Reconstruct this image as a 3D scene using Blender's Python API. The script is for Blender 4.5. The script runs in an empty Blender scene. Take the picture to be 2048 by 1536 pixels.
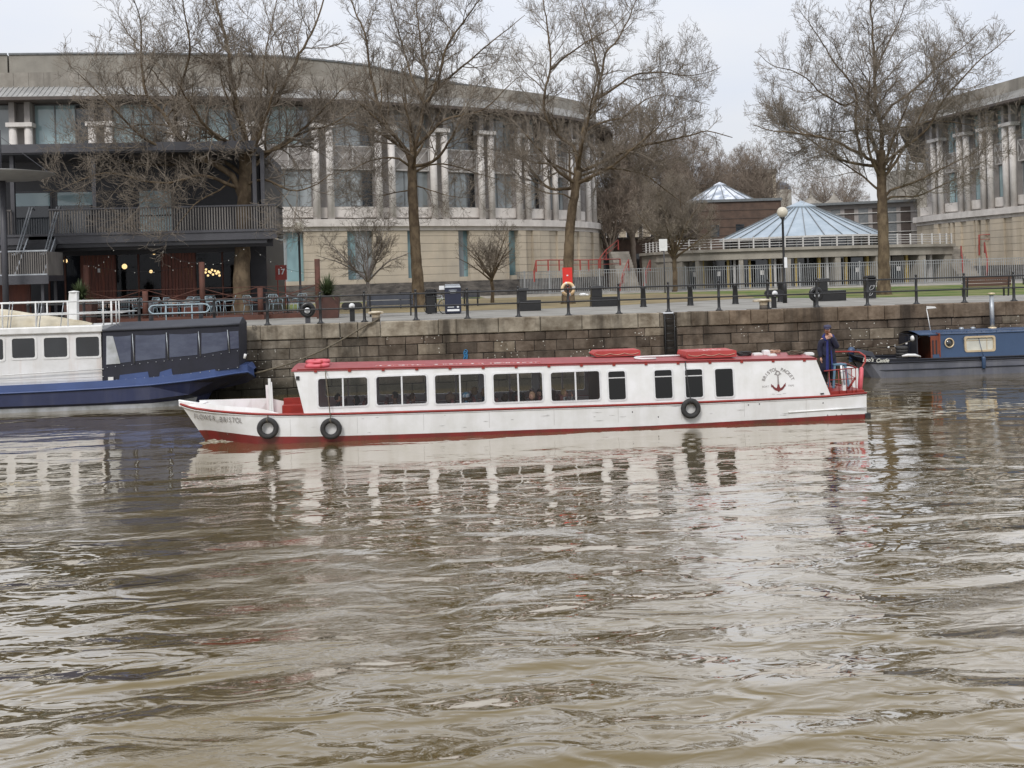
import bpy, bmesh, math, random
from mathutils import Vector, Matrix, noise
R=math.radians
S=bpy.context.scene
# ---------------- camera, world, sun, exposure ----------------
F=2200.0; CX=1024; CY=552; HC=4.43; ROLL=R(1.65); YAW=math.atan(0.0955)
cam=bpy.data.cameras.new('camera'); co=bpy.data.objects.new('camera',cam); S.collection.objects.link(co)
cam.sensor_width=36; cam.lens=36*F/2048; cam.shift_y=-(768-CY)/2048; cam.clip_end=6000; cam.clip_start=.5
co.matrix_world=Matrix.Translation((0,0,HC))@Matrix.Rotation(-YAW,4,'Z')@Matrix.Rotation(R(90),4,'X')@Matrix.Rotation(-ROLL,4,'Z')
S.camera=co
SUN_EL=R(42); SUN_AZ=R(205)     # azimuth measured from +Y towards +X : behind the camera, to its left
W=bpy.data.worlds.new('World'); S.world=W; W.use_nodes=True
nt=W.node_tree; N=nt.nodes; L=nt.links
bg=N['Background']; sky=N.new('ShaderNodeTexSky'); sky.sky_type='NISHITA'; sky.sun_disc=False
sky.sun_elevation=SUN_EL; sky.sun_rotation=SUN_AZ; sky.air_density=1; sky.dust_density=2
tc=N.new('ShaderNodeTexCoord'); sx=N.new('ShaderNodeSeparateXYZ'); L.new(tc.outputs['Generated'],sx.inputs[0])
mr=N.new('ShaderNodeMapRange'); L.new(sx.outputs['Z'],mr.inputs[0]); mr.inputs[1].default_value=0; mr.inputs[2].default_value=1; mr.inputs[3].default_value=6.1; mr.inputs[4].default_value=13
mp=N.new('ShaderNodeMapping'); L.new(tc.outputs['Generated'],mp.inputs[0]); mp.inputs['Scale'].default_value=(1.2,1.2,4)
nz=N.new('ShaderNodeTexNoise'); nz.inputs['Scale'].default_value=2.2; nz.inputs['Detail'].default_value=5; L.new(mp.outputs[0],nz.inputs[0])
cr=N.new('ShaderNodeValToRGB'); L.new(nz.outputs[0],cr.inputs[0])
cr.color_ramp.elements[0].position=.35; cr.color_ramp.elements[0].color=(.86,.91,1.02,1); cr.color_ramp.elements[1].position=.7; cr.color_ramp.elements[1].color=(1.0,1.0,1.01,1)
ml=N.new('ShaderNodeVectorMath'); ml.operation='SCALE'; L.new(cr.outputs[0],ml.inputs[0]); L.new(mr.outputs[0],ml.inputs['Scale'])
mx=N.new('ShaderNodeMix'); mx.data_type='RGBA'; mx.inputs[0].default_value=.93; L.new(sky.outputs[0],mx.inputs[6]); L.new(ml.outputs[0],mx.inputs[7])
L.new(mx.outputs[2],bg.inputs[0]); bg.inputs[1].default_value=.1
sl=bpy.data.lights.new('sun','SUN'); sl.energy=1.5; sl.angle=R(14); sl.color=(1,.96,.92)
so=bpy.data.objects.new('sun',sl); S.collection.objects.link(so)
d=Vector((math.sin(SUN_AZ)*math.cos(SUN_EL),math.cos(SUN_AZ)*math.cos(SUN_EL),math.sin(SUN_EL)))
so.rotation_euler=d.to_track_quat('Z','Y').to_euler(); so.location=(0,0,60)
S.view_settings.view_transform='Standard'; S.view_settings.look='None'; S.view_settings.gamma=1; S.view_settings.use_curve_mapping=False
S.view_settings.exposure=0.32
S.cycles.use_denoising=True
S.cycles.max_bounces=6; S.cycles.transparent_max_bounces=12; S.cycles.caustics_reflective=False; S.cycles.caustics_refractive=False

# ---------------- geometry helpers ----------------
def uv(px,py):
    u=px-CX; v=py-CY; c,s=math.cos(ROLL),math.sin(ROLL); return u*c-v*s,u*s+v*c
def ray(px,py):
    u,v=uv(px,py); dx=u/F; c,s=math.cos(YAW),math.sin(YAW); return (dx*c+s,c-dx*s,-v/F)
def pt(px,py,t):                       # photo pixel at distance t from the near bank -> (x,z)
    d=ray(px,py); k=t/d[1]; return (d[0]*k,HC+d[2]*k)
def p3(px,py,t):
    a=pt(px,py,t); return Vector((a[0],t,a[1]))
def gr(px,py,z=2.76):
    d=ray(px,py); k=(z-HC)/d[2]; return (d[0]*k,d[1]*k)
def cy(px,py,Y):                       # at straight-ahead camera depth Y
    d=ray(px,py); return Vector((d[0]*Y,d[1]*Y,HC+d[2]*Y))
QZ=2.76; QT=44.0
rnd=random.Random(7)
class M:
    def __init__(s): s.v=[];s.f=[];s.m=[];s.s=[];s.c=[]
    def add(s,vs,fs,mi=0,sm=False,col=None):
        b=len(s.v); s.v+= [tuple(p) for p in vs]
        for f in fs: s.f.append([b+i for i in f]); s.m.append(mi); s.s.append(sm); s.c.append(col)
        return s
    def box(s,x0,x1,y0,y1,z0,z1,mi=0,col=None):
        return s.add([(x0,y0,z0),(x1,y0,z0),(x1,y1,z0),(x0,y1,z0),(x0,y0,z1),(x1,y0,z1),(x1,y1,z1),(x0,y1,z1)],
          [(0,3,2,1),(4,5,6,7),(0,1,5,4),(1,2,6,5),(2,3,7,6),(3,0,4,7)],mi,False,col)
    def hexa(s,p,mi=0,col=None):       # 8 corners: bottom ring 4, top ring 4
        return s.add(p,[(0,3,2,1),(4,5,6,7),(0,1,5,4),(1,2,6,5),(2,3,7,6),(3,0,4,7)],mi,False,col)
    def bar(s,a,b,w,h,mi=0,up=(0,0,1)):   # rectangular bar from a to b, w sideways, h along up
        a=Vector(a);b=Vector(b);d=(b-a).normalized();u=Vector(up); 
        if abs(d.dot(u))>.98: u=Vector((0,1,0))
        r=d.cross(u).normalized()*w/2; u=r.cross(d).normalized()*h/2
        return s.hexa([a-r-u,a+r-u,b+r-u,b-r-u,a-r+u,a+r+u,b+r+u,b-r+u],mi)
    def tube(s,pts,r,n=6,mi=0,cap=True,closed=False):
        pts=[Vector(p) for p in pts]; k=len(pts)
        if not hasattr(r,'__len__'): r=[r]*k
        vs=[];prev=None
        for i,p in enumerate(pts):
            if closed: d=pts[(i+1)%k]-pts[i-1]
            else: d=(pts[min(i+1,k-1)]-pts[max(i-1,0)])
            d=d.normalized() if d.length>1e-9 else Vector((0,0,1))
            if prev is None:
                a=Vector((0,0,1)) if abs(d.z)<.9 else Vector((1,0,0)); x=d.cross(a).normalized()
            else:
                x=prev-d*prev.dot(d); x=x.normalized() if x.length>1e-6 else d.orthogonal().normalized()
            prev=x; y=d.cross(x)
            for j in range(n):
                an=2*math.pi*j/n; vs.append(p+(x*math.cos(an)+y*math.sin(an))*r[i])
        fs=[]
        for i in range(k if closed else k-1):
            i2=(i+1)%k
            for j in range(n): fs.append((i*n+j,i*n+(j+1)%n,i2*n+(j+1)%n,i2*n+j))
        if cap and not closed and n>2: fs.append(tuple(range(n))[::-1]); fs.append(tuple((k-1)*n+j for j in range(n)))
        return s.add(vs,fs,mi,n>4)
    def lathe(s,prof,c=(0,0,0),n=16,mi=0,sm=True,axis='z'):   # prof: (r,h)
        vs=[];fs=[];k=len(prof)
        for r,h in prof:
            for j in range(n):
                a=2*math.pi*j/n; x,y=r*math.cos(a),r*math.sin(a)
                p=(x,y,h) if axis=='z' else ((x,-h,y) if axis=='y' else (h,x,y))
                vs.append((p[0]+c[0],p[1]+c[1],p[2]+c[2]))
        for i in range(k-1):
            for j in range(n): fs.append((i*n+j,i*n+(j+1)%n,(i+1)*n+(j+1)%n,(i+1)*n+j))
        fs.append(tuple(range(n))[::-1]); fs.append(tuple((k-1)*n+j for j in range(n)))
        return s.add(vs,fs,mi,sm)
    def torus(s,c,R_,r,axis='y',n=28,m=10,mi=0,squash=1.0):
        pts=[]
        for i in range(n):
            a=2*math.pi*i/n; x,y=R_*math.cos(a),R_*math.sin(a)
            pts.append({'y':(c[0]+x,c[1],c[2]+y),'z':(c[0]+x,c[1]+y,c[2]),'x':(c[0],c[1]+x,c[2]+y)}[axis])
        return s.tube(pts,r,m,mi,closed=True)
    def prism(s,poly,a,b,axis='y',mi=0,sm=False):   # poly: (x,z) swept y a..b | (x,y) swept z | (y,z) swept x
        n=len(poly)
        def P(p,h): return {'y':(p[0],h,p[1]),'z':(p[0],p[1],h),'x':(h,p[0],p[1])}[axis]
        vs=[P(p,a) for p in poly]+[P(p,b) for p in poly]
        fs=[tuple(range(n)),tuple(range(n,2*n))[::-1]]
        s.add(vs,fs,mi,False); s.add(vs,[(i,(i+n),(i+1)%n+n,(i+1)%n) for i in range(n)],mi,sm); return s
    def ring(s,outer,inner,y0,y1,mi=0):   # flat annulus (x,z) loops of equal length with thickness y0 (front) .. y1
        n=len(outer); vs=[(p[0],y0,p[1]) for p in outer]+[(p[0],y0,p[1]) for p in inner]+[(p[0],y1,p[1]) for p in outer]+[(p[0],y1,p[1]) for p in inner]
        fs=[]
        for i in range(n):
            j=(i+1)%n
            fs+= [(i,j,n+j,n+i),(2*n+i,3*n+i,3*n+j,2*n+j),(i,2*n+i,2*n+j,j),(n+i,n+j,3*n+j,3*n+i)]
        return s.add(vs,fs,mi)
    def ball(s,c,r,n=12,mi=0,sc=(1,1,1)):
        vs=[];fs=[];k=n//2
        for i in range(k+1):
            th=math.pi*i/k
            for j in range(n):
                a=2*math.pi*j/n; vs.append((c[0]+r*sc[0]*math.sin(th)*math.cos(a),c[1]+r*sc[1]*math.sin(th)*math.sin(a),c[2]+r*sc[2]*math.cos(th)))
        for i in range(k):
            for j in range(n): fs.append((i*n+j,(i+1)*n+j,(i+1)*n+(j+1)%n,i*n+(j+1)%n))
        return s.add(vs,fs,mi,True)
    def build(s,name,mats,parent=None,fix=True,bevel=0):
        me=bpy.data.meshes.new(name); o=bpy.data.objects.new(name,me)
        off=Vector((0,0,0))
        if parent is not None:
            off=parent.get('_o',None); off=Vector(off) if off else Vector((0,0,0))
        me.from_pydata([(p[0]-off[0],p[1]-off[1],p[2]-off[2]) for p in s.v],[],s.f)
        if not isinstance(mats,(list,tuple)): mats=[mats]
        for m in mats: me.materials.append(m)
        me.polygons.foreach_set('material_index',s.m); me.polygons.foreach_set('use_smooth',s.s)
        if any(c is not None for c in s.c):
            at=me.color_attributes.new('Col','FLOAT_COLOR','CORNER'); buf=[]
            for f,c in zip(s.f,s.c):
                c=c or (1,1,1); buf+= [c[0],c[1],c[2],1]*len(f)
            at.data.foreach_set('color',buf)
        if fix:
            b=bmesh.new(); b.from_mesh(me)
            bmesh.ops.recalc_face_normals(b,faces=b.faces); b.to_mesh(me); b.free()
        if bevel:
            md=o.modifiers.new('bevel','BEVEL'); md.width=bevel; md.segments=2; md.limit_method='ANGLE'
        S.collection.objects.link(o)
        if parent is not None:
            o.parent=parent; o['_o']=tuple(off)
        return o
def thing(name,label,cat,loc=(0,0,0),group=None):
    o=bpy.data.objects.new(name,None); S.collection.objects.link(o); o.location=loc; o.empty_display_size=.3
    o['label']=label;o['category']=cat; o['_o']=tuple(loc)
    if group:o['group']=group
    return o
def tag(o,label,cat,group=None):
    o['label']=label;o['category']=cat
    if group:o['group']=group
    return o
def struct(o,kind='structure'): o['kind']=kind; return o
def dup(root,loc,label=None,rz=0,scale=1):
    def cp(o,par):
        c=o.copy(); S.collection.objects.link(c); c.parent=par
        for ch in list(o.children): cp(ch,c)
        return c
    r=root.copy(); S.collection.objects.link(r)
    for ch in list(root.children): cp(ch,r)
    r.location=loc; r.rotation_euler=(0,0,rz); r.scale=(scale,)*3
    if label: r['label']=label
    return r

# ---------------- materials ----------------
def mat(name,c,c2=None,sc=3.0,rough=.6,metal=0,bump=0,bsc=None,stretch=(1,1,1),det=6,lo=.35,hi=.65,spec=.5,alpha=None,attr=False,streak=None,coord='Object',emit=None):
    m=bpy.data.materials.new(name); m.use_nodes=True; nt=m.node_tree;N=nt.nodes;L=nt.links; b=N['Principled BSDF']
    b.inputs['Roughness'].default_value=rough; b.inputs['Metallic'].default_value=metal; b.inputs['Specular IOR Level'].default_value=spec
    if c2 is None:
        c2=tuple(min(1,x*.82) for x in c)
    tc=N.new('ShaderNodeTexCoord'); mp=N.new('ShaderNodeMapping'); mp.inputs['Scale'].default_value=stretch; L.new(tc.outputs[coord],mp.inputs[0])
    nz=N.new('ShaderNodeTexNoise'); nz.inputs['Scale'].default_value=sc; nz.inputs['Detail'].default_value=det; nz.inputs['Roughness'].default_value=.6; L.new(mp.outputs[0],nz.inputs[0])
    cr=N.new('ShaderNodeValToRGB'); cr.color_ramp.elements[0].position=lo; cr.color_ramp.elements[1].position=hi
    cr.color_ramp.elements[0].color=(*c2,1); cr.color_ramp.elements[1].color=(*c,1); L.new(nz.outputs[0],cr.inputs[0])
    out=cr.outputs[0]
    if attr:
        a=N.new('ShaderNodeAttribute'); a.attribute_name='Col'; x=N.new('ShaderNodeMix'); x.data_type='RGBA'; x.blend_type='MULTIPLY'; x.inputs[0].default_value=1
        L.new(out,x.inputs[6]); L.new(a.outputs[0],x.inputs[7]); out=x.outputs[2]
    if streak:                         # (colour, amount, horizontal scale): vertical weather stains
        mp2=N.new('ShaderNodeMapping'); mp2.inputs['Scale'].default_value=(streak[2],streak[2],streak[2]*.12); L.new(tc.outputs[coord],mp2.inputs[0])
        n2=N.new('ShaderNodeTexNoise'); n2.inputs['Scale'].default_value=1; n2.inputs['Detail'].default_value=5; n2.inputs['Roughness'].default_value=.65; L.new(mp2.outputs[0],n2.inputs[0])
        r2=N.new('ShaderNodeMapRange'); r2.inputs[1].default_value=.48; r2.inputs[2].default_value=.68; r2.inputs[3].default_value=0; r2.inputs[4].default_value=streak[1]; L.new(n2.outputs[0],r2.inputs[0])
        x=N.new('ShaderNodeMix'); x.data_type='RGBA'; L.new(r2.outputs[0],x.inputs[0]); L.new(out,x.inputs[6]); x.inputs[7].default_value=(*streak[0],1); out=x.outputs[2]
    L.new(out,b.inputs['Base Color'])
    if bump:
        n3=N.new('ShaderNodeTexNoise'); n3.inputs['Scale'].default_value=bsc or sc*4; n3.inputs['Detail'].default_value=5; L.new(mp.outputs[0],n3.inputs[0])
        bp=N.new('ShaderNodeBump'); bp.inputs['Strength'].default_value=1; bp.inputs['Distance'].default_value=bump; L.new(n3.outputs[0],bp.inputs['Height']); L.new(bp.outputs[0],b.inputs['Normal'])
    if alpha is not None: b.inputs['Alpha'].default_value=alpha
    if emit: b.inputs['Emission Color'].default_value=(*emit[0],1); b.inputs['Emission Strength'].default_value=emit[1]
    return m
def glass(name,tint=(.02,.025,.03),trans=.6,rough=.03):
    m=bpy.data.materials.new(name); m.use_nodes=True; nt=m.node_tree;N=nt.nodes;L=nt.links; N.remove(N['Principled BSDF'])
    t=N.new('ShaderNodeBsdfTransparent'); t.inputs[0].default_value=(*tint,1); g=N.new('ShaderNodeBsdfGlossy'); g.inputs['Roughness'].default_value=rough
    fr=N.new('ShaderNodeFresnel'); fr.inputs[0].default_value=1.5; x=N.new('ShaderNodeMixShader')
    ad=N.new('ShaderNodeMath'); ad.operation='MULTIPLY_ADD'; ad.inputs[1].default_value=.55; ad.inputs[2].default_value=trans; L.new(fr.outputs[0],ad.inputs[0])
    L.new(ad.outputs[0],x.inputs[0]); L.new(t.outputs[0],x.inputs[1]); L.new(g.outputs[0],x.inputs[2]); L.new(x.outputs[0],N['Material Output'].inputs[0])
    return m
K={}
K['black']=mat('black_paint',(.012,.012,.013),(.02,.02,.02),5,.35,bump=.001)
K['white']=mat('white_boat_paint',(.80,.80,.80),(.72,.72,.70),2.5,.28,bump=.0015,bsc=6,streak=((.52,.50,.46),.30,1.6))
K['red']=mat('red_roof_paint',(.33,.075,.078),(.26,.05,.053),1.2,.45)
K['redtrim']=mat('red_trim_paint',(.30,.03,.02),(.22,.02,.015),3,.4)
K['boot']=mat('red_antifouling',(.22,.020,.018),(.14,.016,.013),1,.5,streak=((.05,.03,.015),.8,.8))
K['rubber']=mat('tyre_rubber',(.018,.018,.02),(.035,.033,.03),9,.75,bump=.01,bsc=14)
K['rope']=mat('rope_fibre',(.16,.13,.09),(.08,.07,.05),12,.9)
K['steel']=mat('galvanised_steel',(.42,.44,.46),(.30,.32,.34),4,.42,metal=.6)
K['seat']=mat('red_seat_vinyl',(.10,.02,.018),None,3,.5)
K['woodfloor']=mat('dark_wood',(.10,.055,.03),(.06,.03,.018),3,.55,stretch=(1,8,8))
K['pink']=mat('faded_red_plastic',(.62,.13,.15),(.50,.08,.10),3,.5)
K['raft']=mat('red_raft_plastic',(.43,.06,.055),(.34,.045,.04),2.5,.5)
# ---------------- water ----------------
def water_mat():
    m=bpy.data.materials.new('harbour_water'); m.use_nodes=True; nt=m.node_tree;N=nt.nodes;L=nt.links; b=N['Principled BSDF']
    b.inputs['Roughness'].default_value=.02; b.inputs['IOR'].default_value=2.0
    tc=N.new('ShaderNodeTexCoord')
    nb=N.new('ShaderNodeTexNoise'); nb.inputs['Scale'].default_value=.12; nb.inputs['Detail'].default_value=3; L.new(tc.outputs['Object'],nb.inputs[0])
    cr=N.new('ShaderNodeValToRGB'); cr.color_ramp.elements[0].color=(.118,.086,.034,1); cr.color_ramp.elements[1].color=(.152,.115,.050,1); L.new(nb.outputs[0],cr.inputs[0]); L.new(cr.outputs[0],b.inputs['Base Color'])
    def layer(scx,scy,rot,det,amp,dist=0,typ='NOISE',rg=.5):
        mp=N.new('ShaderNodeMapping'); mp.inputs['Scale'].default_value=(scx,scy,1); mp.inputs['Rotation'].default_value=(0,0,R(rot)); L.new(tc.outputs['Object'],mp.inputs[0])
        n=N.new('ShaderNodeTexNoise'); n.noise_dimensions='2D'; n.inputs['Scale'].default_value=1; n.inputs['Detail'].default_value=det; n.inputs['Roughness'].default_value=rg; n.inputs['Distortion'].default_value=dist; L.new(mp.outputs[0],n.inputs[0])
        k=N.new('ShaderNodeMath'); k.operation='MULTIPLY'; k.inputs[1].default_value=amp; L.new(n.outputs[0],k.inputs[0]); return k.outputs[0]
    ls=[layer(.45,1.0,5,0,.120,.4),layer(1.1,2.2,-8,1,.027,1.0),layer(2.8,4.6,9,1,.0050,1.3),layer(7,12,-12,2,.0034,2.2)]
    # patches of finer turbulence
    acc=ls[0]
    for q in ls[1:3]:
        a=N.new('ShaderNodeMath'); L.new(acc,a.inputs[0]); L.new(q,a.inputs[1]); acc=a.outputs[0]
    pn=N.new('ShaderNodeTexNoise'); pn.noise_dimensions='2D'; pn.inputs['Scale'].default_value=.16; pn.inputs['Detail'].default_value=2; L.new(tc.outputs['Object'],pn.inputs[0])
    pr=N.new('ShaderNodeMapRange'); pr.inputs[1].default_value=.50; pr.inputs[2].default_value=.64; L.new(pn.outputs[0],pr.inputs[0])
    k=N.new('ShaderNodeMath'); k.operation='MULTIPLY'; L.new(ls[3],k.inputs[0]); L.new(pr.outputs[0],k.inputs[1])
    a=N.new('ShaderNodeMath'); L.new(acc,a.inputs[0]); L.new(k.outputs[0],a.inputs[1]); acc=a.outputs[0]
    # calmer water towards the far quay, livelier towards the near bank
    sp=N.new('ShaderNodeSeparateXYZ'); L.new(tc.outputs['Object'],sp.inputs[0]); ym=N.new('ShaderNodeMapRange'); ym.inputs[1].default_value=13; ym.inputs[2].default_value=27; ym.inputs[3].default_value=1; ym.inputs[4].default_value=.21; L.new(sp.outputs['Y'],ym.inputs[0])
    kk=N.new('ShaderNodeMath'); kk.operation='MULTIPLY'; L.new(acc,kk.inputs[0]); L.new(ym.outputs[0],kk.inputs[1]); acc=kk.outputs[0]
    bp=N.new('ShaderNodeBump'); bp.inputs['Strength'].default_value=1; bp.inputs['Distance'].default_value=1; L.new(acc,bp.inputs['Height'])
    # muddy body under a glossy skin whose strength follows the viewing angle
    N.remove(b); df=N.new('ShaderNodeBsdfDiffuse'); L.new(cr.outputs[0],df.inputs[0]); gl=N.new('ShaderNodeBsdfGlossy'); gl.inputs['Roughness'].default_value=.015; gl.inputs[0].default_value=(.98,.95,.91,1)
    L.new(bp.outputs[0],gl.inputs['Normal'])
    lw=N.new('ShaderNodeLayerWeight'); lw.inputs[0].default_value=.5; L.new(bp.outputs[0],lw.inputs['Normal'])
    cv=N.new('ShaderNodeFloatCurve'); c0=cv.mapping.curves[0]; c0.points[0].location=(0,.02); c0.points[1].location=(1,.86)
    for px_,py_ in ((.48,.06),(.57,.17),(.65,.42),(.74,.62),(.84,.75)): c0.points.new(px_,py_)
    cv.mapping.update(); L.new(lw.outputs['Facing'],cv.inputs['Value']); ma=cv
    mxs=N.new('ShaderNodeMixShader'); L.new(ma.outputs[0],mxs.inputs[0]); L.new(df.outputs[0],mxs.inputs[1]); L.new(gl.outputs[0],mxs.inputs[2]); L.new(mxs.outputs[0],N['Material Output'].inputs[0])
    return m
w=M(); w.add([(-260,-60,0),(260,-60,0),(260,QT+.6,0),(-260,QT+.6,0)],[(0,1,2,3)])
struct(w.build('water',water_mat()))
# ---------------- ground ----------------
def ground_mat(name,c1,c2,sc,bump,c3=None,stretch=(1,1,1)):
    return mat(name,c1,c2,sc,.85,bump=bump,bsc=sc*6,spec=.25,stretch=stretch,streak=None)
K['pave']=ground_mat('worn_paving',(.30,.29,.265),(.20,.19,.17),.6,.004)
g=M(); g.add([(-1500,QT+.55,QZ),(1500,QT+.55,QZ),(1500,2500,QZ),(-1500,2500,QZ)],[(0,1,2,3)])
struct(g.build('pavement',K['pave']))
K['lawn']=mat('winter_grass',(.075,.125,.028),(.20,.19,.085),.35,.95,bump=.02,bsc=9,lo=.4,hi=.6,spec=.1)
K['dirt']=mat('bare_earth_and_dry_grass',(.29,.235,.13),(.19,.155,.10),.5,.95,bump=.01,bsc=8,spec=.1)
def sheet(name,pts,z,m,kind='structure'):
    q=M(); q.add([(x,y,z) for x,y in pts],[tuple(range(len(pts)))]); return struct(q.build(name,m),kind)
sheet('lawn',[(-6,59),(0,57.5),(8,56.5),(14,60),(17.5,62),(21,60),(23,56),(30,52.5),(60,50.5),(60,84),(30,86),(6,90),(-12,83)],QZ+.004,K['lawn'])
sheet('dry_grass',[(-3.5,56.5),(0,55.2),(7,54.3),(13,57),(20,62),(22,70),(19,84),(6,86),(-8,80)],QZ+.008,K['dirt'])
K['cobble']=mat('rough_stone_setts',(.36,.33,.28),(.16,.145,.12),1.8,.9,bump=.03,bsc=5)
sheet('stone_strip',[(6,84),(18,86),(30,83.5),(60,77),(60,83.5),(30,89),(18,93),(6,96)],QZ+.012,K['cobble'])
tr=M()
for i in range(60):
    x=rnd.uniform(-8,55); y=rnd.uniform(58,82); hgt=rnd.uniform(.03,.1)
# ---------------- quay wall ----------------
K['stone']=mat('quay_stone',(1,1,1),(.40,.36,.32),1.6,.85,bump=.03,bsc=7,attr=True,streak=((.030,.023,.017),.85,1.1),lo=.32,hi=.62,spec=.3)
K['mortar']=mat('dark_joint',(.03,.025,.02),None,4,.95)
def speck_mat():
    m=K['stone'].copy(); m.name='quay_stone_lichen'; nt=m.node_tree;N=nt.nodes;L=nt.links; b=N['Principled BSDF']
    src=b.inputs['Base Color'].links[0].from_socket
    tc=N.new('ShaderNodeTexCoord'); v=N.new('ShaderNodeTexVoronoi'); v.inputs['Scale'].default_value=7.5; L.new(tc.outputs['Object'],v.inputs[0])
    lt=N.new('ShaderNodeMath'); lt.operation='LESS_THAN'; lt.inputs[1].default_value=.17; L.new(v.outputs['Distance'],lt.inputs[0])
    n=N.new('ShaderNodeTexNoise'); n.inputs['Scale'].default_value=.45; n.inputs['Detail'].default_value=4; L.new(tc.outputs['Object'],n.inputs[0])
    gt=N.new('ShaderNodeMath'); gt.operation='GREATER_THAN'; gt.inputs[1].default_value=.53; L.new(n.outputs[0],gt.inputs[0])
    sp=N.new('ShaderNodeSeparateXYZ'); L.new(v.outputs['Color'],sp.inputs[0]); g2=N.new('ShaderNodeMath'); g2.operation='GREATER_THAN'; g2.inputs[1].default_value=.45; L.new(sp.outputs[0],g2.inputs[0])
    a=N.new('ShaderNodeMath'); a.operation='MULTIPLY'; L.new(lt.outputs[0],a.inputs[0]); L.new(gt.outputs[0],a.inputs[1])
    c=N.new('ShaderNodeMath'); c.operation='MULTIPLY'; L.new(a.outputs[0],c.inputs[0]); L.new(g2.outputs[0],c.inputs[1])
    x=N.new('ShaderNodeMix'); x.data_type='RGBA'; L.new(c.outputs[0],x.inputs[0]); L.new(src,x.inputs[6]); x.inputs[7].default_value=(.55,.53,.47,1); L.new(x.outputs[2],b.inputs['Base Color'])
    return m
def tide(m):
    nt=m.node_tree;N=nt.nodes;L=nt.links; b=N['Principled BSDF']; src=b.inputs['Base Color'].links[0].from_socket
    tc=N.new('ShaderNodeTexCoord'); sp=N.new('ShaderNodeSeparateXYZ'); L.new(tc.outputs['Object'],sp.inputs[0]); n=N.new('ShaderNodeTexNoise'); n.inputs['Scale'].default_value=.9; n.inputs['Detail'].default_value=6; L.new(tc.outputs['Object'],n.inputs[0])
    a=N.new('ShaderNodeMath'); a.operation='MULTIPLY_ADD'; a.inputs[1].default_value=-1.6; L.new(n.outputs[0],a.inputs[0]); L.new(sp.outputs['Z'],a.inputs[2])
    r=N.new('ShaderNodeMapRange'); r.inputs[1].default_value=-.5; r.inputs[2].default_value=.15; r.inputs[3].default_value=.85; r.inputs[4].default_value=0; L.new(a.outputs[0],r.inputs[0])
    x=N.new('ShaderNodeMix'); x.data_type='RGBA'; L.new(r.outputs[0],x.inputs[0]); L.new(src,x.inputs[6]); x.inputs[7].default_value=(.028,.026,.016,1); L.new(x.outputs[2],b.inputs['Base Color'])
K['stone2']=speck_mat(); tide(K['stone2'])
def wallcol(x,z,r):
    # the wall is pale grey-brown at its left end and redder, darker brown to the right
    t=max(0,min(1,(x+3.5)/3)); a=Vector((.215,.188,.15)); b=Vector((.165,.13,.10))
    if r.random()<.12: b=Vector((.24,.20,.15))
    if r.random()<.2: b=b*.7; a=a*.75
    c=a.lerp(b,t)*r.uniform(.72,1.22)
    return tuple(c)
wr=random.Random(3)
wt=thing('quay_wall','long weathered stone quay wall with coping slabs rising from the water','wall',(0,QT,0))
mm=M(); LADX=pt(1342,680,QT)[0]
z=-.5; rows=[]
while z<2.14:
    h=wr.choice([.27,.32,.36,.4,.44]); 
    if z+h>2.05: h=2.16-z
    rows.append((z,z+h)); z+=h
def block(m,x0,x1,z0,z1,yf,col,ch=.018,g=.010,yb=QT+.5,jit=0):
    x0+=g;x1-=g;z0+=g;z1-=g
    j=lambda: wr.uniform(-jit,jit)
    o=[(x0+j(),z0+j()),(x1+j(),z0+j()),(x1+j(),z1+j()),(x0+j(),z1+j())]
    i=[(o[0][0]+ch,o[0][1]+ch),(o[1][0]-ch,o[1][1]+ch),(o[2][0]-ch,o[2][1]-ch),(o[3][0]+ch,o[3][1]-ch)]
    vs=[(a,yf+j()*.6,b) for a,b in i]+[(a,yf+ch,b) for a,b in o]+[(a,yb,b) for a,b in o]
    m.add(vs,[(0,1,2,3)]+[(k,4+k,4+(k+1)%4,(k+1)%4) for k in range(4)]+[(4+k,8+k,8+(k+1)%4,4+(k+1)%4) for k in range(4)],0,False,col)
for (z0,z1) in rows:
    x=-30+wr.random()
    while x<38:
        wd=wr.uniform(.45,1.5); x1=x+wd
        segs=[(x,x1)]
        if x<LADX+.27 and x1>LADX-.27: segs=[(x,LADX-.27),(LADX+.27,x1)]
        for a,b in segs:
            if b-a>.08: block(mm,a,b,z0,z1,QT+.06+wr.uniform(-.025,.03),wallcol(x,z0,wr),jit=.012,yb=QT+.32)
        x=x1
mm.build('stone_courses',K['stone2'],wt,fix=True)
q=M(); 
q.box(-30,LADX-.27,QT+.10,QT+.54,-.8,2.15); q.box(LADX+.27,38,QT+.10,QT+.54,-.8,2.15); q.box(LADX-.27,LADX+.27,QT+.34,QT+.54,-.8,2.70)
q.box(-260,-30,QT+.05,QT+.54,-.8,2.75); q.box(38,260,QT+.05,QT+.54,-.8,2.75)
q.build('wall_core',K['mortar'],wt)
cp=M(); x=-30
while x<38:
    wd=wr.choice([.7,.9,1.3,1.7,2.3]); x1=x+wd
    t=max(0,min(1,(x-9)/4)); c=Vector((.34,.30,.235)).lerp(Vector((.21,.16,.115)),t)*wr.uniform(.75,1.1)
    segs=[(x,x1)]
    if x<LADX+.27 and x1>LADX-.27: segs=[(x,LADX-.27),(LADX+.27,x1)]
    for a,b in segs:
        if b-a>.1: block(cp,a,b,2.16,2.765,QT+wr.uniform(-.02,.02),tuple(c),ch=.03,g=.008,jit=.008,yb=QT+.6)
    x=x1
cp.build('coping',K['stone'],wt)
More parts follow.
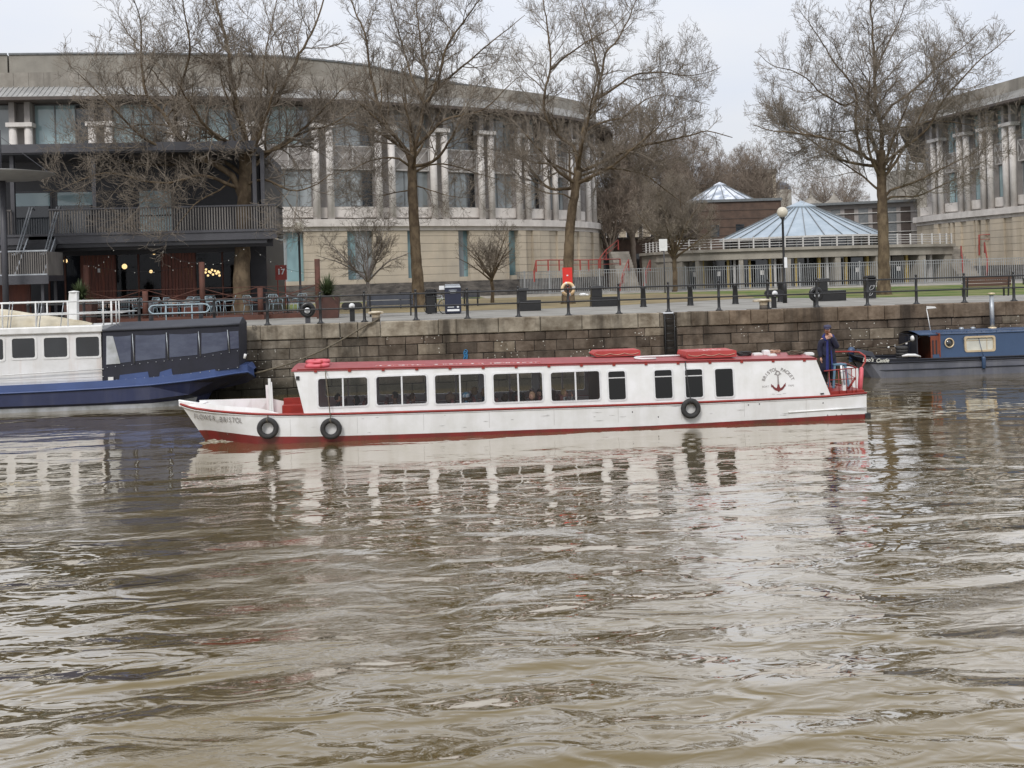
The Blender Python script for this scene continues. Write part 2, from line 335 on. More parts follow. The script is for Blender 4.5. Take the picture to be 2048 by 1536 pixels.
# ladder recess
ld=thing('quay_ladder','dark iron ladder set in a recess of the quay wall','ladder',(LADX,QT+.2,0))
q=M()
for sx_ in (-.2,.2): q.tube([(LADX+sx_,QT+.14,-.3),(LADX+sx_,QT+.14,2.6),(LADX+sx_,QT+.30,2.68)],.022,6)
q.build('rail',K['black'],ld)
for i in range(9):
    q=M(); q.tube([(LADX-.2,QT+.14,.1+i*.3),(LADX+.2,QT+.14,.1+i*.3)],.018,6); q.build('rung',K['black'],ld)
# ---------------- quay railing ----------------
TR=QT+.45
POSTS=[279,429,535,641,729,832,935,1037,1137,1238,1337,1438,1536,1634,1735,1833,1929,2028]
PX=[gr(p,0,2.76) and pt(p,640-(p-480)*.0268,TR)[0] for p in POSTS]
PX=[PX[0]-4.2,PX[0]-2.1]+PX+[PX[-1]+2.1,PX[-1]+4.2]
rl=thing('quay_railing','long black iron railing of ball topped posts along the quay edge','railing',(0,TR,QZ))
for x in PX:
    q=M(); q.lathe([(.15,0),(.15,.02),(.09,.05),(.075,.09),(.062,.12),(.058,.50),(.065,.52),(.07,.56),(.065,.60),(.056,.62),(.054,1.0),(.06,1.03),(.065,1.07),(.06,1.11),(.03,1.14),(.045,1.17),(.055,1.20),(.045,1.235),(.01,1.25)],(x,TR,QZ),12)
    q.build('post',K['black'],rl)
for hz in (.56,1.07):
    q=M(); q.tube([(x,TR,QZ+hz) for x in PX],.032,8); q.build('rail',K['black'],rl)
# ---------------- large curved office building ----------------
K['pale']=mat('pale_cast_stone',(.64,.60,.56),(.52,.485,.45),1.1,.8,bump=.006,streak=((.22,.20,.17),.45,.5))
K['colm']=mat('white_column_stone',(.66,.63,.60),(.56,.53,.50),1.6,.75,streak=((.30,.28,.25),.35,.9))
K['ochre']=mat('ochre_ashlar',(.50,.43,.33),(.39,.345,.275),.35,.85,bump=.006,bsc=6,lo=.3,hi=.6,streak=((.20,.16,.11),.5,.45))
K['conc']=mat('weathered_concrete',(.33,.305,.265),(.22,.20,.17),.7,.85,bump=.01,streak=((.10,.09,.075),.7,.35))
K['parap']=mat('buff_concrete_parapet',(.30,.28,.24),(.23,.215,.185),.6,.85,streak=((.12,.10,.07),.5,.3))
K['zinc']=mat('zinc_roof_sheet',(.33,.325,.31),(.25,.245,.235),.8,.6,metal=.1,bump=.003,streak=((.20,.20,.19),.4,.7))
K['spand']=mat('grey_brown_spandrel',(.33,.305,.29),(.27,.25,.235),1.5,.6)
K['wframe']=mat('white_steel_frame',(.55,.54,.52),(.42,.41,.39),3,.5)
K['gframe']=mat('grey_window_frame',(.16,.17,.175),(.11,.12,.125),3,.5)
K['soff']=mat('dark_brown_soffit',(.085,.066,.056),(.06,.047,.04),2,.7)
K['rubble']=mat('dark_rubble_base',(.13,.115,.10),(.045,.04,.036),1.2,.9,bump=.05,bsc=2.5,stretch=(1,1,2.5))
K['brick']=mat('dark_brown_brick',(.115,.075,.055),(.075,.05,.038),1.5,.85,bump=.01)
def wglass(name,c,c2,sc,rough=.05):
    return mat(name,c,c2,sc,rough,lo=.42,hi=.58,spec=.9,det=2,stretch=(1,1,.5))
K['glA']=wglass('blue_grey_window_glass',(.33,.36,.37),(.17,.19,.195),.35)
K['glB']=wglass('pale_blinded_window_glass',(.36,.47,.48),(.27,.37,.39),.5)
K['glC']=wglass('dark_window_glass',(.03,.035,.04),(.012,.014,.017),.5)
K['glD']=wglass('teal_window_glass',(.20,.33,.35),(.09,.16,.18),.5)
def slab(m,A,B,o0,o1,z0,z1,mi=0,z1b=None,z0b=None):
    # box between ground points A and B; o0/o1 offsets along the outward normal (towards the water)
    A=Vector((A[0],A[1],0));B=Vector((B[0],B[1],0));d=(B-A).normalized();n=Vector((d.y,-d.x,0))
    def q(P,o,z): v=P+n*o; return (v.x,v.y,z)
    za=z1 if z1b is None else z1b; zb=z0 if z0b is None else z0b
    return m.hexa([q(A,o0,zb),q(B,o0,zb),q(B,o1,z0),q(A,o1,z0),q(A,o0,za),q(B,o0,za),q(B,o1,z1),q(A,o1,z1)],mi)
def lerp(A,B,t): return (A[0]+(B[0]-A[0])*t,A[1]+(B[1]-A[1])*t)
def offp(A,B,o):
    A=Vector(A[:2]);B=Vector(B[:2]);d=(B-A).normalized();return Vector((d.y,-d.x))*o
def strip(m,path,prof,mi=0,closed=False):
    # sweep a profile of (offset,z) along a ground path
    pts=[Vector(p[:2]) for p in path]; k=len(pts); ns=[]
    for i in range(k):
        d=(pts[min(i+1,k-1)]-pts[max(i-1,0)]).normalized(); ns.append(Vector((d.y,-d.x)))
    vs=[];n=len(prof)
    for p,nn in zip(pts,ns):
        for o,z in prof: v=p+nn*o; vs.append((v.x,v.y,z))
    fs=[]
    for i in range(k-1):
        for j in range(n if closed else n-1): fs.append((i*n+j,(i+1)*n+j,(i+1)*n+(j+1)%n,i*n+(j+1)%n))
    if closed: fs.append(tuple(range(n))); fs.append(tuple((k-1)*n+j for j in range(n)))
    return m.add(vs,fs,mi)
PATH=[(-230,83.6),(-110,84.2),(0,84.8),(122,85.2),(280,86),(435,87.2),(570,88.8),(708,91),(826,93.6),(926,96.2),(1008,98.6),(1073,101.2),(1125,104),(1163,107),(1186,110.5),(1197,115),(1198,124)]
def yY(px,path):
    for (a,ya),(b,yb) in zip(path,path[1:]):
        if a<=px<=b: return ya+(yb-ya)*(px-a)/(b-a)
    return path[-1][1]
def gp(px,path,off=0,py=330):
    v=cy(px,py,yY(px,path)); return (v.x,v.y)
def interp_(x,tab):
    for (a,b),(c,d) in zip(tab,tab[1:]):
        if a<=x<=c: return b+(d-b)*(x-a)/(c-a)
    return tab[-1][1]
def office(name,label,path,pairs,lowpanels,ext=None,flip=False,upper=None,gwin=(),colr=.30,outer=None):
    base=gp(path[len(path)//2][0],path); r=thing(name,label,'building',(base[0],base[1],QZ))
    fine=[]
    for (a,ya),(b,yb) in zip(path,path[1:]):
        for k in range(8 if a>500 and upper else 4): fine.append(a+(b-a)*k/(8 if a>500 and upper else 4))
    fine.append(path[-1][0]); P=[gp(x,path) for x in fine]
    if ext: P=P+ext
    if outer: P=outer+P
    # bands
    q=M(); strip(q,P,[(-1.2,9.62),(-1.2,10.5),(-.35,10.5),(-.35,9.62)],closed=True); strip(q,P,[(-1.0,8.55),(-1.0,9.5),(.45,9.5),(.45,8.9),(.15,8.9),(.15,8.55)],closed=True)
    q.build('stone_band',K['pale'],r)
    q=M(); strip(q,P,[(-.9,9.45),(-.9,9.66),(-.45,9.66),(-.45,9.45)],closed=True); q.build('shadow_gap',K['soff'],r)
    q=M(); strip(q,P,[(-1.05,4.1),(-1.05,8.6),(-.42,8.6),(-.42,4.1)],closed=True); q.build('ground_floor_wall',K['gframe'],r)
    q=M(); strip(q,P,[(-1.3,10),(-1.3,19.0),(-1.05,19.0),(-1.05,10)],closed=True); q.build('upper_wall',K['spand'],r)
    # roof
    q=M(); strip(q,P,[(-.2,18.93),(1.55,18.93),(1.55,19.12),(-.2,20.15)],closed=True); 
    for i in range(0,len(P)-1):
        for t in (0,.34,.67):
            a=Vector(lerp(P[i],P[i+1],t)); nn=offp(P[i],P[i+1],1)
            q.bar((a.x+nn.x*1.5,a.y+nn.y*1.5,19.16),(a.x-nn.x*.15,a.y-nn.y*.15,20.16),.06,.07)
    q.build('eaves_roof',K['zinc'],r)
    q=M(); strip(q,P,[(-1.2,18.90),(1.5,18.90),(1.5,18.92),(-1.2,18.92)],closed=True)
    strip(q,P,[(1.52,18.86),(1.60,18.86),(1.60,19.10),(1.52,19.10)],closed=True); q.build('soffit',K['soff'],r)
    q=M(); 
    for i in range(len(P)-1):
        slab(q,lerp(P[i],P[i+1],.008),lerp(P[i],P[i+1],.992),-.5,-.12,19.9,21.25)
    q.build('parapet',K['conc'],r)
    if upper:
        ux=[x for x in fine if x<=1160]; U=[gp(x,path) for x in ux]; uz=[interp_(x,[(-400,23.15),(600,23.15),(760,22.85),(850,22.3),(920,21.9),(1060,21.6),(1160,21.25)]) for x in ux]; q=M()
        for i in range(len(U)-1): slab(q,lerp(U[i],U[i+1],-.01),lerp(U[i],U[i+1],1.01),-6,-2.6,20.3,(uz[i]+uz[i+1])/2+.0001*i)
        q.build('upper_parapet',K['parap'],r); q=M(); [slab(q,lerp(U[i],U[i+1],-.01),lerp(U[i],U[i+1],1.01),-2.62,-2.5,(uz[i]+uz[i+1])/2-.02,(uz[i]+uz[i+1])/2+.12) for i in range(len(U)-1)]; q.build('parapet_cap',K['gframe'],r)
    q=M(); strip(q,P,[(-14,20.2),(-14,20.3),(-.3,20.3),(-.3,20.2)],closed=True); q.build('flat_roof',K['conc'],r)
    # columns
    cols=[]
    for (a,b) in pairs:
        A=gp(a,path);B=gp(b,path); hw=.42
        for k,X in enumerate((lerp(A,B,.17),lerp(A,B,.83))):
            q=M(); q.lathe([(colr,9.5),(colr,17.0)],(X[0],X[1],0),14); q.build('column',K['colm'],r)
        q=M(); slab(q,lerp(A,B,-.06),lerp(A,B,1.06),-.55,.45,17.0,17.32); q.build('column_cap',K['colm'],r)
        q=M(); 
        for t in (.17,.83):
            X=lerp(A,B,t); D=offp(A,B,1); X0=lerp(A,B,t-.12);X1=lerp(A,B,t+.12); slab(q,X0,X1,-.4,.25,17.32,18.9)
        slab(q,lerp(A,B,.02),lerp(A,B,.98),-1.04,-.75,9.66,18.9); q.build('stub_post',K['spand'],r)
        cols.append((A,B))
    # bays
    bays=[(cols[i][1],cols[i+1][0],i) for i in range(len(cols)-1)]
    for A,B,i in bays:
        A=lerp(A,B,-.02);B=lerp(A,B,1.02)
        for (z0,z1,g) in ((10.55,13.65,K['glA'] if i>2 else K['glB']),(15.65,18.85,K['glB'] if i<=4 else K['glA'])):
            f=M(); fw=.07
            slab(f,A,B,-.85,-.75,z0,z0+.09); slab(f,A,B,-.85,-.75,z1-.09,z1)
            for t in (0,.36,.72,1): 
                a=lerp(A,B,max(0,t-.008)-.0);b=lerp(A,B,min(1,t+.012)); slab(f,a,b,-.86,-.74,z0+.09,z1-.09)
            w=f.build('window',K['gframe'],r)
            for t0,t1,gg in ((.012,.352,g),(.372,.712,g),(.732,.988,K['glC'] if (i%2) else K['glA'])):
                pn=M(); slab(pn,lerp(A,B,t0),lerp(A,B,t1),-.84,-.80,z0+.09,z1-.09); pn.build('pane',gg,w)
        q=M(); slab(q,A,B,-.84,-.62,13.65,15.65); q.build('spandrel',K['spand'],r)
        q=M(); 
        for t in (.02,.5,.98):
            X=Vector(lerp(A,B,t))+offp(A,B,-.35); q.bar((X.x,X.y,13.7),(X.x,X.y,15.6),.06,.06)
        for zz in (13.72,15.6):
            a=Vector(A)+offp(A,B,-.35);b=Vector(B)+offp(A,B,-.35); q.bar((a.x,a.y,zz),(b.x,b.y,zz),.06,.06)
        for t0,t1 in ((.02,.5),(.5,.98)):
            a=Vector(lerp(A,B,t0))+offp(A,B,-.35);b=Vector(lerp(A,B,t1))+offp(A,B,-.35)
            q.bar((a.x,a.y,13.7),(b.x,b.y,15.6),.035,.035); q.bar((a.x,a.y,15.6),(b.x,b.y,13.7),.035,.035)
        q.build('cross_braced_rail',K['wframe'],r)
        q=M(); slab(q,A,B,-.8,-.25,9.7,10.56); q.build('window_sill',K['pale'],r)
    # ground floor courses with openings (gwin: pixel ranges)
    q=M(); gl=[]
    edges=sorted(set([path[0][0],path[-1][0]]+[e for w in gwin for e in w]+[p[0] for p in path]))
    for a,b in zip(edges,edges[1:]):
        mid=(a+b)/2; inw=any(w[0]<=mid<=w[1] for w in gwin)
        A=gp(a,path);B=gp(b,path)
        if (Vector(A)-Vector(B)).length<.02: continue
        if inw:
            pn=M(); slab(pn,A,B,-.42,-.34,4.5,8.5); gl.append(pn); slab(q,A,B,-.45,.02,4.12,4.5)
        else:
            z=4.12; flute=a>995 and a<1190 or a>1840
            n=3 if flute else 1
            while z<8.5:
                z2=min(z+.66,8.54)
                for j in range(n):
                    o=.0 if j%2 else (.22 if flute else .05)
                    slab(q,lerp(A,B,j/n),lerp(A,B,(j+1)/n),-.42,o+.0005*z,z+.012,z2-.012)
                z=z2
    if ext:
        a=P[-1-len(ext)]
        for e in ext: slab(q,a,e,-.42,.05,4.12,8.5); a=e
    if outer:
        for a,e in zip(outer,P[1:]): slab(q,a,e,-.42,.05,4.12,8.5)
    q.build('ashlar_courses',K['ochre'],r)
    for i,pn in enumerate(gl):
        w=pn.build('ground_floor_window',K['glD'] if i%3 else K['glA'],r)
    q=M(); strip(q,P,[(-1,QZ-.2),(-1,4.12),(.35,4.12),(.5,QZ-.2)],closed=True); q.build('rubble_base',K['rubble'],r)
    # backing box
    return r,P
pairs=[(-140,-93),(20,67),(178,227),(336,381),(488,532),(624,667),(750,790),(861,895),(957,987),(1032,1059),(1088,1113),(1137,1156),(1172,1188)]
office('curved_office_building','large curved office building with paired white columns, left of the cones',PATH,pairs,None,upper=905,
   gwin=[(552,603),(690,742),(810,832),(912,934),(1010,1030)],ext=[(19.0,150.0)])
P2=[(1831,119),(1868,114.2),(1892,111.8),(1944,107.6),(1990,104.2),(2043,100.4),(2100,97),(2200,92)]
office('curved_office_wing','pale columned office building at the right edge of the view',P2,[(1864,1884),(1916,1937),(1962,1984),(2008,2030),(2066,2090),(2130,2160)],None,
   gwin=[(1955,1962),(1905,1910)],outer=[(73.8,150.0)])
# ---------------- central pavilions, cones and terraces ----------------
K['cone']=mat('blue_grey_glazed_roof',(.34,.40,.45),(.25,.31,.36),.8,.35,metal=.1,stretch=(1,1,1))
K['coneB']=mat('pale_glazed_roof',(.60,.63,.68),(.26,.30,.36),.9,.3,lo=.45,hi=.55)
def cone_roof(name,label,c,rb,zb,za,seg,drum,mt,capf=.16):
    r=thing(name,label,'roof pavilion',(c[0],c[1],QZ))
    q=M(); vs=[];fs=[]
    rt=rb*capf; zt=zb+(za-zb)*(1-capf)*.97
    for k in range(seg):
        a=2*math.pi*k/seg
        vs.append((c[0]+rb*math.cos(a),c[1]+rb*math.sin(a),zb)); vs.append((c[0]+rt*math.cos(a),c[1]+rt*math.sin(a),zt))
    for k in range(seg): j=(k+1)%seg; fs.append((2*k,2*j,2*j+1,2*k+1))
    q.add(vs,fs); q.build('glazed_roof',mt,r)
    q=M()
    for k in range(seg):
        a=2*math.pi*k/seg; q.bar((c[0]+rb*math.cos(a),c[1]+rb*math.sin(a),zb+.02),(c[0]+rt*math.cos(a),c[1]+rt*math.sin(a),zt+.02),.07,.10)
    q.build('glazing_bars',K['gframe'],r)
    q=M(); q.lathe([(rt*1.12,zt-.05),(rt*1.12,zt+.1),(.05,za)],(c[0],c[1],0),seg,sm=False); q.build('roof_cap',mt,r)
    q=M(); q.lathe([(rb,zb-.18),(rb+.05,zb-.18),(rb+.05,zb+.0),(rb-.1,zb+.0)],(c[0],c[1],0),seg,sm=False); q.build('eaves_ring',K['wframe'],r)
    if drum:
        q=M(); q.lathe([(rb-.5,drum),(rb-.5,zb-.1)],(c[0],c[1],0),seg,sm=False); q.build('drum_glazing',K['glC'],r)
        q=M()
        for k in range(seg):
            a=2*math.pi*(k+.5)/seg; q.bar((c[0]+(rb-.46)*math.cos(a),c[1]+(rb-.46)*math.sin(a),drum),(c[0]+(rb-.46)*math.cos(a),c[1]+(rb-.46)*math.sin(a),zb-.1),.1,.1)
        q.build('mullions',K['gframe'],r)
    return r
c1=cy(1603,440,108); cone_roof('glass_cone_pavilion','large blue grey glazed cone roof with radiating bars behind the terrace railing',c1,8.0,7.35,11.0,30,5.9,K['cone'])
c2=cy(1440,390,131); cone_roof('pale_cone_pavilion','small pale glazed cone roof standing on the flat roof of the brown brick building',c2,4.2,12.55,14.9,18,11.9,K['coneB'])
K['podc']=mat('grey_podium_concrete',(.34,.315,.265),(.24,.22,.185),.6,.85,bump=.006,streak=((.13,.12,.10),.5,.4))
PW=[(1285,107),(1315,101.5),(1350,98.8),(1400,97),(1480,96),(1560,95.8),(1640,96),(1720,96.7),(1800,98.2),(1860,100),(1905,102.5)]
pr_=thing('terrace_podium','low curved concrete podium with dark openings under the railed terrace','building',(c1[0],98,QZ))
fx=[]
for (a,ya),(b,yb) in zip(PW,PW[1:]): fx+= [a,(a+b)/2]
fx.append(PW[-1][0]); PP=[gp(x,PW,py=500) for x in fx]
q=M(); strip(q,PP,[(-8,5.30),(-8,6.25),(.35,6.25),(.35,6.0),(.1,6.0),(.1,5.30)],closed=True); q.build('fascia',K['podc'],pr_)
q=M(); strip(q,PP,[(-3,QZ-.1),(-3,5.3),(-2.6,5.3),(-2.6,QZ-.1)],closed=True); q.build('back_glazing',K['glC'],pr_)
K['yel']=mat('faded_yellow_post',(.42,.32,.10),(.30,.22,.07),3,.6)
op=[(1372,1391),(1400,1478),(1488,1570),(1583,1671),(1683,1752),(1780,1838),(1852,1890)]
solid=[(1285,1365),(1391,1398),(1478,1487),(1570,1582),(1671,1682),(1752,1781),(1838,1852),(1890,1905)]
for a,b in solid:
    n=max(1,int((b-a)/25))
    q=M()
    for i in range(n): slab(q,gp(a+(b-a)*i/n,PW,py=540),gp(a+(b-a)*(i+1)/n,PW,py=540),-2.7,.02,QZ-.1,5.32)
    q.build('pier',K['podc'],pr_)
for i,x in enumerate([1379,1386,1404,1455,1468,1502,1543,1553,1597,1646,1661,1745,1700,1786,1825,1860,1875]):
    A=gp(x-2.3,PW,py=540);B=gp(x+2.3,PW,py=540); q=M(); slab(q,A,B,-.9,-.6,QZ,5.3); q.build('door_post',K['yel'] if i%3!=1 else K['wframe'],pr_)
for x in (1384,1437,1526,1722,1806):
    A=gp(x-3.5,PW,py=550);B=gp(x+3.5,PW,py=550); q=M(); slab(q,A,B,-.5,-.48,3.9,4.3); q.build('notice',K['wframe'],pr_)
    A=gp(x-12,PW,py=550);B=gp(x+12,PW,py=550); q=M(); slab(q,A,B,-.62,-.55,QZ,5.2); q.build('door',K['glC'],pr_)
tr_=thing('terrace_railing','curved white tubular railing along the top edge of the podium','railing',(c1[0],98,6.25))
TRP=[gp(x,PW,py=490) for x in fx]
q=M()
for zz in (6.45,6.68,6.9,7.12): q.tube([(p[0],p[1],zz) for p in TRP],.028,5)
q.build('rail',K['wframe'],tr_)
for x in [1292,1299,1306,1313,1320,1330,1345,1355,1378,1399,1422,1447,1478,1507,1539,1570,1606,1640,1674,1706,1738,1770,1795,1821,1844,1864,1880,1893,1903]:
    A=gp(x,PW,py=490); q=M(); q.box(A[0]-.06,A[0]+.06,A[1]-.05,A[1]+.05,6.25,7.22); q.build('post',K['wframe'],tr_)
# brown brick building and steel shed roof behind
def simple_block(name,label,cat,pxa,pxb,Y,zt,m,depth=12,z0=QZ-.1,Yb=None):
    A=cy(pxa,400,Y);B=cy(pxb,400,Yb or Y); r=thing(name,label,cat,((A.x+B.x)/2,(A.y+B.y)/2,QZ)); q=M(); slab(q,A,B,-depth,0,z0,zt); q.build('wall',m,r); return r,A,B
r,A,B=simple_block('brown_brick_building','dark brown brick building with a flat roof behind the terrace','building',1395,1562,126,12.2,K['brick'])
q=M(); slab(q,lerp(A,B,-.01),lerp(A,B,1.01),-12.2,.2,12.2,12.5); q.build('roof_edge',K['gframe'],r)
for i in range(7):
    q=M(); slab(q,A,B,.0,.05,5.5+i*.95,5.54+i*.95); q.build('brick_band',K['soff'],r)
for t in (.15,.45,.72):
    q=M(); slab(q,lerp(A,B,t),lerp(A,B,t+.1),-.1,.03,8.2,9.6); q.build('window',K['glC'],r)
r,A,B=simple_block('low_brick_wall_building','low dark brick range with shadowed openings between the office building and the podium','building',1196,1400,128,8.3,K['brick'])
for i in range(9):
    q=M(); slab(q,lerp(A,B,.04+i*.1),lerp(A,B,.09+i*.1),-.1,.04,4.6,6.6); q.build('window',K['glC'],r)
q=M(); slab(q,lerp(A,B,-.01),lerp(A,B,1.01),-12.2,.25,8.3,8.55); q.build('roof_edge',K['soff'],r)
r,A,B=simple_block('ochre_stone_building','tall weathered ochre stone building with rows of narrow windows half hidden by bare trees','building',1190,1420,165,16.6,K['ochre'])
for j,zz in enumerate((9.5,13.2)):
    for i in range(9):
        f=M(); slab(f,lerp(A,B,.05+i*.105),lerp(A,B,.095+i*.105),-.1,.12,zz,zz+2.2); w=f.build('window',K['pale'],r)
        pn=M(); slab(pn,lerp(A,B,.056+i*.105),lerp(A,B,.089+i*.105),.12,.14,zz+.15,zz+2.05); pn.build('pane',K['glC'],w)
q=M(); slab(q,lerp(A,B,-.02),lerp(A,B,1.02),-12.5,.6,16.6,17.3); slab(q,A,B,0,.3,12.0,12.4); q.build('cornice',K['pale'],r)
K['slate']=mat('blue_slate',(.10,.12,.15),None,2,.5)
q=M(); C0=lerp(A,B,.03);C1=lerp(A,B,.5); slab(q,C0,C1,-10,-1,17.3,17.31,z1b=17.3); 
q.build('roof',K['slate'],r)
r,A,B=simple_block('domed_stone_building','distant buff stone building with a rounded dark dome on its parapet','building',1488,1553,240,25.2,K['ochre'],Yb=239)
q=M(); slab(q,lerp(A,B,-.02),lerp(A,B,1.02),-12,.6,25.2,26.0); q.build('cornice',K['parap'],r)
D=lerp(A,B,1.25); q=M(); q.lathe([(2.5,QZ),(2.5,21.6)],(D[0],D[1]+3,0),16); q.build('dome_drum',K['parap'],r); q=M(); q.ball((D[0],D[1]+3,21.6),2.5,16,sc=(1.0,1,.75)); q.build('dome',K['slate'],r)
for i in range(6):
    q=M(); slab(q,lerp(A,B,.08+i*.15),lerp(A,B,.14+i*.15),-.1,.1,20.5,24); q.build('window',K['glC'],r)
q=M(); slab(q,A,B,0,.35,18.6,19.1); q.build('string_course',K['parap'],r)
# distant white tented canopies and pinnacled tower
r=thing('tent_canopies','two grey pointed canopies on the skyline behind the large cone','canopy',tuple(cy(1640,395,150)))
for i,x in enumerate([1622,1668]):
    c=cy(x,398,150); q=M(); q.lathe([(1.7,c.z-.7),(.8,c.z-.2),(.05,c.z+.7)],(c.x,c.y,0),8,sm=False); q.tube([(c.x,c.y,c.z-6),(c.x,c.y,c.z+1.3)],.08,5); q.build('canopy',K['conc'],r)
r,A,B=simple_block('dark_steel_building','dark steel clad building with white rails behind the large cone','building',1592,1834,132,11.7,K['spand'],Yb=128)
q=M(); slab(q,A,B,-12.2,.8,11.72,12.0,z1b=12.3); q.build('roof_edge',K['gframe'],r)
for zz in (10.6,9.4,8.3):
    q=M(); slab(q,lerp(A,B,.3),B,.05,.2,zz,zz+.09); q.build('white_rail',K['wframe'],r)
for i in range(8):
    q=M(); slab(q,lerp(A,B,.06+i*.115),lerp(A,B,.14+i*.115),-.05,.05,6.5,11.2); q.build('cladding_panel',K['soff' if i%2 else 'gframe'],r)
c=cy(1810,300,420); r=thing('church_tower','far grey church tower with corner pinnacles seen through the branches','tower',(c.x,c.y,QZ))
q=M(); q.box(c.x-6,c.x+6,c.y-6,c.y+6,QZ,40); q.build('tower_shaft',K['conc'],r)
q=M(); 
for i in (-5.3,-1.8,1.8,5.3): q.lathe([(.7,40),(.6,42),(.05,46)],(c.x+i,c.y-5.3,0),6)
q.build('pinnacle',K['conc'],r)
# ---------------- waterfront bar with deck (left) ----------------
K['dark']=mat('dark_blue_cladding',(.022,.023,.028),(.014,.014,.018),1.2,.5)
K['dgrey']=mat('grey_painted_steel',(.062,.062,.070),(.045,.045,.052),1.5,.5)
K['slat']=mat('weathered_grey_timber',(.20,.185,.17),(.12,.11,.10),2,.8,stretch=(1,1,.2))
K['slatd']=mat('dark_balusters',(.10,.09,.085),(.06,.055,.05),3,.7)
K['redwood']=mat('red_brown_boards',(.16,.045,.025),(.09,.028,.018),1.2,.6,stretch=(6,6,.6))
K['rust']=mat('rusty_steel_post',(.12,.045,.03),(.07,.03,.02),2,.8)
K['bulb']=mat('warm_bulb',(1,.8,.5),None,1,.5,emit=((1,.62,.25),9))
K['wbulb']=mat('small_white_bulb',(.6,.6,.55),None,1,.5,emit=((1,.95,.85),.2))
K['paper']=mat('white_paper',(.75,.76,.76),(.70,.71,.71),6,.7)
K['chair']=mat('pale_blue_metal',(.33,.42,.46),(.26,.34,.38),3,.45)
K['white2']=mat('white_enamel',(.74,.74,.73),(.62,.62,.60),3,.4)
TB=57.0; TD=54.0
def X(px,py,t): return pt(px,py,t)[0]
def Z(px,py,t): return pt(px,py,t)[1]
zd=Z(300,466,TD); zr=Z(300,304,TD)          # deck and roof levels
x0=X(-120,450,TD); x1=X(531,450,TB); xd=X(555,465,TD)
r=thing('waterfront_bar_building','two storey dark bar building with a railed upper deck and red board panels below','building',((x0+x1)/2,TB,QZ))
q=M(); q.box(x0,x1,TD-.3,TB+8,zr-.05,zr+.35); q.box(x0,x1+.1,TD-.4,TD-.3,zr+.02,zr+.42); q.build('roof_slab',K['dgrey'],r)
q=M(); q.box(x0,x1,TB,TB+.2,zr-1.5,zr-.05); 
ups=[(-120,25),(105,112),(190,275),(348,531)]
for a,b in ups: q.box(X(a,430,TB),X(b,430,TB),TB,TB+.2,zd,zr-1.5)
q.box(x1-.25,x1,TB,TB+8,zd,zr-.1); q.build('upper_cladding',K['dark'],r)
for a,b,g,y0_,y1_ in ((25,105,'glC',372,470),(112,190,'glC',372,470),(275,348,'glC',372,470)):
    f=M(); xa,xb=X(a,430,TB),X(b,430,TB); za=zd;zb=zr-1.5
    f.box(xa,xa+.08,TB-.04,TB+.06,za,zb); f.box(xb-.08,xb,TB-.04,TB+.06,za,zb); f.box(xa,xb,TB-.035,TB+.05,zb-.08,zb+.0); w=f.build('window',K['dgrey'],r)
    pn=M(); pn.box(xa+.08,xb-.08,TB+.0,TB+.03,za,zb-.08); pn.build('pane',K[g],w)
    if a==275:
        bl=M(); bl.box(xa+.12,xb-.12,TB-.03,TB-.01,za+1.05,zb-.1); bl.box(xa+.12,xb-.12,TB-.03,TB-.01,za+.05,za+.98); bl.build('blind',K['glB'],w)
    else:
        bl=M(); bl.box(xa+.1,xb-.1,TB-.03,TB-.01,zb-.75,zb-.1); bl.build('blind',K['glB'],w)
# deck
q=M(); q.box(x0,xd,TD-.1,TB,zd-.12,zd); q.box(x0,xd,TD-.2,TD-.1,zd-.42,zd+.03); q.box(x0,xd+.0,TD-.26,TD-.2,zd-.05,zd+.06); q.build('deck',K['dgrey'],r); q=M(); q.box(x0,xd-.3,TD+.6,TD+.9,zd-.75,zd-.12); q.box(x0,xd-.5,TD-.1,TD+.1,zd-.62,zd-.42); q.build('deck_beam',K['dark'],r)
q=M(); xx=X(100,440,TD)
while xx<xd-.02: q.box(xx,xx+.055,TD-.06,TD-.03,zd+.08,zd+1.18); xx+=.125
for yy in (TD+.6,TD+1.2,TD+1.8,TD+2.4): q.box(xd-.08,xd-.04,yy,yy+.05,zd+.08,zd+1.18)
q.build('balusters',K['slat'],r)
q=M(); q.box(X(98,440,TD),xd,TD-.1,TD,zd+1.18,zd+1.25); q.box(X(98,440,TD),xd,TD-.08,TD-.02,zd+.03,zd+.08); q.box(xd-.12,xd,TD,TB,zd+1.18,zd+1.25); q.build('handrail',K['dgrey'],r)
xx=X(-100,440,TD); q=M()
while xx<X(24,440,TD): q.box(xx,xx+.055,TD-.06,TD-.03,zd+.08,zd+1.18); xx+=.125
q.box(X(-100,440,TD),X(24,440,TD),TD-.1,TD,zd+1.18,zd+1.25); q.build('balusters',K['slatd'],r)
for px_ in (192,512,29,528):
    q=M(); a=X(px_,440,TD+.3); q.box(a-.09,a+.09,TD+.1,TD+.3,zd,zr-.05); q.build('column',K['dgrey'],r)
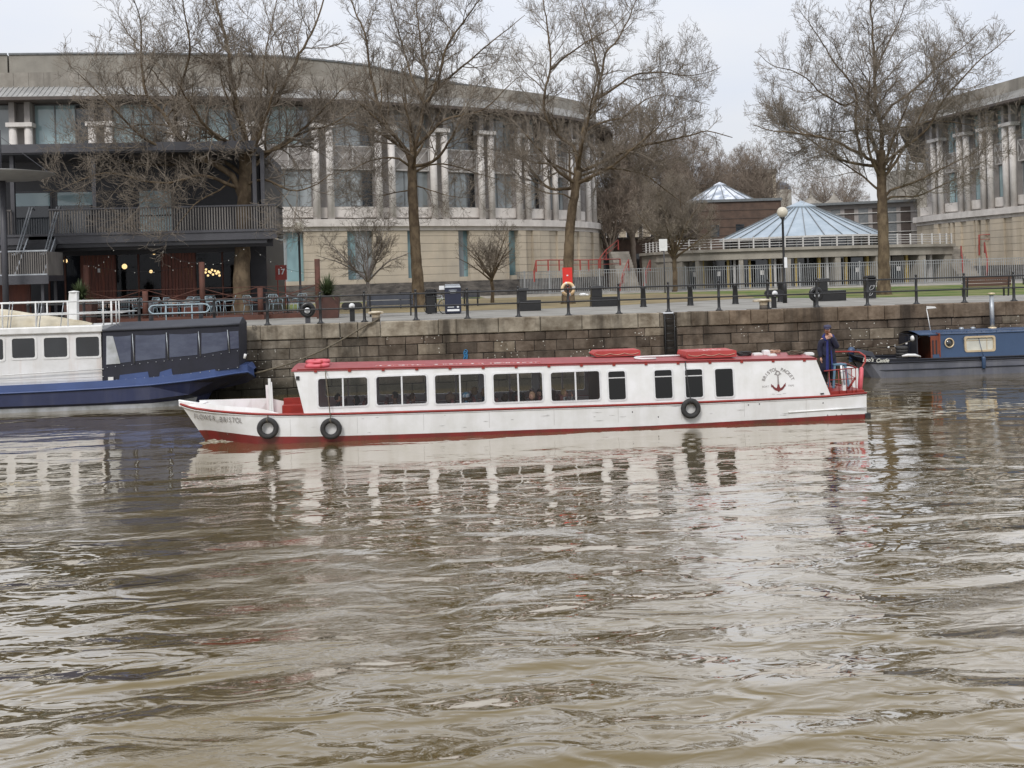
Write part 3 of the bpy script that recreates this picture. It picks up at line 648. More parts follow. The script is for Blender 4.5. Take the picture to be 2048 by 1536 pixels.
# ground floor
q=M(); q.box(x0,x1,TB,TB+.2,Z(300,508,TB),zd-.12); q.box(X(500,560,TB),X(534,560,TB),TB-.02,TB+8,QZ,zd-.15); q.box(x0,X(98,560,TB),TB,TB+.2,QZ,zd); q.box(x0,x1,TB+7.8,TB+8,QZ,zd-.12); q.build('ground_floor_cladding',K['dark'],r)
gt=Z(300,508,TB)
for a,b in ((163,231),(324,391)):
    q=M(); n=10
    for i in range(n):
        xa=X(a+(b-a)*i/n,560,TB); xb=X(a+(b-a)*(i+1)/n,560,TB); q.box(xa+.012,xb-.012,TB-.03,TB+.03,QZ,gt)
    q.build('board_panel',K['redwood'],r)
    q=M(); a0=X(a+8,600,TB);b0=X(b-3,600,TB); q.box(a0,b0,TB-.9,TB-.4,QZ,QZ+.5); 
    q.build('bench_back',K['redwood'],r)
for a,b in ((98,163),(231,324),(391,500)):
    f=M(); xa=X(a,560,TB);xb=X(b,560,TB); n=2
    for i in range(n+1): f.box(xa+(xb-xa)*i/n-.04,xa+(xb-xa)*i/n+.04,TB-.02,TB+.1,QZ,gt)
    f.box(xa,xb,TB-.02,TB+.1,QZ,QZ+.15); w=f.build('window',K['rust'],r)
    pn=M(); pn.box(xa+.04,xb-.04,TB+.03,TB+.05,QZ+.15,gt); pn.build('pane',glass('bar_glass',(.35,.37,.4),.0,.05),w)
q=M(); q.box(X(200-4,543,TB),X(200+1,543,TB),TB-.06,TB-.04,Z(200,545,TB),Z(200,537,TB)); q.build('notice',K['paper'],r)
q=M(); q.box(X(98,560,TB),x1-.3,TB+6,TB+6.4,QZ,QZ+1.2); q.build('bar_counter',K['redwood'],r)
# pendant lamps inside
lamps=[(131,522,.11),(249,533,.14),(302,543,.09),(308,506,.09)]
for i,(px_,py_,rr) in enumerate(lamps):
    v=p3(px_,py_,TB+2); l=thing('pendant_lamp',['small amber pendant lamp behind the glass left of the first red panel','bright globe pendant lamp glowing in the middle bar window','dim small pendant lamp low in the middle bar window','small pendant lamp high in the middle bar window'][i],'lamp',tuple(v),'pendant lamps inside the bar')
    q=M(); q.ball(v,rr,10); q.build('bulb',K['bulb'],l); q=M(); q.tube([v,(v.x,v.y,zd-.2)],.012,4); q.build('cord',K['black'],l)
v0=p3(424,545,TB+1.5); ch=thing('bulb_chandelier','cluster of warm glowing bulbs under a dark frame behind the right bar window','lamp',tuple(v0))
for px_,py_ in [(412,539),(418,543),(424,540),(430,542),(436,543),(411,545),(416,551),(426,549),(433,547),(438,545),(439,551),(421,545)]:
    v=p3(px_,py_,TB+1.5+rnd.uniform(-.3,.3)); q=M(); q.ball(v,.062,8); q.build('bulb',K['bulb'],ch)
q=M(); q.box(v0.x-.5,v0.x+.5,TB+1.4,TB+1.6,v0.z+.3,v0.z+.34); q.tube([(v0.x,TB+1.5,v0.z+.3),(v0.x,TB+1.5,zd-.2)],.02,5); q.build('frame',K['black'],ch)
# external stair with landing
TS=51.0
st=thing('external_staircase','grey slatted landing and stair with steel handrails rising to the bar deck','staircase',(X(40,560,TS),TS,QZ))
la,lb=X(-120,540,TS),X(95,540,TS); lz=Z(40,552,TS); lt=Z(40,504,TS)
q=M(); q.box(la,lb,TS,TS+2.4,lz-.25,lz); q.box(la,lb+.05,TS-.06,TS,lz-.38,lz+.02); q.build('landing',K['dgrey'],st)
q=M(); xx=la
while xx<lb-.03: q.box(xx,xx+.05,TS-.02,TS+.01,lz,lt); xx+=.095
yy=TS
while yy<TS+2.3: q.box(lb-.03,lb,yy,yy+.05,lz,lt); yy+=.11
q.build('balusters',K['slat'],st)
q=M(); q.box(la,lb+.03,TS-.05,TS+.05,lt,lt+.07); q.box(la,lb,TS-.05,TS+.02,lz,lz+.08); q.build('handrail',K['steel'],st)
sa,sb=X(38,470,TS+1.5),X(90,470,TS+1.5); q=M()
n=9
for i in range(n):
    zz=lz+(zd-lz)*(i+1)/n; yy=TS+1.2+(TD-TS-1.2)*i/n; q.box(sa,sb,yy,yy+.36,zz-.05,zz); q.box(sa,sb,yy,yy+.02,zz-(zd-lz)/n,zz-.05)
q.build('steps',K['dark'],st)
for xx in (sa-.05,sb+.05):
    q=M(); 
    for k in (0,.12): q.tube([(xx+k,TS+.6,lz+.95),(xx+k,TS+1.2,lz+1.05),(xx+k,TD+.2,zd+1.35),(xx+k,TD+.5,zd+1.25)],.04,6)
    q.bar((xx,TS+1.0,lz-.1),(xx,TD+.1,zd-.05),.06,.3); q.build('stair_rail',K['steel'],st)
for yy in (TS+.3,TS+2.1):
    for xx in (lb-.4,la+.4):
        q=M(); q.box(xx,xx+.12,yy,yy+.12,QZ,lz-.25); q.build('support_post',K['dgrey'],st)
q=M(); a=X(15,540,TS+2.4); q.box(la,X(62,590,TS+2.4),TS+2.3,TS+2.4,QZ,lz-.25); q.build('red_screen',K['redwood'],st)
ms=thing('canopy_mast','tall grey steel mast carrying a thin round canopy in front of the bar deck','mast',(X(6,560,TS-1),TS-1,QZ))
mx_=X(6,400,TS-1); q=M(); q.tube([(mx_,TS-1,QZ),(mx_,TS-1,Z(6,345,TS-1))],.13,10); q.tube([(mx_-.1,TS-1,Z(6,345,TS-1)),(mx_-.1,TS-1,Z(6,260,TS-1))],.09,8); q.build('mast',K['dgrey'],ms)
zc=Z(6,348,TS-1); q=M(); q.lathe([(.2,zc-.3),(1.5,zc-.22),(2.05,zc-.02),(2.1,zc+.02),(1.2,zc+.12),(.1,zc+.14)],(mx_+.05,TS-1,0),32); q.build('canopy_disc',K['zinc'],ms)
q=M(); q.tube([(mx_,TS-1,Z(6,275,TS-1)),(mx_+2.0,TS-1,zc)],.012,4); q.build('stay_cable',K['dgrey'],ms)
# ---------------- terrace of the bar ----------------
TE=51.4
tz=QZ+.22
te=thing('terrace_platform','low red brown timber terrace platform in front of the bar','platform',(X(400,630,TE),TE,QZ))
q=M(); q.box(X(60,630,TE),X(528,632,TE),TE,TB-.1,QZ-.02,tz); q.build('decking',K['rust'],te)
TE2=52.4
q=M(); q.box(X(528,632,TE)+.01,X(640,628,TE2),TE2,TB+2,QZ-.02,tz-.02); q.build('decking_extension',K['rust'],te)
tf=thing('terrace_fence','rusty post and wire fence with crossed bars round the bar terrace','fence',(X(400,630,TE+.3),TE+.3,tz))
PF=[(172,530,TE+2.2),(290,582,TE+.2),(403,524,TE+1.0),(520,575,TE+.4),(634,518,TE2+.2)]
for px_,py_,t in PF:
    v=p3(px_,py_,t); q=M(); q.tube([(v.x,t,tz-.1),(v.x,t,v.z)],.13,10); q.build('post',K['rust'],tf)
for a,b in zip(PF[:-1],PF[1:]):
    A=p3(a[0],600,a[2]);B=p3(b[0],600,b[2]); q=M()
    for zz in (.55,.8,1.0,1.3): q.tube([(A.x,A.y,tz+zz),((A.x+B.x)/2,(A.y+B.y)/2,tz+zz-.02),(B.x,B.y,tz+zz)],.012,4)
    q.tube([(A.x,A.y,tz+.5),(B.x,B.y,tz+1.3)],.02,4); q.tube([(A.x,A.y,tz+1.3),(B.x,B.y,tz+.5)],.02,4); q.build('wire_panel',K['rust'],tf)
# festoon lights
fl=[((172,530),(232,492),TE+2),((172,530),(403,527),TE+1.6),((403,525),(300,480),TE+1.6),((403,525),(495,490),TE+1.2),((510,500),(634,545),TE2+.6)]
labs=['string of small white bulbs rising from the left rusty post to the deck edge','long level string of small white bulbs between the two tall rusty posts','string of small white bulbs rising leftwards from the middle rusty post','string of small white bulbs rising rightwards from the middle rusty post to the tree','string of small bulbs hanging right of the trunk above the terrace corner']
for (a,b,t),lb_ in zip(fl,labs):
    A=p3(*a,t);B=p3(*b,t); r=thing('festoon_lights',lb_,'string lights',tuple(A),'strings of bulbs over the bar terrace'); q=M(); pts=[]
    for i in range(13):
        k=i/12; p=A.lerp(B,k); p.z-=.35*math.sin(math.pi*k); pts.append(p)
    q.tube(pts,.008,3); q.build('cable',K['black'],r); q=M()
    for p in pts[1:-1:2]: q.ball((p.x,p.y,p.z-.05),.018,6)
    q.build('bulbs',K['wbulb'],r)
# furniture
def metal_chair():
    r=thing('terrace_chair','x','chair',(0,0,0),'metal armchairs on the bar terrace')
    q=M()
    for i in range(7): q.box(-.22+i*.065,-.22+i*.065+.045,-.21,.23,.44,.455)
    q.build('seat',K['chair'],r)
    q=M(); 
    for i in range(6): 
        x=-.2+i*.08; q.tube([(x,.23,.46),(x*1.02,.29,.7),(x*1.05,.33,.86)],.012,5)
    q.tube([(-.24,.2,.45),(-.25,.31,.8),(-.18,.345,.9),(.18,.345,.9),(.25,.31,.8),(.24,.2,.45)],.016,6); q.build('backrest',K['chair'],r)
    for s in (-1,1):
        q=M(); q.tube([(s*.25,.29,.68),(s*.29,.05,.67),(s*.29,-.18,.65),(s*.25,-.21,.45)],.014,6); q.build('armrest',K['chair'],r)
        for yy,yo in ((-.2,-.05),(.22,.06)):
            q=M(); q.tube([(s*.22,yy,.45),(s*.26,yy+yo,0)],.014,6); q.build('leg',K['chair'],r)
    return r
CH=[(247,607,200,52.2,'facing right near the potted palm'),(198,606,170,52.6,'half hidden behind the white boat rail'),(277,600,20,53.3,''),(303,604,-70,52.3,'left of the barrier, seen from its side'),(345,603,60,52.5,''),(370,604,-40,52.6,''),(383,603,-120,52.2,''),(428,604,80,52.3,''),(438,600,70,53.6,''),(457,603,-80,52.6,''),(503,604,150,52.4,''),(552,602,30,53.2,''),(600,600,-150,53.4,''),(322,598,150,54.4,''),(412,598,200,54.6,''),(588,598,90,54.4,'')]
CL=['pale blue metal armchair just right of the white boat railing corner','pale blue metal armchair behind the rounded corner of the white boat railing','pale blue metal chair deeper on the terrace left of the short rusty post','pale blue metal chair seen side on at the left end of the pipe barrier','pale blue metal chair left of the pair in the middle of the pipe barrier','pale blue metal armchair at the small table above the barrier middle','pale blue metal armchair just left of the middle rusty post','pale blue metal chair between the middle rusty post and the big trunk','rear pale blue chair left of the big plane trunk','pale blue metal chair right beside the big plane trunk, left side','pale blue metal chair right of the big plane trunk','pale grey armchair left of the lamp post on the terrace corner','pale grey chair between the lamp post and the tall rusty post','rear pale chair against the second red board panel','rear pale chair under the bulb chandelier window','rear pale chair behind the terrace corner lamp post']
c0=metal_chair(); 
for i,(px_,py_,rz,t,_) in enumerate(CH):
    x=X(px_,620,t); o=c0 if i==0 else dup(c0,(0,0,0)); o.location=(x,t,tz); o.rotation_euler=(0,0,R(rz)); o['label']=CL[i]
def table():
    r=thing('terrace_table','x','table',(0,0,0),'small tables on the bar terrace')
    q=M(); q.box(-.38,.38,-.38,.38,.72,.75); q.build('tabletop',K['slat'],r)
    q=M(); q.tube([(0,0,.03),(0,0,.72)],.03,6); q.box(-.25,.25,-.03,.03,0,.03); q.box(-.03,.03,-.25,.25,0,.029); q.build('pedestal',K['black'],r); return r
t0=table()
TL=['square table by the potted palm with pale cushions nearby','square table between the chairs above the pipe barrier','square table right of the middle rusty post','square table beside the lamp post at the terrace corner']
for i,(px_,t) in enumerate([(215,53),(335,53.4),(410,53.2),(575,53.8)]):
    o=t0 if i==0 else dup(t0,(0,0,0)); o.location=(X(px_,610,t),t,tz); o['label']=TL[i]
K['cush']=mat('cream_cushion',(.62,.55,.45),(.50,.30,.22),9,.9)
for i,(px_,py_) in enumerate([(343,598),(378,596),(214,603),(205,600)]):
    v=p3(px_,py_,55); q=M(); 
    for k in range(3): q.ball((v.x,v.y,tz+.5+.11*k),.33,12,sc=(1,.7,.2))
    tag(q.build('cushion_stack',K['cush']),['stack of orange and cream cushions before the second red panel','stack of pale cushions right of the small terrace table','pale cushions beside the first red panel','flat pale cushions left of the first red panel'][i],'cushions','cushion stacks on the terrace')

    b_=M(); b_.box(v.x-.5,v.x+.5,v.y-.25,v.y+.3,tz,tz+.43); b_.build('bench',K['redwood'],None); bb=bpy.data.objects['bench' if i==0 else 'bench.%03d'%i]; tag(bb,['low red wood bench carrying the orange and cream cushions','low red wood bench under the pale cushions right of the small table','low red wood bench below the cushions at the first red panel','low red wood bench under the flat pale cushions'][i],'bench','low wood benches on the terrace')
# palms in planters
def spiky(m,c,n,rad,droop,w,rg,up=.2):
    for i in range(n):
        a=rg.uniform(0,6.283); el=rg.uniform(up,1.5); L_=rad*rg.uniform(.6,1.1); pts=[];
        for k in range(6):
            t=k/5; h=L_*t*math.cos(el); z=L_*t*math.sin(el)-droop*t*t*L_*math.cos(el); pts.append(Vector((c[0]+h*math.cos(a),c[1]+h*math.sin(a),c[2]+z)))
        s=Vector((-math.sin(a),math.cos(a),0)); vs=[]
        for k,p in enumerate(pts): ww=w*(1-k/5)**.6*.5+.002; vs+= [p-s*ww,p+s*ww]
        m.add(vs,[(2*k,2*k+1,2*k+3,2*k+2) for k in range(5)],0,False)
K['palm']=mat('palm_leaf',(.085,.115,.045),(.045,.065,.025),3,.6)
K['terra']=mat('brown_planter',(.085,.035,.025),(.05,.022,.016),2,.7)
rp=random.Random(5)
for px_,py0,py1,t,wd,lab in ((162,600,640,51.3-.8,.62,'bushy green palm in a red brown square planter left of the bar terrace'),(656,592,634,50.6,.55,'dark spiky palm in a brown planter beside the tall rusty post')):
    x=X(px_,620,t); zt=Z(px_,py0,t); r=thing('potted_palm',lab,'potted plant',(x,t,QZ),'palms in planters')
    q=M(); q.hexa([(x-wd*.85,t-.45,QZ),(x+wd*.85,t-.45,QZ),(x+wd*.85,t+.45,QZ),(x-wd*.85,t+.45,QZ),(x-wd,t-.5,zt),(x+wd,t-.5,zt),(x+wd,t+.5,zt),(x-wd,t+.5,zt)]); q.build('planter',K['terra'],r)
    q=M(); spiky(q,(x,t,zt),260,.95 if px_<400 else 1.15,.5,.05,rp); spiky(q,(x,t,zt+.25),160,.75,.4,.04,rp); q.build('foliage',K['palm'],r)
# ---------------- bare trees ----------------
K['bark']=mat('plane_bark',(.165,.125,.08),(.08,.058,.038),2.6,.9,bump=.02,bsc=5,lo=.4,hi=.6,spec=.2,stretch=(1,1,.6))
K['twig']=mat('bare_twigs',(.235,.20,.16),(.145,.122,.097),1.2,.9,spec=.2)
K['twigb']=mat('hazy_brown_twigs',(.25,.205,.165),(.17,.135,.105),1.2,.9,spec=.2)
K['barkg']=mat('pale_grey_bark',(.36,.33,.30),(.24,.21,.19),3,.9,spec=.2)
class Tree:
    def __init__(s,seed,y0,minr=.0095,wig=.25,env=None,density=1.0):
        s.r=random.Random(seed); s.trunk=M(); s.crown=M(); s.minr=minr; s.wig=wig; s.env=env; s.cnt=0; s.den=density
    def rv(s):
        while 1:
            v=Vector((s.r.uniform(-1,1),s.r.uniform(-1,1),s.r.uniform(-1,1)))
            if .05<v.length<1: return v.normalized()
    def inside(s,p):
        return s.env is None or s.env(p)
    def limb(s,pts,r0,r1,children=None,clen=None):
        # main limb given as control points; subdivide + wiggle, then sprout
        P=[Vector(p) for p in pts]; fine=[]
        for i in range(len(P)-1):
            a=P[max(i-1,0)];b=P[i];c=P[i+1];d=P[min(i+2,len(P)-1)]
            n=max(2,int((c-b).length/.35))
            for k in range(n):
                t=k/n; fine.append(.5*((2*b)+(c-a)*t+(2*a-5*b+4*c-d)*t*t+(3*b-a-3*c+d)*t**3)+s.rv()*min(.05,r0*.25))
        fine.append(P[-1]); n=len(fine); rs=[r0+(r1-r0)*(i/(n-1))**.8 for i in range(n)]
        s.trunk.tube(fine,rs,9 if r0>.15 else 6)
        return fine,rs
    def sprout(s,fine,rs,every,lmax,lmin,level=0,start=.25,rf=.55,updir=.25):
        n=len(fine); acc=0
        for i in range(1,n):
            acc+=(fine[i]-fine[i-1]).length
            t=i/(n-1)
            if t<start: acc=0; continue
            if acc>every*s.r.uniform(.6,1.4):
                acc=0; d=(fine[i]-fine[i-1]).normalized(); side=s.rv(); side=(side-d*side.dot(d)).normalized()
                dd=(d*.55+side*.9+Vector((0,0,updir))).normalized()
                s.branch(fine[i],dd,s.r.uniform(lmin,lmax)*(1-.45*t),min(rs[i]*rf,.06),level+1)
        d=(fine[-1]-fine[-2]).normalized()
        s.branch(fine[-1],d,lmax*.6,rs[-1],level+1)
    def branch(s,p,d,L,r,level):
        if L<.17 or not s.inside(p): return
        step=max(.14,min(.4,L/6)); n=max(3,int(L/step)); step=L/n; pts=[p]; cur=d.normalized(); curve=s.rv()*.12
        for i in range(n):
            cur=(cur+s.rv()*s.wig+curve+Vector((0,0,.05))).normalized(); p=p+cur*step; pts.append(p)
            if not s.inside(p) : break
        n=len(pts)-1
        re=max(s.minr*.7,r*.35); rs=[max(s.minr*.7,r+(re-r)*i/n) for i in range(n+1)]
        (s.crown if r<.05 else s.trunk).tube(pts,rs,5 if r>.05 else (4 if r>.02 else 3),cap=False); s.cnt+=n
        if level>=5: return
        ev=max(.13,L*.105)/s.den; acc=s.r.uniform(0,ev); sd=1
        for i in range(1,n+1):
            acc+=step
            while acc>ev:
                acc-=ev
                if s.r.random()<.9:
                    dd=(pts[i]-pts[i-1]).normalized(); side=s.rv(); side=(side-dd*side.dot(dd)).normalized()
                    nd=(dd*.85+side*.75+Vector((0,0,.14))).normalized()
                    s.branch(pts[i],nd,L*s.r.uniform(.36,.68)*(1-.3*i/n),rs[i]*.62,level+1)
def P2W(lst,t,offs):
    n=len(lst); out=[]
    for i,(x,y) in enumerate(lst):
        k=i/(n-1); tt=t+offs*(k**1.0); v=p3(x,y,t); sc=tt/t  # keep the photo direction at the new depth
        d=ray(x,y); kk=tt/d[1]; out.append(Vector((d[0]*kk,tt,HC+d[2]*kk)))
    return out
def plane_tree(name,label,t,trunk,r0,r1,limbs,env_px,seed,extra=6,den=1.0,lmax=3.6):
    base=p3(*trunk[0],t); base.z=QZ
    cx_,cyy,rx,ry=env_px; C=p3(cx_,cyy,t); sc_=t/F
    def env(p,C=C,rx=rx*sc_,ry=ry*sc_):
        dx=(p.x-C.x)/rx; dz=(p.z-C.z)/ry; dy=(p.y-C.y)/(rx*.85)
        return dx*dx+dz*dz+dy*dy<1
    T=Tree(seed,t,env=env,density=den); rg=T.r
    tp=[p3(x,y,t) for x,y in trunk]; tp[0].z=QZ-.05
    fine,rs=[],[]
    n=len(tp); 
    rr=[r0*1.55,r0*1.12]+[r0+(r1-r0)*i/(n-3) for i in range(n-2)] if n>3 else [r0,r0,r1]
    pts=[];rad=[]
    for i in range(n-1):
        for k in range(5):
            u=k/5; pts.append(tp[i].lerp(tp[i+1],u)+T.rv()*.02); rad.append(rr[i]+(rr[i+1]-rr[i])*(u if i else u**.45)+rg.uniform(-.012,.012))
    pts.append(tp[-1]); rad.append(rr[-1]); T.trunk.tube(pts,rad,14)
    q=len(limbs)
    for i,(lp,ra,of) in enumerate(limbs):
        f,rs=T.limb(P2W(lp,t,of),ra*.86,ra*.16); T.sprout(f,rs,.185/den,lmax,lmax*.4,start=.22)
    # limbs towards and away from the camera, springing from the upper trunk
    top=tp[-1]
    for i in range(extra):
        a=(i+.5)/extra*math.pi*2+rg.uniform(-.3,.3); p0=pts[int(len(pts)*rg.uniform(.72,.97))]
        out=Vector((math.cos(a)*.55,math.sin(a),0)).normalized(); Rr=min(rx*sc_,6.5)*rg.uniform(.6,.9)
        el=rg.uniform(.15,1.0); tip=p0+out*Rr*math.cos(el)+Vector((0,0,Rr*math.sin(el)+1.0)); mid=p0.lerp(tip,.45)+Vector((0,0,-.1*Rr))+T.rv()*.5
        f,rs=T.limb([p0,mid,tip],.12,.03); T.sprout(f,rs,.24/den,lmax*.9,lmax*.35)
    r=thing(name,label,'tree',tuple(base),'large bare plane trees on the quay')
    T.trunk.build('trunk',K['bark'],r,fix=False); T.crown.build('crown',K['twig'],r,fix=False)
    return T.cnt
n1=plane_tree('plane_tree','largest bare plane tree, its thick trunk before the bar terrace',55.2,[(483,634),(483,600),(484,540),(486,470),(488,410),(490,350),(491,300)],.39,.27,[
 ([(488,400),(465,353),(430,330),(396,312),(355,271),(323,225),(293,190),(285,150),(282,110),(283,60)],.22,-1.5),
 ([(488,330),(492,290),(485,250),(472,200),(462,140),(452,80),(435,20),(425,-40)],.20,1.0),
 ([(490,330),(505,290),(530,230),(565,175),(598,110),(630,50),(650,-15)],.19,-1),
 ([(490,360),(520,320),(560,290),(610,265),(670,245),(712,215)],.14,2),
 ([(485,350),(450,325),(400,322),(330,330),(260,325),(190,300),(150,290)],.13,2.5),
 ([(486,380),(450,365),(400,350),(340,365),(280,360),(210,345),(140,370)],.12,-3),
 ([(396,312),(370,300),(330,296),(280,270),(240,230),(200,190),(160,150)],.12,-4),
 ([(490,370),(530,360),(580,380),(620,375),(660,350)],.10,-3),
 ([(355,271),(350,220),(365,160),(380,100),(370,30),(360,-30)],.11,-3.5),
 ([(505,290),(520,250),(522,190),(530,110),(545,40),(560,-30)],.11,3),
 ([(465,353),(440,380),(400,400),(370,430),(350,460)],.07,-2.5)],(410,250,330,320),11,extra=7,den=.92,lmax=4.3)
n2=plane_tree('plane_tree','bare plane tree with a slim trunk behind the litter bins, second from the left',63.0,[(838,612),(836,570),(832,520),(829,450),(825,390),(824,340),(824,305)],.32,.24,[
 ([(824,330),(806,293),(773,250),(756,206),(745,162),(736,115),(730,70),(705,10),(690,-40)],.17,-1),
 ([(824,310),(836,271),(844,230),(847,203),(852,150),(842,90),(835,30),(830,-30)],.17,1.5),
 ([(847,210),(869,184),(882,140),(890,100),(925,45),(970,-15),(985,-50)],.13,-1.5),
 ([(869,184),(905,150),(935,125),(978,88),(1020,55),(1050,30)],.11,1),
 ([(828,300),(855,271),(888,241),(930,230),(970,218),(1005,184),(1030,160)],.13,-2),
 ([(820,310),(784,282),(750,262),(719,252),(690,246),(655,250),(620,235)],.12,2),
 ([(822,335),(798,318),(770,316),(740,322),(700,340),(660,350)],.09,-2.5),
 ([(828,345),(860,330),(900,330),(950,345),(1000,360)],.09,2.5),
 ([(847,205),(828,167),(818,135),(806,95),(790,40),(775,-20)],.10,2.5),
 ([(826,370),(860,380),(900,392),(940,395)],.06,-2),([(824,380),(790,385),(760,392),(730,385)],.06,2)],(840,215,235,290),12,extra=6,den=.98,lmax=3.9)
n3=plane_tree('plane_tree','bare plane tree behind the red lifebuoy board, leaning slightly to the right',62.0,[(1137,612),(1136,570),(1137,520),(1139,470),(1144,420),(1152,375),(1157,335)],.29,.23,[
 ([(1157,345),(1147,293),(1123,277),(1098,245),(1088,215),(1089,185),(1101,135),(1098,80),(1090,20),(1080,-30)],.15,-1),
 ([(1101,140),(1135,110),(1180,80),(1225,55),(1260,20)],.08,-2),
 ([(1157,335),(1164,271),(1178,230),(1191,197),(1202,151),(1212,107),(1238,75),(1265,20),(1280,-20)],.17,1),
 ([(1191,200),(1230,175),(1270,150),(1325,145),(1375,152),(1430,140)],.10,-1.5),
 ([(1170,270),(1180,255),(1208,244),(1245,235),(1273,222),(1310,235),(1350,225)],.10,2),
 ([(1160,342),(1191,331),(1232,310),(1292,290),(1355,277),(1415,263),(1465,275)],.14,-1),
 ([(1162,352),(1195,340),(1232,337),(1290,350),(1330,380),(1370,410)],.10,2),
 ([(1145,400),(1128,389),(1093,386),(1060,370),(1027,359)],.06,-2),
 ([(1150,350),(1110,330),(1070,325),(1030,310),(990,300)],.09,2),
 ([(1202,160),(1190,110),(1180,60),(1165,10),(1150,-40)],.08,2),
 ([(1240,240),(1290,200),(1330,190),(1380,200),(1420,210)],.06,2.5)],(1185,225,265,285),13,extra=6,den=1.0,lmax=4.1)
n4=plane_tree('plane_tree','bare plane tree with a straight trunk beside the black graffitied litter bin, farthest right',60.5,[(1768,592),(1768,560),(1767,500),(1766,440),(1764,390),(1762,340),(1762,300)],.32,.24,[
 ([(1762,320),(1764,271),(1757,235),(1750,200),(1750,150),(1746,90),(1742,20),(1738,-30)],.17,0),
 ([(1762,240),(1785,210),(1808,195),(1838,170),(1880,130),(1930,90),(1975,50)],.11,1.5),
 ([(1760,335),(1748,321),(1723,307),(1712,244),(1712,189),(1696,157),(1672,130),(1645,85),(1610,35)],.13,-1),
 ([(1730,310),(1700,298),(1679,285),(1652,277),(1597,266),(1550,262),(1505,250)],.12,-2),
 ([(1758,380),(1745,370),(1726,353),(1700,335),(1672,318),(1640,310),(1600,330)],.09,2),
 ([(1758,262),(1725,258),(1693,263),(1650,262),(1610,270)],.08,2.5),
 ([(1712,200),(1690,211),(1660,195),(1636,181),(1614,157),(1580,140),(1543,130),(1515,105)],.08,-2),
 ([(1765,340),(1778,318),(1811,293),(1857,255),(1879,211),(1906,178),(1953,126),(1994,94),(2030,60)],.12,-2),
 ([(1768,400),(1780,381),(1830,364),(1884,337),(1910,325),(1960,300)],.10,-1.5),
 ([(1770,405),(1783,394),(1835,392),(1880,372),(1920,355),(1970,340)],.09,2),
 ([(1764,265),(1795,256),(1830,252),(1871,241),(1953,250),(2000,240)],.08,2.5),
 ([(1750,150),(1765,110),(1790,60),(1810,10),(1830,-30)],.07,-2)],(1765,220,285,300),14,extra=6,den=1.02,lmax=4.2)
def small_tree(label,px,pyb,t,topy,half,seed,group=None,name='small_bare_tree',bk='barkg',fork=.32,dens=1.3,nl=12,tw='twig'):
    b=p3(px,pyb,t); b.z=QZ; H=p3(px,topy,t).z-QZ; hw=half*t/F
    C=Vector((b.x,b.y,QZ+H*.62))
    env=lambda p: ((p.x-C.x)/hw)**2+((p.y-C.y)/hw)**2+((p.z-C.z)/(H*.42))**2<1
    T=Tree(seed,t,env=env,density=dens,wig=.22,minr=.008 if t<100 else .014); f,rs=T.limb([b-Vector((0,0,.05)),b+Vector((.05,0,H*fork*.5)),b+Vector((0,0,H*fork))],.04*H**.75,.03*H**.75)
    for i in range(nl):
        a=i/nl*6.283*1.618+T.r.uniform(-.3,.3); el=T.r.uniform(.35,1.35); L_=H*.58
        tip=f[-1]+Vector((math.cos(a)*math.cos(el)*hw*1.1,math.sin(a)*math.cos(el)*hw*1.1,L_*math.sin(el))); mid=f[-1].lerp(tip,.5)+T.rv()*.1*H*.3
        g,r2=T.limb([f[-1]-Vector((0,0,T.r.uniform(0,.2)*H*fork)),mid,tip],.02*H**.8,.012); T.sprout(g,r2,.20 if t<100 else .5,H*.36,H*.16,level=1)
    r=thing(name,label,'tree',tuple(b),group); T.trunk.build('trunk',K[bk],r,fix=False); T.crown.build('crown',K[tw],r,fix=False); return T.cnt
ns=[small_tree('small round headed bare tree with a pale grey trunk behind the blue grey bench',736,600,66,425,100,21,'small bare trees on the lawn'),
 small_tree('small bare tree with a slender trunk at the left end of the grey fence',984,597,70,438,72,22,'small bare trees on the lawn',bk='bark'),
 small_tree('dark bare tree rising behind the white notice board before the podium',1350,585,88,345,95,23,'small bare trees on the lawn',bk='bark'),
 small_tree('far dense bare tree between the office building and the pale cone, left one',1265,470,120,215,110,24,'dense bare trees behind the terrace',name='background_tree',bk='twigb',tw='twigb',nl=12,dens=.9),
 small_tree('far dense bare tree just left of the pale glazed cone',1375,470,160,262,95,25,'dense bare trees behind the terrace',name='background_tree',bk='twigb',tw='twigb',nl=12,dens=.9),
 small_tree('far bare tree between the two glazed cones',1520,470,150,285,85,26,'dense bare trees behind the terrace',name='background_tree',bk='twigb',tw='twigb',nl=10,dens=.8),
 small_tree('far bare tree rising above the brown brick building, right of the tallest ones',1462,440,170,300,80,27,'dense bare trees behind the terrace',name='background_tree',bk='twigb',tw='twigb',nl=12,dens=.9),
 small_tree('far bare tree above the dark steel building, left of its middle',1660,440,180,305,80,28,'dense bare trees behind the terrace',name='background_tree',bk='twigb',tw='twigb',nl=12,dens=.8),
 small_tree('dark bare tree beside the red stair rails at the office building corner',1222,520,112,330,70,29,'dense bare trees behind the terrace',name='background_tree',bk='twigb',tw='twigb',nl=12,dens=.9)]
print('TWIGS',n1,n2,n3,n4,ns)
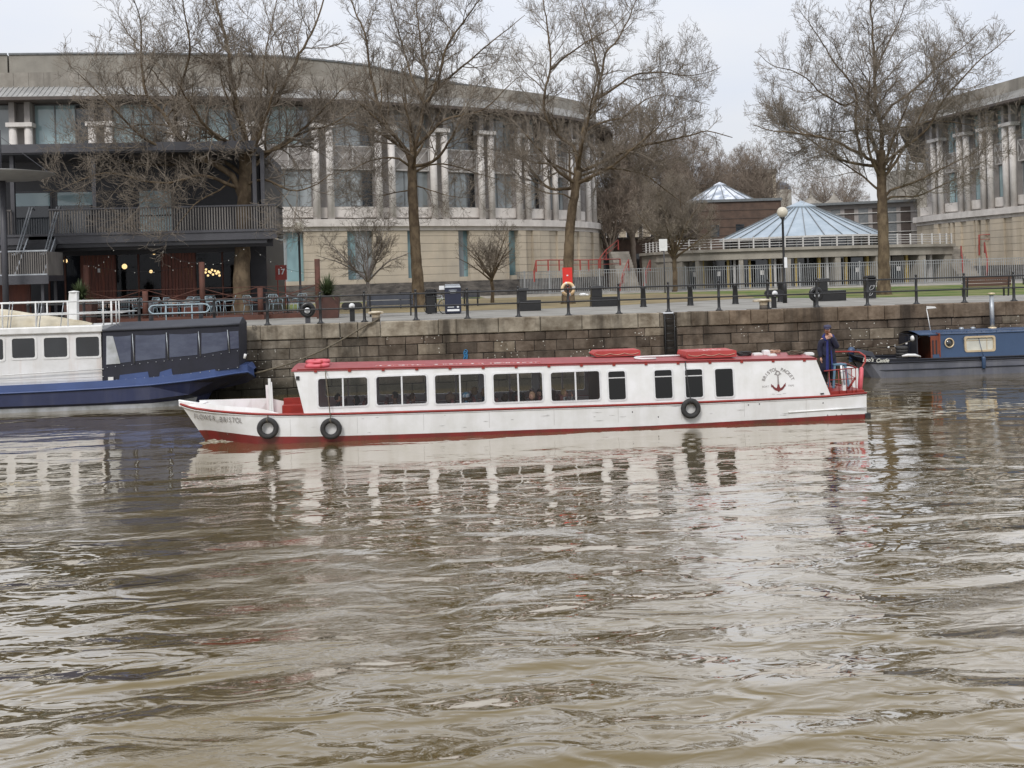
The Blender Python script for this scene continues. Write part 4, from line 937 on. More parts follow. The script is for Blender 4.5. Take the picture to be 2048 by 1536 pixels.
# ---------------- text helper ----------------
def text_mesh(m,txt,x,y,z,size,mi=0,shear=0,ang=0,depth=.004,axis='front',bold=.0,align='CENTER',sx=1):
    cu=bpy.data.curves.new('tmp','FONT'); cu.body=txt; cu.size=size; cu.align_x=align; cu.shear=shear; cu.offset=bold
    o=bpy.data.objects.new('tmp',cu); S.collection.objects.link(o)
    dg=bpy.context.evaluated_depsgraph_get(); me=bpy.data.meshes.new_from_object(o.evaluated_get(dg))
    c,s=math.cos(ang),math.sin(ang); vs=[]
    for v in me.vertices:
        a,b=v.co.x*sx,v.co.y; vs.append((x+a*c-b*s,y,z+a*s+b*c))
    fs=[tuple(p.vertices) for p in me.polygons]; m.add(vs,fs,mi)
    bpy.data.objects.remove(o); bpy.data.curves.remove(cu); bpy.data.meshes.remove(me)
def rrect(x0,x1,z0,z1,r,n=5,tilt=0):
    p=[]
    for cx,cz,a0 in ((x1-r,z1-r,0),(x0+r,z1-r,90),(x0+r,z0+r,180),(x1-r,z0+r,270)):
        for i in range(n+1):
            a=R(a0+90*i/n); p.append((cx+r*math.cos(a),cz+r*math.sin(a)))
    return p
# ---------------- white trip boat ----------------
T0=30.7; TC=T0+1.45; HB=1.45
def bx(px,py=800): return pt(px,py,T0)[0]
def bz(px,py): return pt(px,py,T0)[1]
bow=p3(361,806,TC)
XS=bx(1733,800); XB=bow.x
boat=thing('trip_boat','long white passenger trip boat with a red roof, full of passengers, under way','boat',((XS+XB)/2,TC,0))
sheer=[(361,808,TC),(385,816,0),(430,822,0),(480,826,0),(535,829,0),(600,829,0),(660,828,0),(800,824,0),(950,819.5,0),(1100,814.5,0),(1240,810,0),(1380,805,0),(1480,801,0),(1560,797,0),(1640,793.5,0),(1733,785.5,0)]
boot =[(385,862),(420,866),(470,870),(516,873),(580,874),(633,873.5),(800,869),(950,864),(1100,858.5),(1240,855),(1380,848),(1480,842),(1560,838),(1640,833),(1700,829.5),(1733,828)]
def interp(tab,x):
    for (a,b),(c,d) in zip(tab,tab[1:]):
        if a<=x<=c: return b+(d-b)*(x-a)/(c-a)
    return tab[0][1] if x<tab[0][0] else tab[-1][1]
st_px=[361,368,378,390,405,425,450,480,515,560,620,700,800,900,1000,1100,1200,1300,1400,1500,1580,1650,1700,1733]
def halfb(px):            # half beam at the sheer
    u=max(0,min(1,(px-361)/230)); b=HB*(1-(1-u)**2.1)
    if px>1600: b*=1-.10*((px-1600)/133)**2
    return max(b,.03)
shz=[(p[0],p[1]) for p in sheer]
H=[]
for px in st_px:
    hb=halfb(px); near=TC-hb
    zs=pt(px,interp(shz,px),near)[1]; xs=pt(px,interp(shz,px),near)[0]
    # waterline narrower and further aft at the bow (raked stem)
    rake=max(0,1-(px-361)/150); 
    zb=pt(px,interp(boot,max(px,385)),near)[1]; 
    xw=xs+rake*.48; hw=hb*(.975-.27*rake)
    H.append((xs,hb,zs,xw,max(hw,.02),zb))
def hull(z_top_fn,z_bot_fn,m,sides=(-1,1),n=4):
    for s in sides:
        vs=[];fs=[]
        for (xs,hb,zs,xw,hw,zb) in H:
            za=z_top_fn(zs,zb); zc=z_bot_fn(zs,zb)
            for k in range(n+1):
                z=za+(zc-za)*k/n; t=(zs-z)/(zs-zb) if zs!=zb else 0; t=max(0,min(1.6,t))
                x=xs+(xw-xs)*t; b=hb+(hw-hb)*t**1.2
                vs.append((x,TC+s*b,z))
        for i in range(len(H)-1):
            for k in range(n): fs.append((i*(n+1)+k,(i+1)*(n+1)+k,(i+1)*(n+1)+k+1,i*(n+1)+k+1))
        m.add(vs,fs,0,True)
q=M(); hull(lambda a,b:a,lambda a,b:b,q)
# transom
xs,hb,zs,xw,hw,zb=H[-1]; q.add([(xs,TC-hb,zs),(xs,TC+hb,zs),(xw,TC+hw,zb),(xw,TC-hw,zb)],[(0,1,2,3)])
hullo=q.build('hull',K['white'],boat)
q=M(); hull(lambda a,b:b+.001,lambda a,b:-.35,q); q.add([(xs+.001,TC-hw,zb),(xs+.001,TC+hw,zb),(xs+.001,TC+hw,-.35),(xs+.001,TC-hw,-.35)],[(0,1,2,3)]); q.build('boot_topping',K['boot'],boat)
q=M(); q.box(xs-.05,xs+.11,TC-hw-.03,TC-hw+.2,-.1,zb+.02); q.build('stern_fender_block',K['rubber'],boat)
for s in (-1,1):
    q=M(); q.tube([(h[0],TC+s*(h[1]+.012),h[2]) for h in H],.034,6); q.build('rubbing_strake',K['redtrim'],boat)
    q=M(); q.tube([(h[0],TC+s*(h[1]+.0),h[2]-.055) for h in H],.018,5); q.build('white_strake',K['white'],boat)
def hs(px):
    # hull near side data at a photo column
    for a,b,p,r_ in zip(st_px,st_px[1:],H,H[1:]):
        if a<=px<=b:
            k=(px-a)/(b-a); return [p[j]+(r_[j]-p[j])*k for j in range(6)]
# plate seams and scuffs on the near side
K['seam']=mat('paint_seam_line',(.50,.49,.47),None,4,.6); K['scuf']=mat('grey_scuff',(.34,.33,.31),(.55,.54,.52),14,.7,lo=.45,hi=.55)
def hull_y(x,z):
    best=None
    for p,r_ in zip(H,H[1:]):
        for k in [i/12 for i in range(12)]:
            h=[p[j]+(r_[j]-p[j])*k for j in range(6)]; t=max(0,min(1.3,(h[2]-z)/(h[2]-h[5]))); xx=h[0]+(h[3]-h[0])*t; b=h[1]+(h[4]-h[1])*t**1.2
            if best is None or abs(xx-x)<best[0]: best=(abs(xx-x),b)
    return TC-best[1]
q=M(); x=H[6][0]
while x<H[-1][0]-.3:
    q.tube([(x,hull_y(x,z)-.001,z) for z in (.66,.5,.35,.2)],.004,4); x+=1.83
q.build('plate_seam',K['seam'],boat)
q=M(); g=random.Random(8)
for _ in range(26):
    x=g.uniform(H[5][0],H[-1][0]-.4); z=g.uniform(.2,.62); l=g.uniform(.05,.35); y=hull_y(x,z)-.006; w=g.uniform(.004,.012)
    q.add([(x,y,z),(x+l*.5,y-.001,z+w),(x+l,hull_y(x+l,z)-.006,z+g.uniform(-.01,.01)),(x+l*.5,y-.001,z-w)],[(0,1,2,3)])
q.build('scuff_marks',K['scuf'],boat)
# small lower strake at the stern
q=M(); a=p3(1575,824,T0+.09); b=p3(1731,814,T0+.14); q.tube([a-Vector((0,.08,0)),b-Vector((0,.06,0))],.025,6); q.build('stern_strake',K['white'],boat)
# decks
dz=.52
def deck(i0,i1,z,mi,m,inset=.05):
    vs=[];fs=[]
    sel=[h for h in H if i0<=h[0]<=i1]
    for h in sel:
        tt=max(0,min(1,(h[2]-z)/(h[2]-h[5]))); bb=max(.01,h[1]+(h[4]-h[1])*tt-inset)
        vs+= [(h[0]+(h[3]-h[0])*tt,TC-bb,z),(h[0]+(h[3]-h[0])*tt,TC+bb,z)]
    for i in range(len(sel)-1): fs.append((2*i,2*i+1,2*i+3,2*i+2))
    m.add(vs,fs,mi)
q=M(); deck(XB+.3,XS-.01,.40,0,q,.12); q.build('deck',K['redtrim'],boat)
q=M(); # fore deck with bulwark inner face and fore peak
sel=H[:9]; vs=[];fs=[]
for h in sel: vs+= [(h[0]+.02,TC-max(h[1]-.07,.01),h[2]-.04),(h[0]+.02,TC+max(h[1]-.07,.01),h[2]-.04)]
for i in range(len(sel)-4): fs.append((2*i,2*i+1,2*i+3,2*i+2))
q.add(vs,fs); q.build('fore_deck',K['white'],boat)
q=M()
for s in (-1,1):
    vs=[];fs=[]
    sel=H[3:12]
    for h in sel:
        tt=max(0,min(1,(h[2]-.40)/(h[2]-h[5]))); bb=h[1]+(h[4]-h[1])*tt-.06; xx=h[0]+(h[3]-h[0])*tt
        vs+= [(xx,TC+s*max(bb,.01),.40),(h[0],TC+s*(h[1]-.06),h[2]+.16 if h[0]<bx(540) else h[2]+.02),(h[0],TC+s*(h[1]-.02),h[2])]
    for i in range(len(sel)-1):
        for k in range(2): fs.append((3*i+k,3*i+3+k,3*i+4+k,3*i+1+k))
    q.add(vs,fs)
q.build('bulwark',K['white'],boat)
# bow stem head and mushroom bollard
q=M(); q.hexa([(XB-.04,TC-.05,bow.z-.1),(XB+.75,TC-.28,bow.z-.12),(XB+.75,TC+.28,bow.z-.12),(XB-.04,TC+.05,bow.z-.1),(XB-.05,TC-.05,bow.z+.10),(XB+.55,TC-.10,bow.z-.02),(XB+.55,TC+.10,bow.z-.02),(XB-.05,TC+.05,bow.z+.10)]); q.build('stem_head',K['white'],boat,bevel=.02)
v=p3(407,812,TC-.2); q=M(); q.lathe([(.17,v.z-.12),(.16,v.z-.02)],(v.x,v.y,0),14); q.build('bollard_base',K['redtrim'],boat)
q=M(); q.lathe([(.18,v.z-.02),(.18,v.z+.02),(.07,v.z+.03),(.07,v.z+.08),(.13,v.z+.09),(.12,v.z+.12),(.05,v.z+.15)],(v.x,v.y,0),14); q.build('mooring_bollard',K['white'],boat)
# white gate posts on the fore deck and red bench
for px_,py_,t in ((540,757,T0+.25),(535,770,TC+1.0)):
    a=p3(px_,py_,t); q=M(); q.bar((a.x,t,.45),(a.x-.02,t,a.z),.07,.05); q.bar((a.x+.07,t,.45),(a.x+.03,t,a.z-.1),.04,.05); q.build('gate_post',K['white'],boat)
q=M(); xa,xb_=bx(545),bx(600); q.box(xa,xb_,TC+.75,TC+1.25,.42,.80); q.box(xa,xb_,TC+1.2,TC+1.3,.8,.98); q.box(xa+.05,xb_,T0+.25,TC+.75,.41,.60); q.build('fore_seat',K['redtrim'],boat)
# cabin ------------------------------------------------
CT=T0+.06               # cabin side plane, at the bottom
LEAN=.10
z1L=bz(585,743.5); z1R=bz(1636,720)
def ztop(x): k=(x-bx(585))/(bx(1636)-bx(585)); return z1L+(z1R-z1L)*k
zmid=1.3
def cyz(z,x=0): return CT+LEAN*max(0,(z-.7))/1.2         # tumblehome
xF0=bx(608,826); xF1=bx(586,744); xR0=bx(1663,790); xR1=bx(1636,720)
wins=[(635.5,736,755,813.5),(752,854.5,751,809.5),(869.5,970,748,807),(986.5,1086,745.5,804),(1101.5,1200.5,742.5,801.5)]
wsm=[(1216.5,1252,741.5,800),(1309,1345.5,739,797.5),(1370,1406.5,737.5,795.5),(1430,1467.5,736.5,794)]
W_=[]
for a,b,c,d in wins+wsm:
    xa,xb2=pt(a,784,CT+.05)[0],pt(b,784,CT+.05)[0]; zt=pt((a+b)/2,c+(.0288*0),CT+.06)[1]; zb=pt((a+b)/2,d,CT+.03)[1]; W_.append((xa,xb2,zb,zt))
def sidewall(m,sgn):
    # cabin side built of strips round the window openings; sgn -1 near side, +1 far side
    def Y(z): return TC+sgn*(TC-cyz(z))
    def P(x,z): return (x,Y(z),z)
    def quad(xa,xb,za,zb2,za2=None,zb3=None):
        # thick panel
        za2=za if za2 is None else za2; zb3=zb2 if zb3 is None else zb3
        o=[P(xa,za),P(xb,za2),P(xb,zb3),P(xa,zb2)]; i=[(p[0],p[1]-sgn*.05,p[2]) for p in o]
        m.add(o+i,[(0,1,2,3),(4,7,6,5),(0,4,5,1),(1,5,6,2),(2,6,7,3),(3,7,4,0)])
    def zr(x): return hull_z(x)
    xs_=[xF0+.0]+[e for w in W_ for e in (w[0],w[1])]+[xR0]
    # below sills
    for w in W_: quad(w[0],w[1],hull_z(w[0]),w[2],hull_z(w[1]),w[2]); quad(w[0],w[1],w[3],ztop(w[0]),w[3],ztop(w[1]))
    gaps=[(W_[i][1],W_[i+1][0]) for i in range(len(W_)-1)]
    for a,b in gaps: quad(a,b,hull_z(a),ztop(a),hull_z(b),ztop(b))
    a=W_[0][0]; m.add([P(xF0,hull_z(xF0)),P(a,hull_z(a)),P(a,ztop(a)),P(xF1,ztop(xF1))],[(0,1,2,3)])
    b=W_[-1][1]; m.add([P(b,hull_z(b)),P(xR0,hull_z(xR0)),P(xR1,ztop(xR1)),P(b,ztop(b))],[(0,1,2,3)])
def hull_z(x):
    for p,r_ in zip(H,H[1:]):
        if p[0]<=x<=r_[0]: return p[2]+(r_[2]-p[2])*(x-p[0])/(r_[0]-p[0])
    return H[-1][2]
for sgn in (-1,1):
    q=M(); sidewall(q,sgn); q.build('cabin_side',K['white'],boat)
q=M(); yb=TC-CT; yt=TC-cyz(1.95)
q.add([(xF0,TC-yb,hull_z(xF0)),(xF0,TC+yb,hull_z(xF0)),(xF1,TC+yt,ztop(xF1)),(xF1,TC-yt,ztop(xF1))],[(0,1,2,3)]); q.build('front_bulkhead',K['white'],boat)
q=M(); q.add([(xR0,TC-yb,hull_z(xR0)),(xR0,TC+yb,hull_z(xR0)),(xR1,TC+yt,ztop(xR1)),(xR1,TC-yt,ztop(xR1))],[(0,1,2,3)]); q.build('rear_bulkhead',K['white'],boat)
# partitions, floor, ceiling
q=M(); xx=(W_[4][1]+W_[5][0])/2
for xx in ((W_[4][1]+W_[5][0])/2,(W_[5][1]+W_[6][0])/2,(W_[7][1]+W_[8][0])/2): q.box(xx-.03,xx+.03,T0+.2,2*TC-T0-.2,.25,1.85)
q.build('partition',K['woodfloor'],boat)
q=M(); q.box(xF0+.1,xR0-.1,T0+.18,2*TC-T0-.18,.12,.16); q.build('cabin_floor',K['woodfloor'],boat)
# roof with camber
q=M(); n=14; vs=[];fs=[]
roofm=K['red']
for ix in range(25):
    k=ix/24; x=xF1-.06+(xR1+.03-xF1+.06)*k; zt=ztop(min(max(x,xF1),xR1)); hw_=yt+.02
    for j in range(n+1):
        u=-1+2*j/n; vs.append((x,TC+u*hw_,zt+.05*(1-u*u)+.035))
    vs.append((x,TC-hw_-.005,zt-.01)); vs.append((x,TC+hw_+.005,zt-.01))
w_=n+3
for ix in range(24):
    a=ix*w_;b=a+w_
    for j in range(n): fs.append((a+j,b+j,b+j+1,a+j+1))
    fs.append((a,a+n+1,b+n+1,b)); fs.append((a+n,a+n+2,b+n+2,b+n)); fs.append((a+n+1,a+n+2,b+n+2,b+n+1))
fs.append(tuple(range(n+1))); fs.append(tuple(24*w_+j for j in range(n+1)))
q.add(vs,fs,0,False); q.build('roof',roofm,boat)
# handrail feet + rail under roof edge
q=M(); xx=xF1+.6
while xx<xR1: q.box(xx-.04,xx+.04,TC-yt-.045,TC-yt-.0,ztop(xx)-.045,ztop(xx)+.03); xx+=.93
q.tube([(xF1+.1,TC-yt-.03,ztop(xF1)+.045),(xR1,TC-yt-.03,ztop(xR1)+.045)],.014,5); q.build('roof_handrail',K['redtrim'],boat)
K['flake']=mat('flaking_white_paint',(.72,.66,.64),(.50,.14,.13),9,.6,lo=.45,hi=.55)
q=M()
for a,b in ((750,850),(866,968),(980,1082)):
    xa,xb2=bx(a,735),bx(b,735); q.tube([(xa,TC-yt+.0,ztop(xa)+.075),(xa+.02,TC-yt+.02,ztop(xa)+.10),(xb2-.02,TC-yt+.02,ztop(xb2)+.10),(xb2,TC-yt+.0,ztop(xb2)+.075)],.012,5)
q.build('grab_rail',K['flake'],boat)
# windows
K['gboat']=glass('boat_window_glass',(.86,.87,.88),.01,.02)
K['gdark']=glass('boat_dark_glass',(.05,.05,.055),.03,.05)
K['alu']=mat('white_window_frame',(.70,.70,.70),(.62,.62,.62),4,.35)
for sgn in (-1,1):
    for i,(xa,xb2,zb,zt) in enumerate(W_):
        w=M(); big=i<5; y=lambda z:TC+sgn*(TC-cyz(z)); ym=(y(zb)+y(zt))/2
        inn=rrect(xa+.015,xb2-.015,zb+.015,zt-.015,.07 if big else .06); out=rrect(xa-.035,xb2+.035,zb-.035,zt+.035,.10)
        sq=[]
        n_=len(inn)
        vs=[];fs=[]
        def Yp(z,o): return y(z)+sgn*o
        for lst,o in ((out,.012),(inn,.020),(inn,-.05)):
            for p in lst: vs.append((p[0],Yp(p[1],o),p[1]))
        for j in range(n_):
            k=(j+1)%n_
            for l in (0,1): fs.append((l*n_+j,l*n_+k,(l+1)*n_+k,(l+1)*n_+j))
        for j in range(n_): k=(j+1)%n_; vs_=0
        b_=len(vs)
        for p in out: vs.append((p[0],Yp(p[1],-.004),p[1]))
        for j in range(n_): k=(j+1)%n_; fs.append((j,k,b_+k,b_+j))
        w.add(vs,fs); wo=w.build('window',K['alu'],boat)
        g=M(); g.add([(p[0],Yp(p[1],-.012),p[1]) for p in inn],[tuple(range(n_))]); g.build('pane',K['gboat'] if (big) else K['gdark'],wo,fix=False)
        if i<8:
            g=M()
            if big: xm=xa+(xb2-xa)*(.505 if i else .50); g.hexa([(xm-.022,Yp(zb,.01),zb),(xm+.022,Yp(zb,.01),zb),(xm+.022,Yp(zb,-.04),zb),(xm-.022,Yp(zb,-.04),zb),(xm-.022,Yp(zt,.01),zt),(xm+.022,Yp(zt,.01),zt),(xm+.022,Yp(zt,-.04),zt),(xm-.022,Yp(zt,-.04),zt)])
            else: zz=zt-.2; g.box(xa+.01,xb2-.01,Yp(zz,-.01)-.012,Yp(zz,-.01)+.012,zz-.014,zz+.014)
            g.build('mullion',K['alu'],wo)
        if not big and sgn<0:
            g=M(); g.add([(p[0],Yp(p[1],-.10),p[1]) for p in rrect(xa,xb2,zb,zt,.05)],[tuple(range(n_))]); g.build('curtain',K['dgrey'],wo,fix=False)
# inside: benches and wall lockers
for i in range(11):
    xx=W_[0][0]+.2+i*.62
    if xx>W_[4][1]-.2: break
    for s in (-1,1):
        q=M(); q.box(xx,xx+.42,TC+s*.78-.42,TC+s*.78+.42,.5,.58); q.box(xx+.38,xx+.46,TC+s*.78-.42,TC+s*.78+.42,.5,.98); q.build('passenger_seat',K['seat'],boat)
# heater locker + black vent on the front
v=p3(595.5,756,CT+.1); q=M(); q.box(v.x-.045,v.x+.045,CT+.05,CT+.11,v.z-.05,v.z+.05); q.build('vent',K['black'],boat)
# lettering
K['ink']=mat('grey_lettering',(.30,.28,.27),None,4,.5)
K['inkr']=mat('red_anchor_paint',(.20,.025,.025),(.12,.02,.02),4,.5)
q=M()
def hull_y(x,z):
    # near hull surface: solve the station whose surface passes through (x,z)
    best=None
    for p,r_ in zip(H,H[1:]):
        for k in [i/12 for i in range(12)]:
            h=[p[j]+(r_[j]-p[j])*k for j in range(6)]; t=max(0,min(1.3,(h[2]-z)/(h[2]-h[5]))); xx=h[0]+(h[3]-h[0])*t; b=h[1]+(h[4]-h[1])*t**1.2
            if best is None or abs(xx-x)<best[0]: best=(abs(xx-x),b)
    return TC-best[1]
def letters(txt,pa,pb,size,off,shear=0,sx=.72):
    n=len(txt)
    for i,c in enumerate(txt):
        if c==' ': continue
        wt_={'W':1.45,'I':.5,'F':.85,'L':.8,'O':1.15,'f':.7}; ws=[wt_.get(ch_,1) for ch_ in txt]; k=(sum(ws[:i])+ws[i]/2)/sum(ws); px=pa[0]+(pb[0]-pa[0])*k; py=pa[1]+(pb[1]-pa[1])*k
        h=hs(px); zz=pt(px,py,TC-h[1])[1]
        # hull surface y at that height
        t=(h[2]-zz)/(h[2]-h[5]); b=h[1]+(h[4]-h[1])*max(0,t)**1.2; x=pt(px,py,TC-b)[0]
        b0=len(q.v); text_mesh(q,c,x,0,zz,size,shear=shear,sx=sx,ang=-.06)
        for vi in range(b0,len(q.v)): vx,_,vz=q.v[vi]; q.v[vi]=(vx,hull_y(vx,vz)-.035,vz)
for txt,pa,pb,size,sh in (('FLOWER',(385.5,838),(430,843),.215,0),('of',(429,845),(438,846),.15,.35),('BRISTOL',(438,844.5),(484,846),.215,0)):
    letters(txt,pa,pb,size,.055,sh)
q.build('boat_name',K['ink'],boat)
CY_=cyz(1.2)-.012
ac=p3(1557,765,CY_-.02)
def arc(m,txt,cx_,cz_,rad,a0,a1,size):
    n=len(txt)
    for i,c in enumerate(txt):
        if c==' ': continue
        a=a0+(a1-a0)*i/(n-1); x=cx_+rad*math.cos(a); z=cz_+rad*math.sin(a)
        text_mesh(m,c,x,cyz(z)-.008,z,size,ang=a-math.pi/2,bold=.002)
q=M(); rad=.415; arc(q,'BRISTOL PACKET',ac.x,ac.z-.08,rad,R(158),R(22),.135)
text_mesh(q,'BOAT',p3(1531,774,CY_).x,cyz(1.1)-.008,p3(1531,775,CY_).z,.075); text_mesh(q,'TRIPS',p3(1582,773,CY_).x,cyz(1.1)-.008,p3(1582,773,CY_).z,.075)
q.build('ring_lettering',K['ink'],boat)
def flat(m,poly,dy=.010,mi=0): m.add([(x,cyz(z)-dy,z) for x,z in poly],[tuple(range(len(poly)))],mi)
sc=1/71.5
def AP(dx,dy): return (ac.x+dx*sc,ac.z-dy*sc)   # pixel offsets from the anchor middle
q=M()
o1=[AP(5.2*math.cos(a),-19+5.2*math.sin(a)) for a in [i*.5236 for i in range(12)]]; i1=[AP(2.9*math.cos(a),-19+2.9*math.sin(a)) for a in [i*.5236 for i in range(12)]]
vs=[(x,cyz(z)-.010,z) for x,z in o1+i1]; q.add(vs,[(k,(k+1)%12,12+(k+1)%12,12+k) for k in range(12)])
flat(q,[AP(-7.5,-17.5),AP(-4,-18.5),AP(-4,-16.2),AP(-7.5,-15.8)]); flat(q,[AP(7.5,-18.5),AP(4,-18.5),AP(4,-16.2),AP(7.5,-16.8)])
flat(q,[AP(-1.3,-14),AP(1.3,-14),AP(1.8,4),AP(-1.8,4)])
q.build('anchor_shank',K['ink'],boat)
q=M(); outer=[];inner=[]
for i in range(13):
    a=R(200+140*i/12); outer.append(AP(14.5*math.cos(a),3-14.5*math.sin(a)*1.0)); inner.append(AP(12.0*math.cos(a),1.2-11.0*math.sin(a)))
vs=[(x,cyz(z)-.010,z) for x,z in outer+inner]; q.add(vs,[(k,k+1,13+k+1,13+k) for k in range(12)])
flat(q,[AP(-1.9,4.05),AP(1.9,4.05),AP(2.8,9),AP(5,13),AP(0,20),AP(-5,13),AP(-2.8,9)],.011)
flat(q,[AP(-15.5,2),AP(-9.5,8.5),AP(-15.5,9)],.012); flat(q,[AP(15.5,1),AP(15,8.5),AP(9.5,8)],.012)
q.build('anchor_flukes',K['inkr'],boat)
q=M(); 
for dx0,dx1,dy in ((-15,-8,23.2),(-5,5,24.3),(8,15,22.6)): flat(q,[AP(dx0,dy),AP(dx1,dy),AP(dx1,dy+.5),AP(dx0,dy+.5)])
q.build('underline_marks',K['ink'],boat)
# small hull fittings: drain holes and scuffs
q=M()
for px_,py_ in ((1647,806),(1657,831),(1675,831),(1686,830),(1265,824),(1317,834),(1519,808),(1497,810)):
    h=hs(px_); v=p3(px_,py_,T0+.0); tt=(h[2]-v.z)/(h[2]-h[5]); b=h[1]+(h[4]-h[1])*max(0,tt)**1.2; q.ball((v.x,TC-b,v.z),.018,8,sc=(1,.5,1.3))
v=p3(1644,787,CT); q.box(v.x-.05,v.x+.05,CT-.03,CT+.02,v.z-.015,v.z+.015)
q.build('drain_holes',K['black'],boat)
# stern deck: rails, rear cabin locker, tiller
q=M(); xs0=H[-1][0]
za=hull_z(xs0)
for px_,py_ in ((1690,734),(1700,734),(1710,732)): pass
def rail(pts,r=.018,name='stern_rail',m='redtrim'):
    q=M(); q.tube(pts,r,6); q.build(name,K[m],boat)
zr1=bz(1700,739)
rail([p3(1648,742,T0+.2),p3(1714,735.5,T0+.15),Vector((xs0-.1,TC,zr1+.06)),Vector((xs0-.2,TC+1.1,zr1+.02))])
rail([p3(1660,760,T0+.2),p3(1712,757,T0+.15),Vector((xs0-.1,TC,zr1-.2)),Vector((xs0-.2,TC+1.1,zr1-.25))],.012)
rail([p3(1668,703.5,TC+1.0),p3(1700,703,TC+1.0),p3(1718,704,TC+.6),p3(1730,712,TC+.3),p3(1731,722,TC+.2),p3(1722,738,TC)],.028,'stern_arch')
for px_,t in ((1658,T0+.2),(1677,T0+.2),(1692,T0+.2),(1703,T0+.2),(1711,T0+.18)):
    v=p3(px_,739.5-(px_-1658)*.08,t); rail([(v.x,v.y,.6),v],.012,'rail_upright')
rail([p3(1697,777,T0+.4),p3(1711,755,T0+.4)],.03,'brace')
q=M(); a=p3(1697,736,TC+.7); b=p3(1716,790,TC+.7); q.box(a.x,b.x-.05,TC+.5,TC+1.2,.45,a.z); q.build('white_locker',K['white'],boat)
q=M(); v=p3(1690,773,T0+.25); w2=p3(1690,786,T0+.25); q.box(v.x-.06,v.x+.06,v.y,v.y+.1,w2.z-.05,v.z+.03); q.tube([(v.x-.04,v.y+.05,v.z),(v.x-.08,v.y+.05,p3(1688,731,T0+.25).z)],.03,6); q.build('white_post',K['white'],boat)
q=M(); q.tube([p3(1669,768,TC+.3),p3(1690,772,TC),p3(1697,776,T0+.5)],.02,6); q.build('tiller',K['redtrim'],boat)
# stern deck raised
q=M(); q.box(xR0-.1,xs0-.04,T0+.2,2*TC-T0-.2,.5,.82); q.build('stern_deck',K['redtrim'],boat)
# things on the roof -------------------------------------------------
def lifering(name,label,c,axis,R_,r,m,tilt=None):
    o=thing(name,label,'lifebuoy',tuple(c)); q=M(); q.torus(c,R_,r,axis,36,12); q.build('ring',K[m],o)
    q=M()
    for i in range(4):
        a=i*math.pi/2+.4; p={'z':(c[0]+R_*math.cos(a),c[1]+R_*math.sin(a),c[2]),'y':(c[0]+R_*math.cos(a),c[1],c[2]+R_*math.sin(a)),'x':(c[0],c[1]+R_*math.cos(a),c[2]+R_*math.sin(a))}[axis]
        tan={'z':(-math.sin(a),math.cos(a),0),'y':(-math.sin(a),0,math.cos(a)),'x':(0,-math.sin(a),math.cos(a))}[axis]
        P=Vector(p);T_=Vector(tan)*.03; q.tube([P-T_,P+T_],r*1.06,12,cap=False)
    q.build('band',K['pink'] if m!='pink' else K['raft'],o); return o
def rz_(x,y): u=(y-TC)/(yt+.02); return ztop(x)+.05*(1-u*u)+.035
xr=bx(630,735)
lifering('lifebuoy','lower of two faded pink lifebuoys stacked on the front of the red roof',(xr,TC-.7,rz_(xr,TC-.7)+.03),'z',.30,.055,'pink')
lifering('lifebuoy','upper of two faded pink lifebuoys stacked on the front of the red roof',(xr-.02,TC-.15,rz_(xr,TC-.15)+.09),'z',.30,.055,'pink')
K['rl']=mat('pale_rope',(.55,.38,.28),(.40,.22,.15),8,.8)
for (pa,pb,y0_,y1_,hh,lab) in ((1187,1281,TC+.1,TC+.9,.17,'flat red buoyant life raft with rounded ends, the forward one on the roof'),(1372,1473,TC-.95,TC+.1,.20,'flat red life raft with a white cross painted on its lid')):
    xa=pt(pa,708,y0_)[0]; xb2=pt(pb,708,y0_)[0]; zz=rz_(xa,y0_)+.02; zz2=max(zz,rz_(xa,(y0_+y1_)/2))
    o=thing('life_raft',lab,'life raft',((xa+xb2)/2,(y0_+y1_)/2,zz),'life rafts on the boat roof')
    q=M(); c_=.10 if pa<1300 else .03
    poly=[(xa+c_,zz2),(xb2-.02,zz2),(xb2,zz2+.03),(xb2,zz2+hh-.03),(xb2-.02,zz2+hh),(xa+c_,zz2+hh),(xa,zz2+hh*.55),(xa,zz2+hh*.35)]
    q.prism(poly,y0_,y1_); q.build('raft_body',K['raft'],o,bevel=.02)
    q=M(); pts=[]
    for i in range(25):
        u=i/24; pts.append((xa+.06+(xb2-xa-.12)*u,y0_-.02,zz2+hh*.55-.045*abs(math.sin(u*math.pi*3))))
    q.tube(pts,.010,5); q.build('grab_line',K['rl'],o)
    if pa>1300:
        q=M(); cx_=(xa+xb2)/2+.1; cy_=(y0_+y1_)/2
        q.bar((cx_-.25,cy_-.25,zz2+hh+.003),(cx_+.25,cy_+.25,zz2+hh+.003),.07,.006); q.bar((cx_-.25,cy_+.25,zz2+hh+.0045),(cx_+.25,cy_-.25,zz2+hh+.0045),.07,.006); q.build('white_cross',K['flake'],o)
o=thing('boat_hook','long white pole bent into a hook lying on the roof before the crossed raft','boat hook',tuple(p3(1320,715,TC)))
pa_=lambda px,y,dz=.035:(pt(px,715,y)[0],y,rz_(pt(px,715,y)[0],y)+dz)
q=M(); q.tube([pa_(1312,TC-.85),pa_(1285,TC-.85),pa_(1272,TC-.72),pa_(1269,TC-.55),pa_(1273,TC-.40),pa_(1290,TC-.3),pa_(1330,TC-.2),pa_(1368,TC-.15)],.028,8); q.build('pole',K['white2'],o)
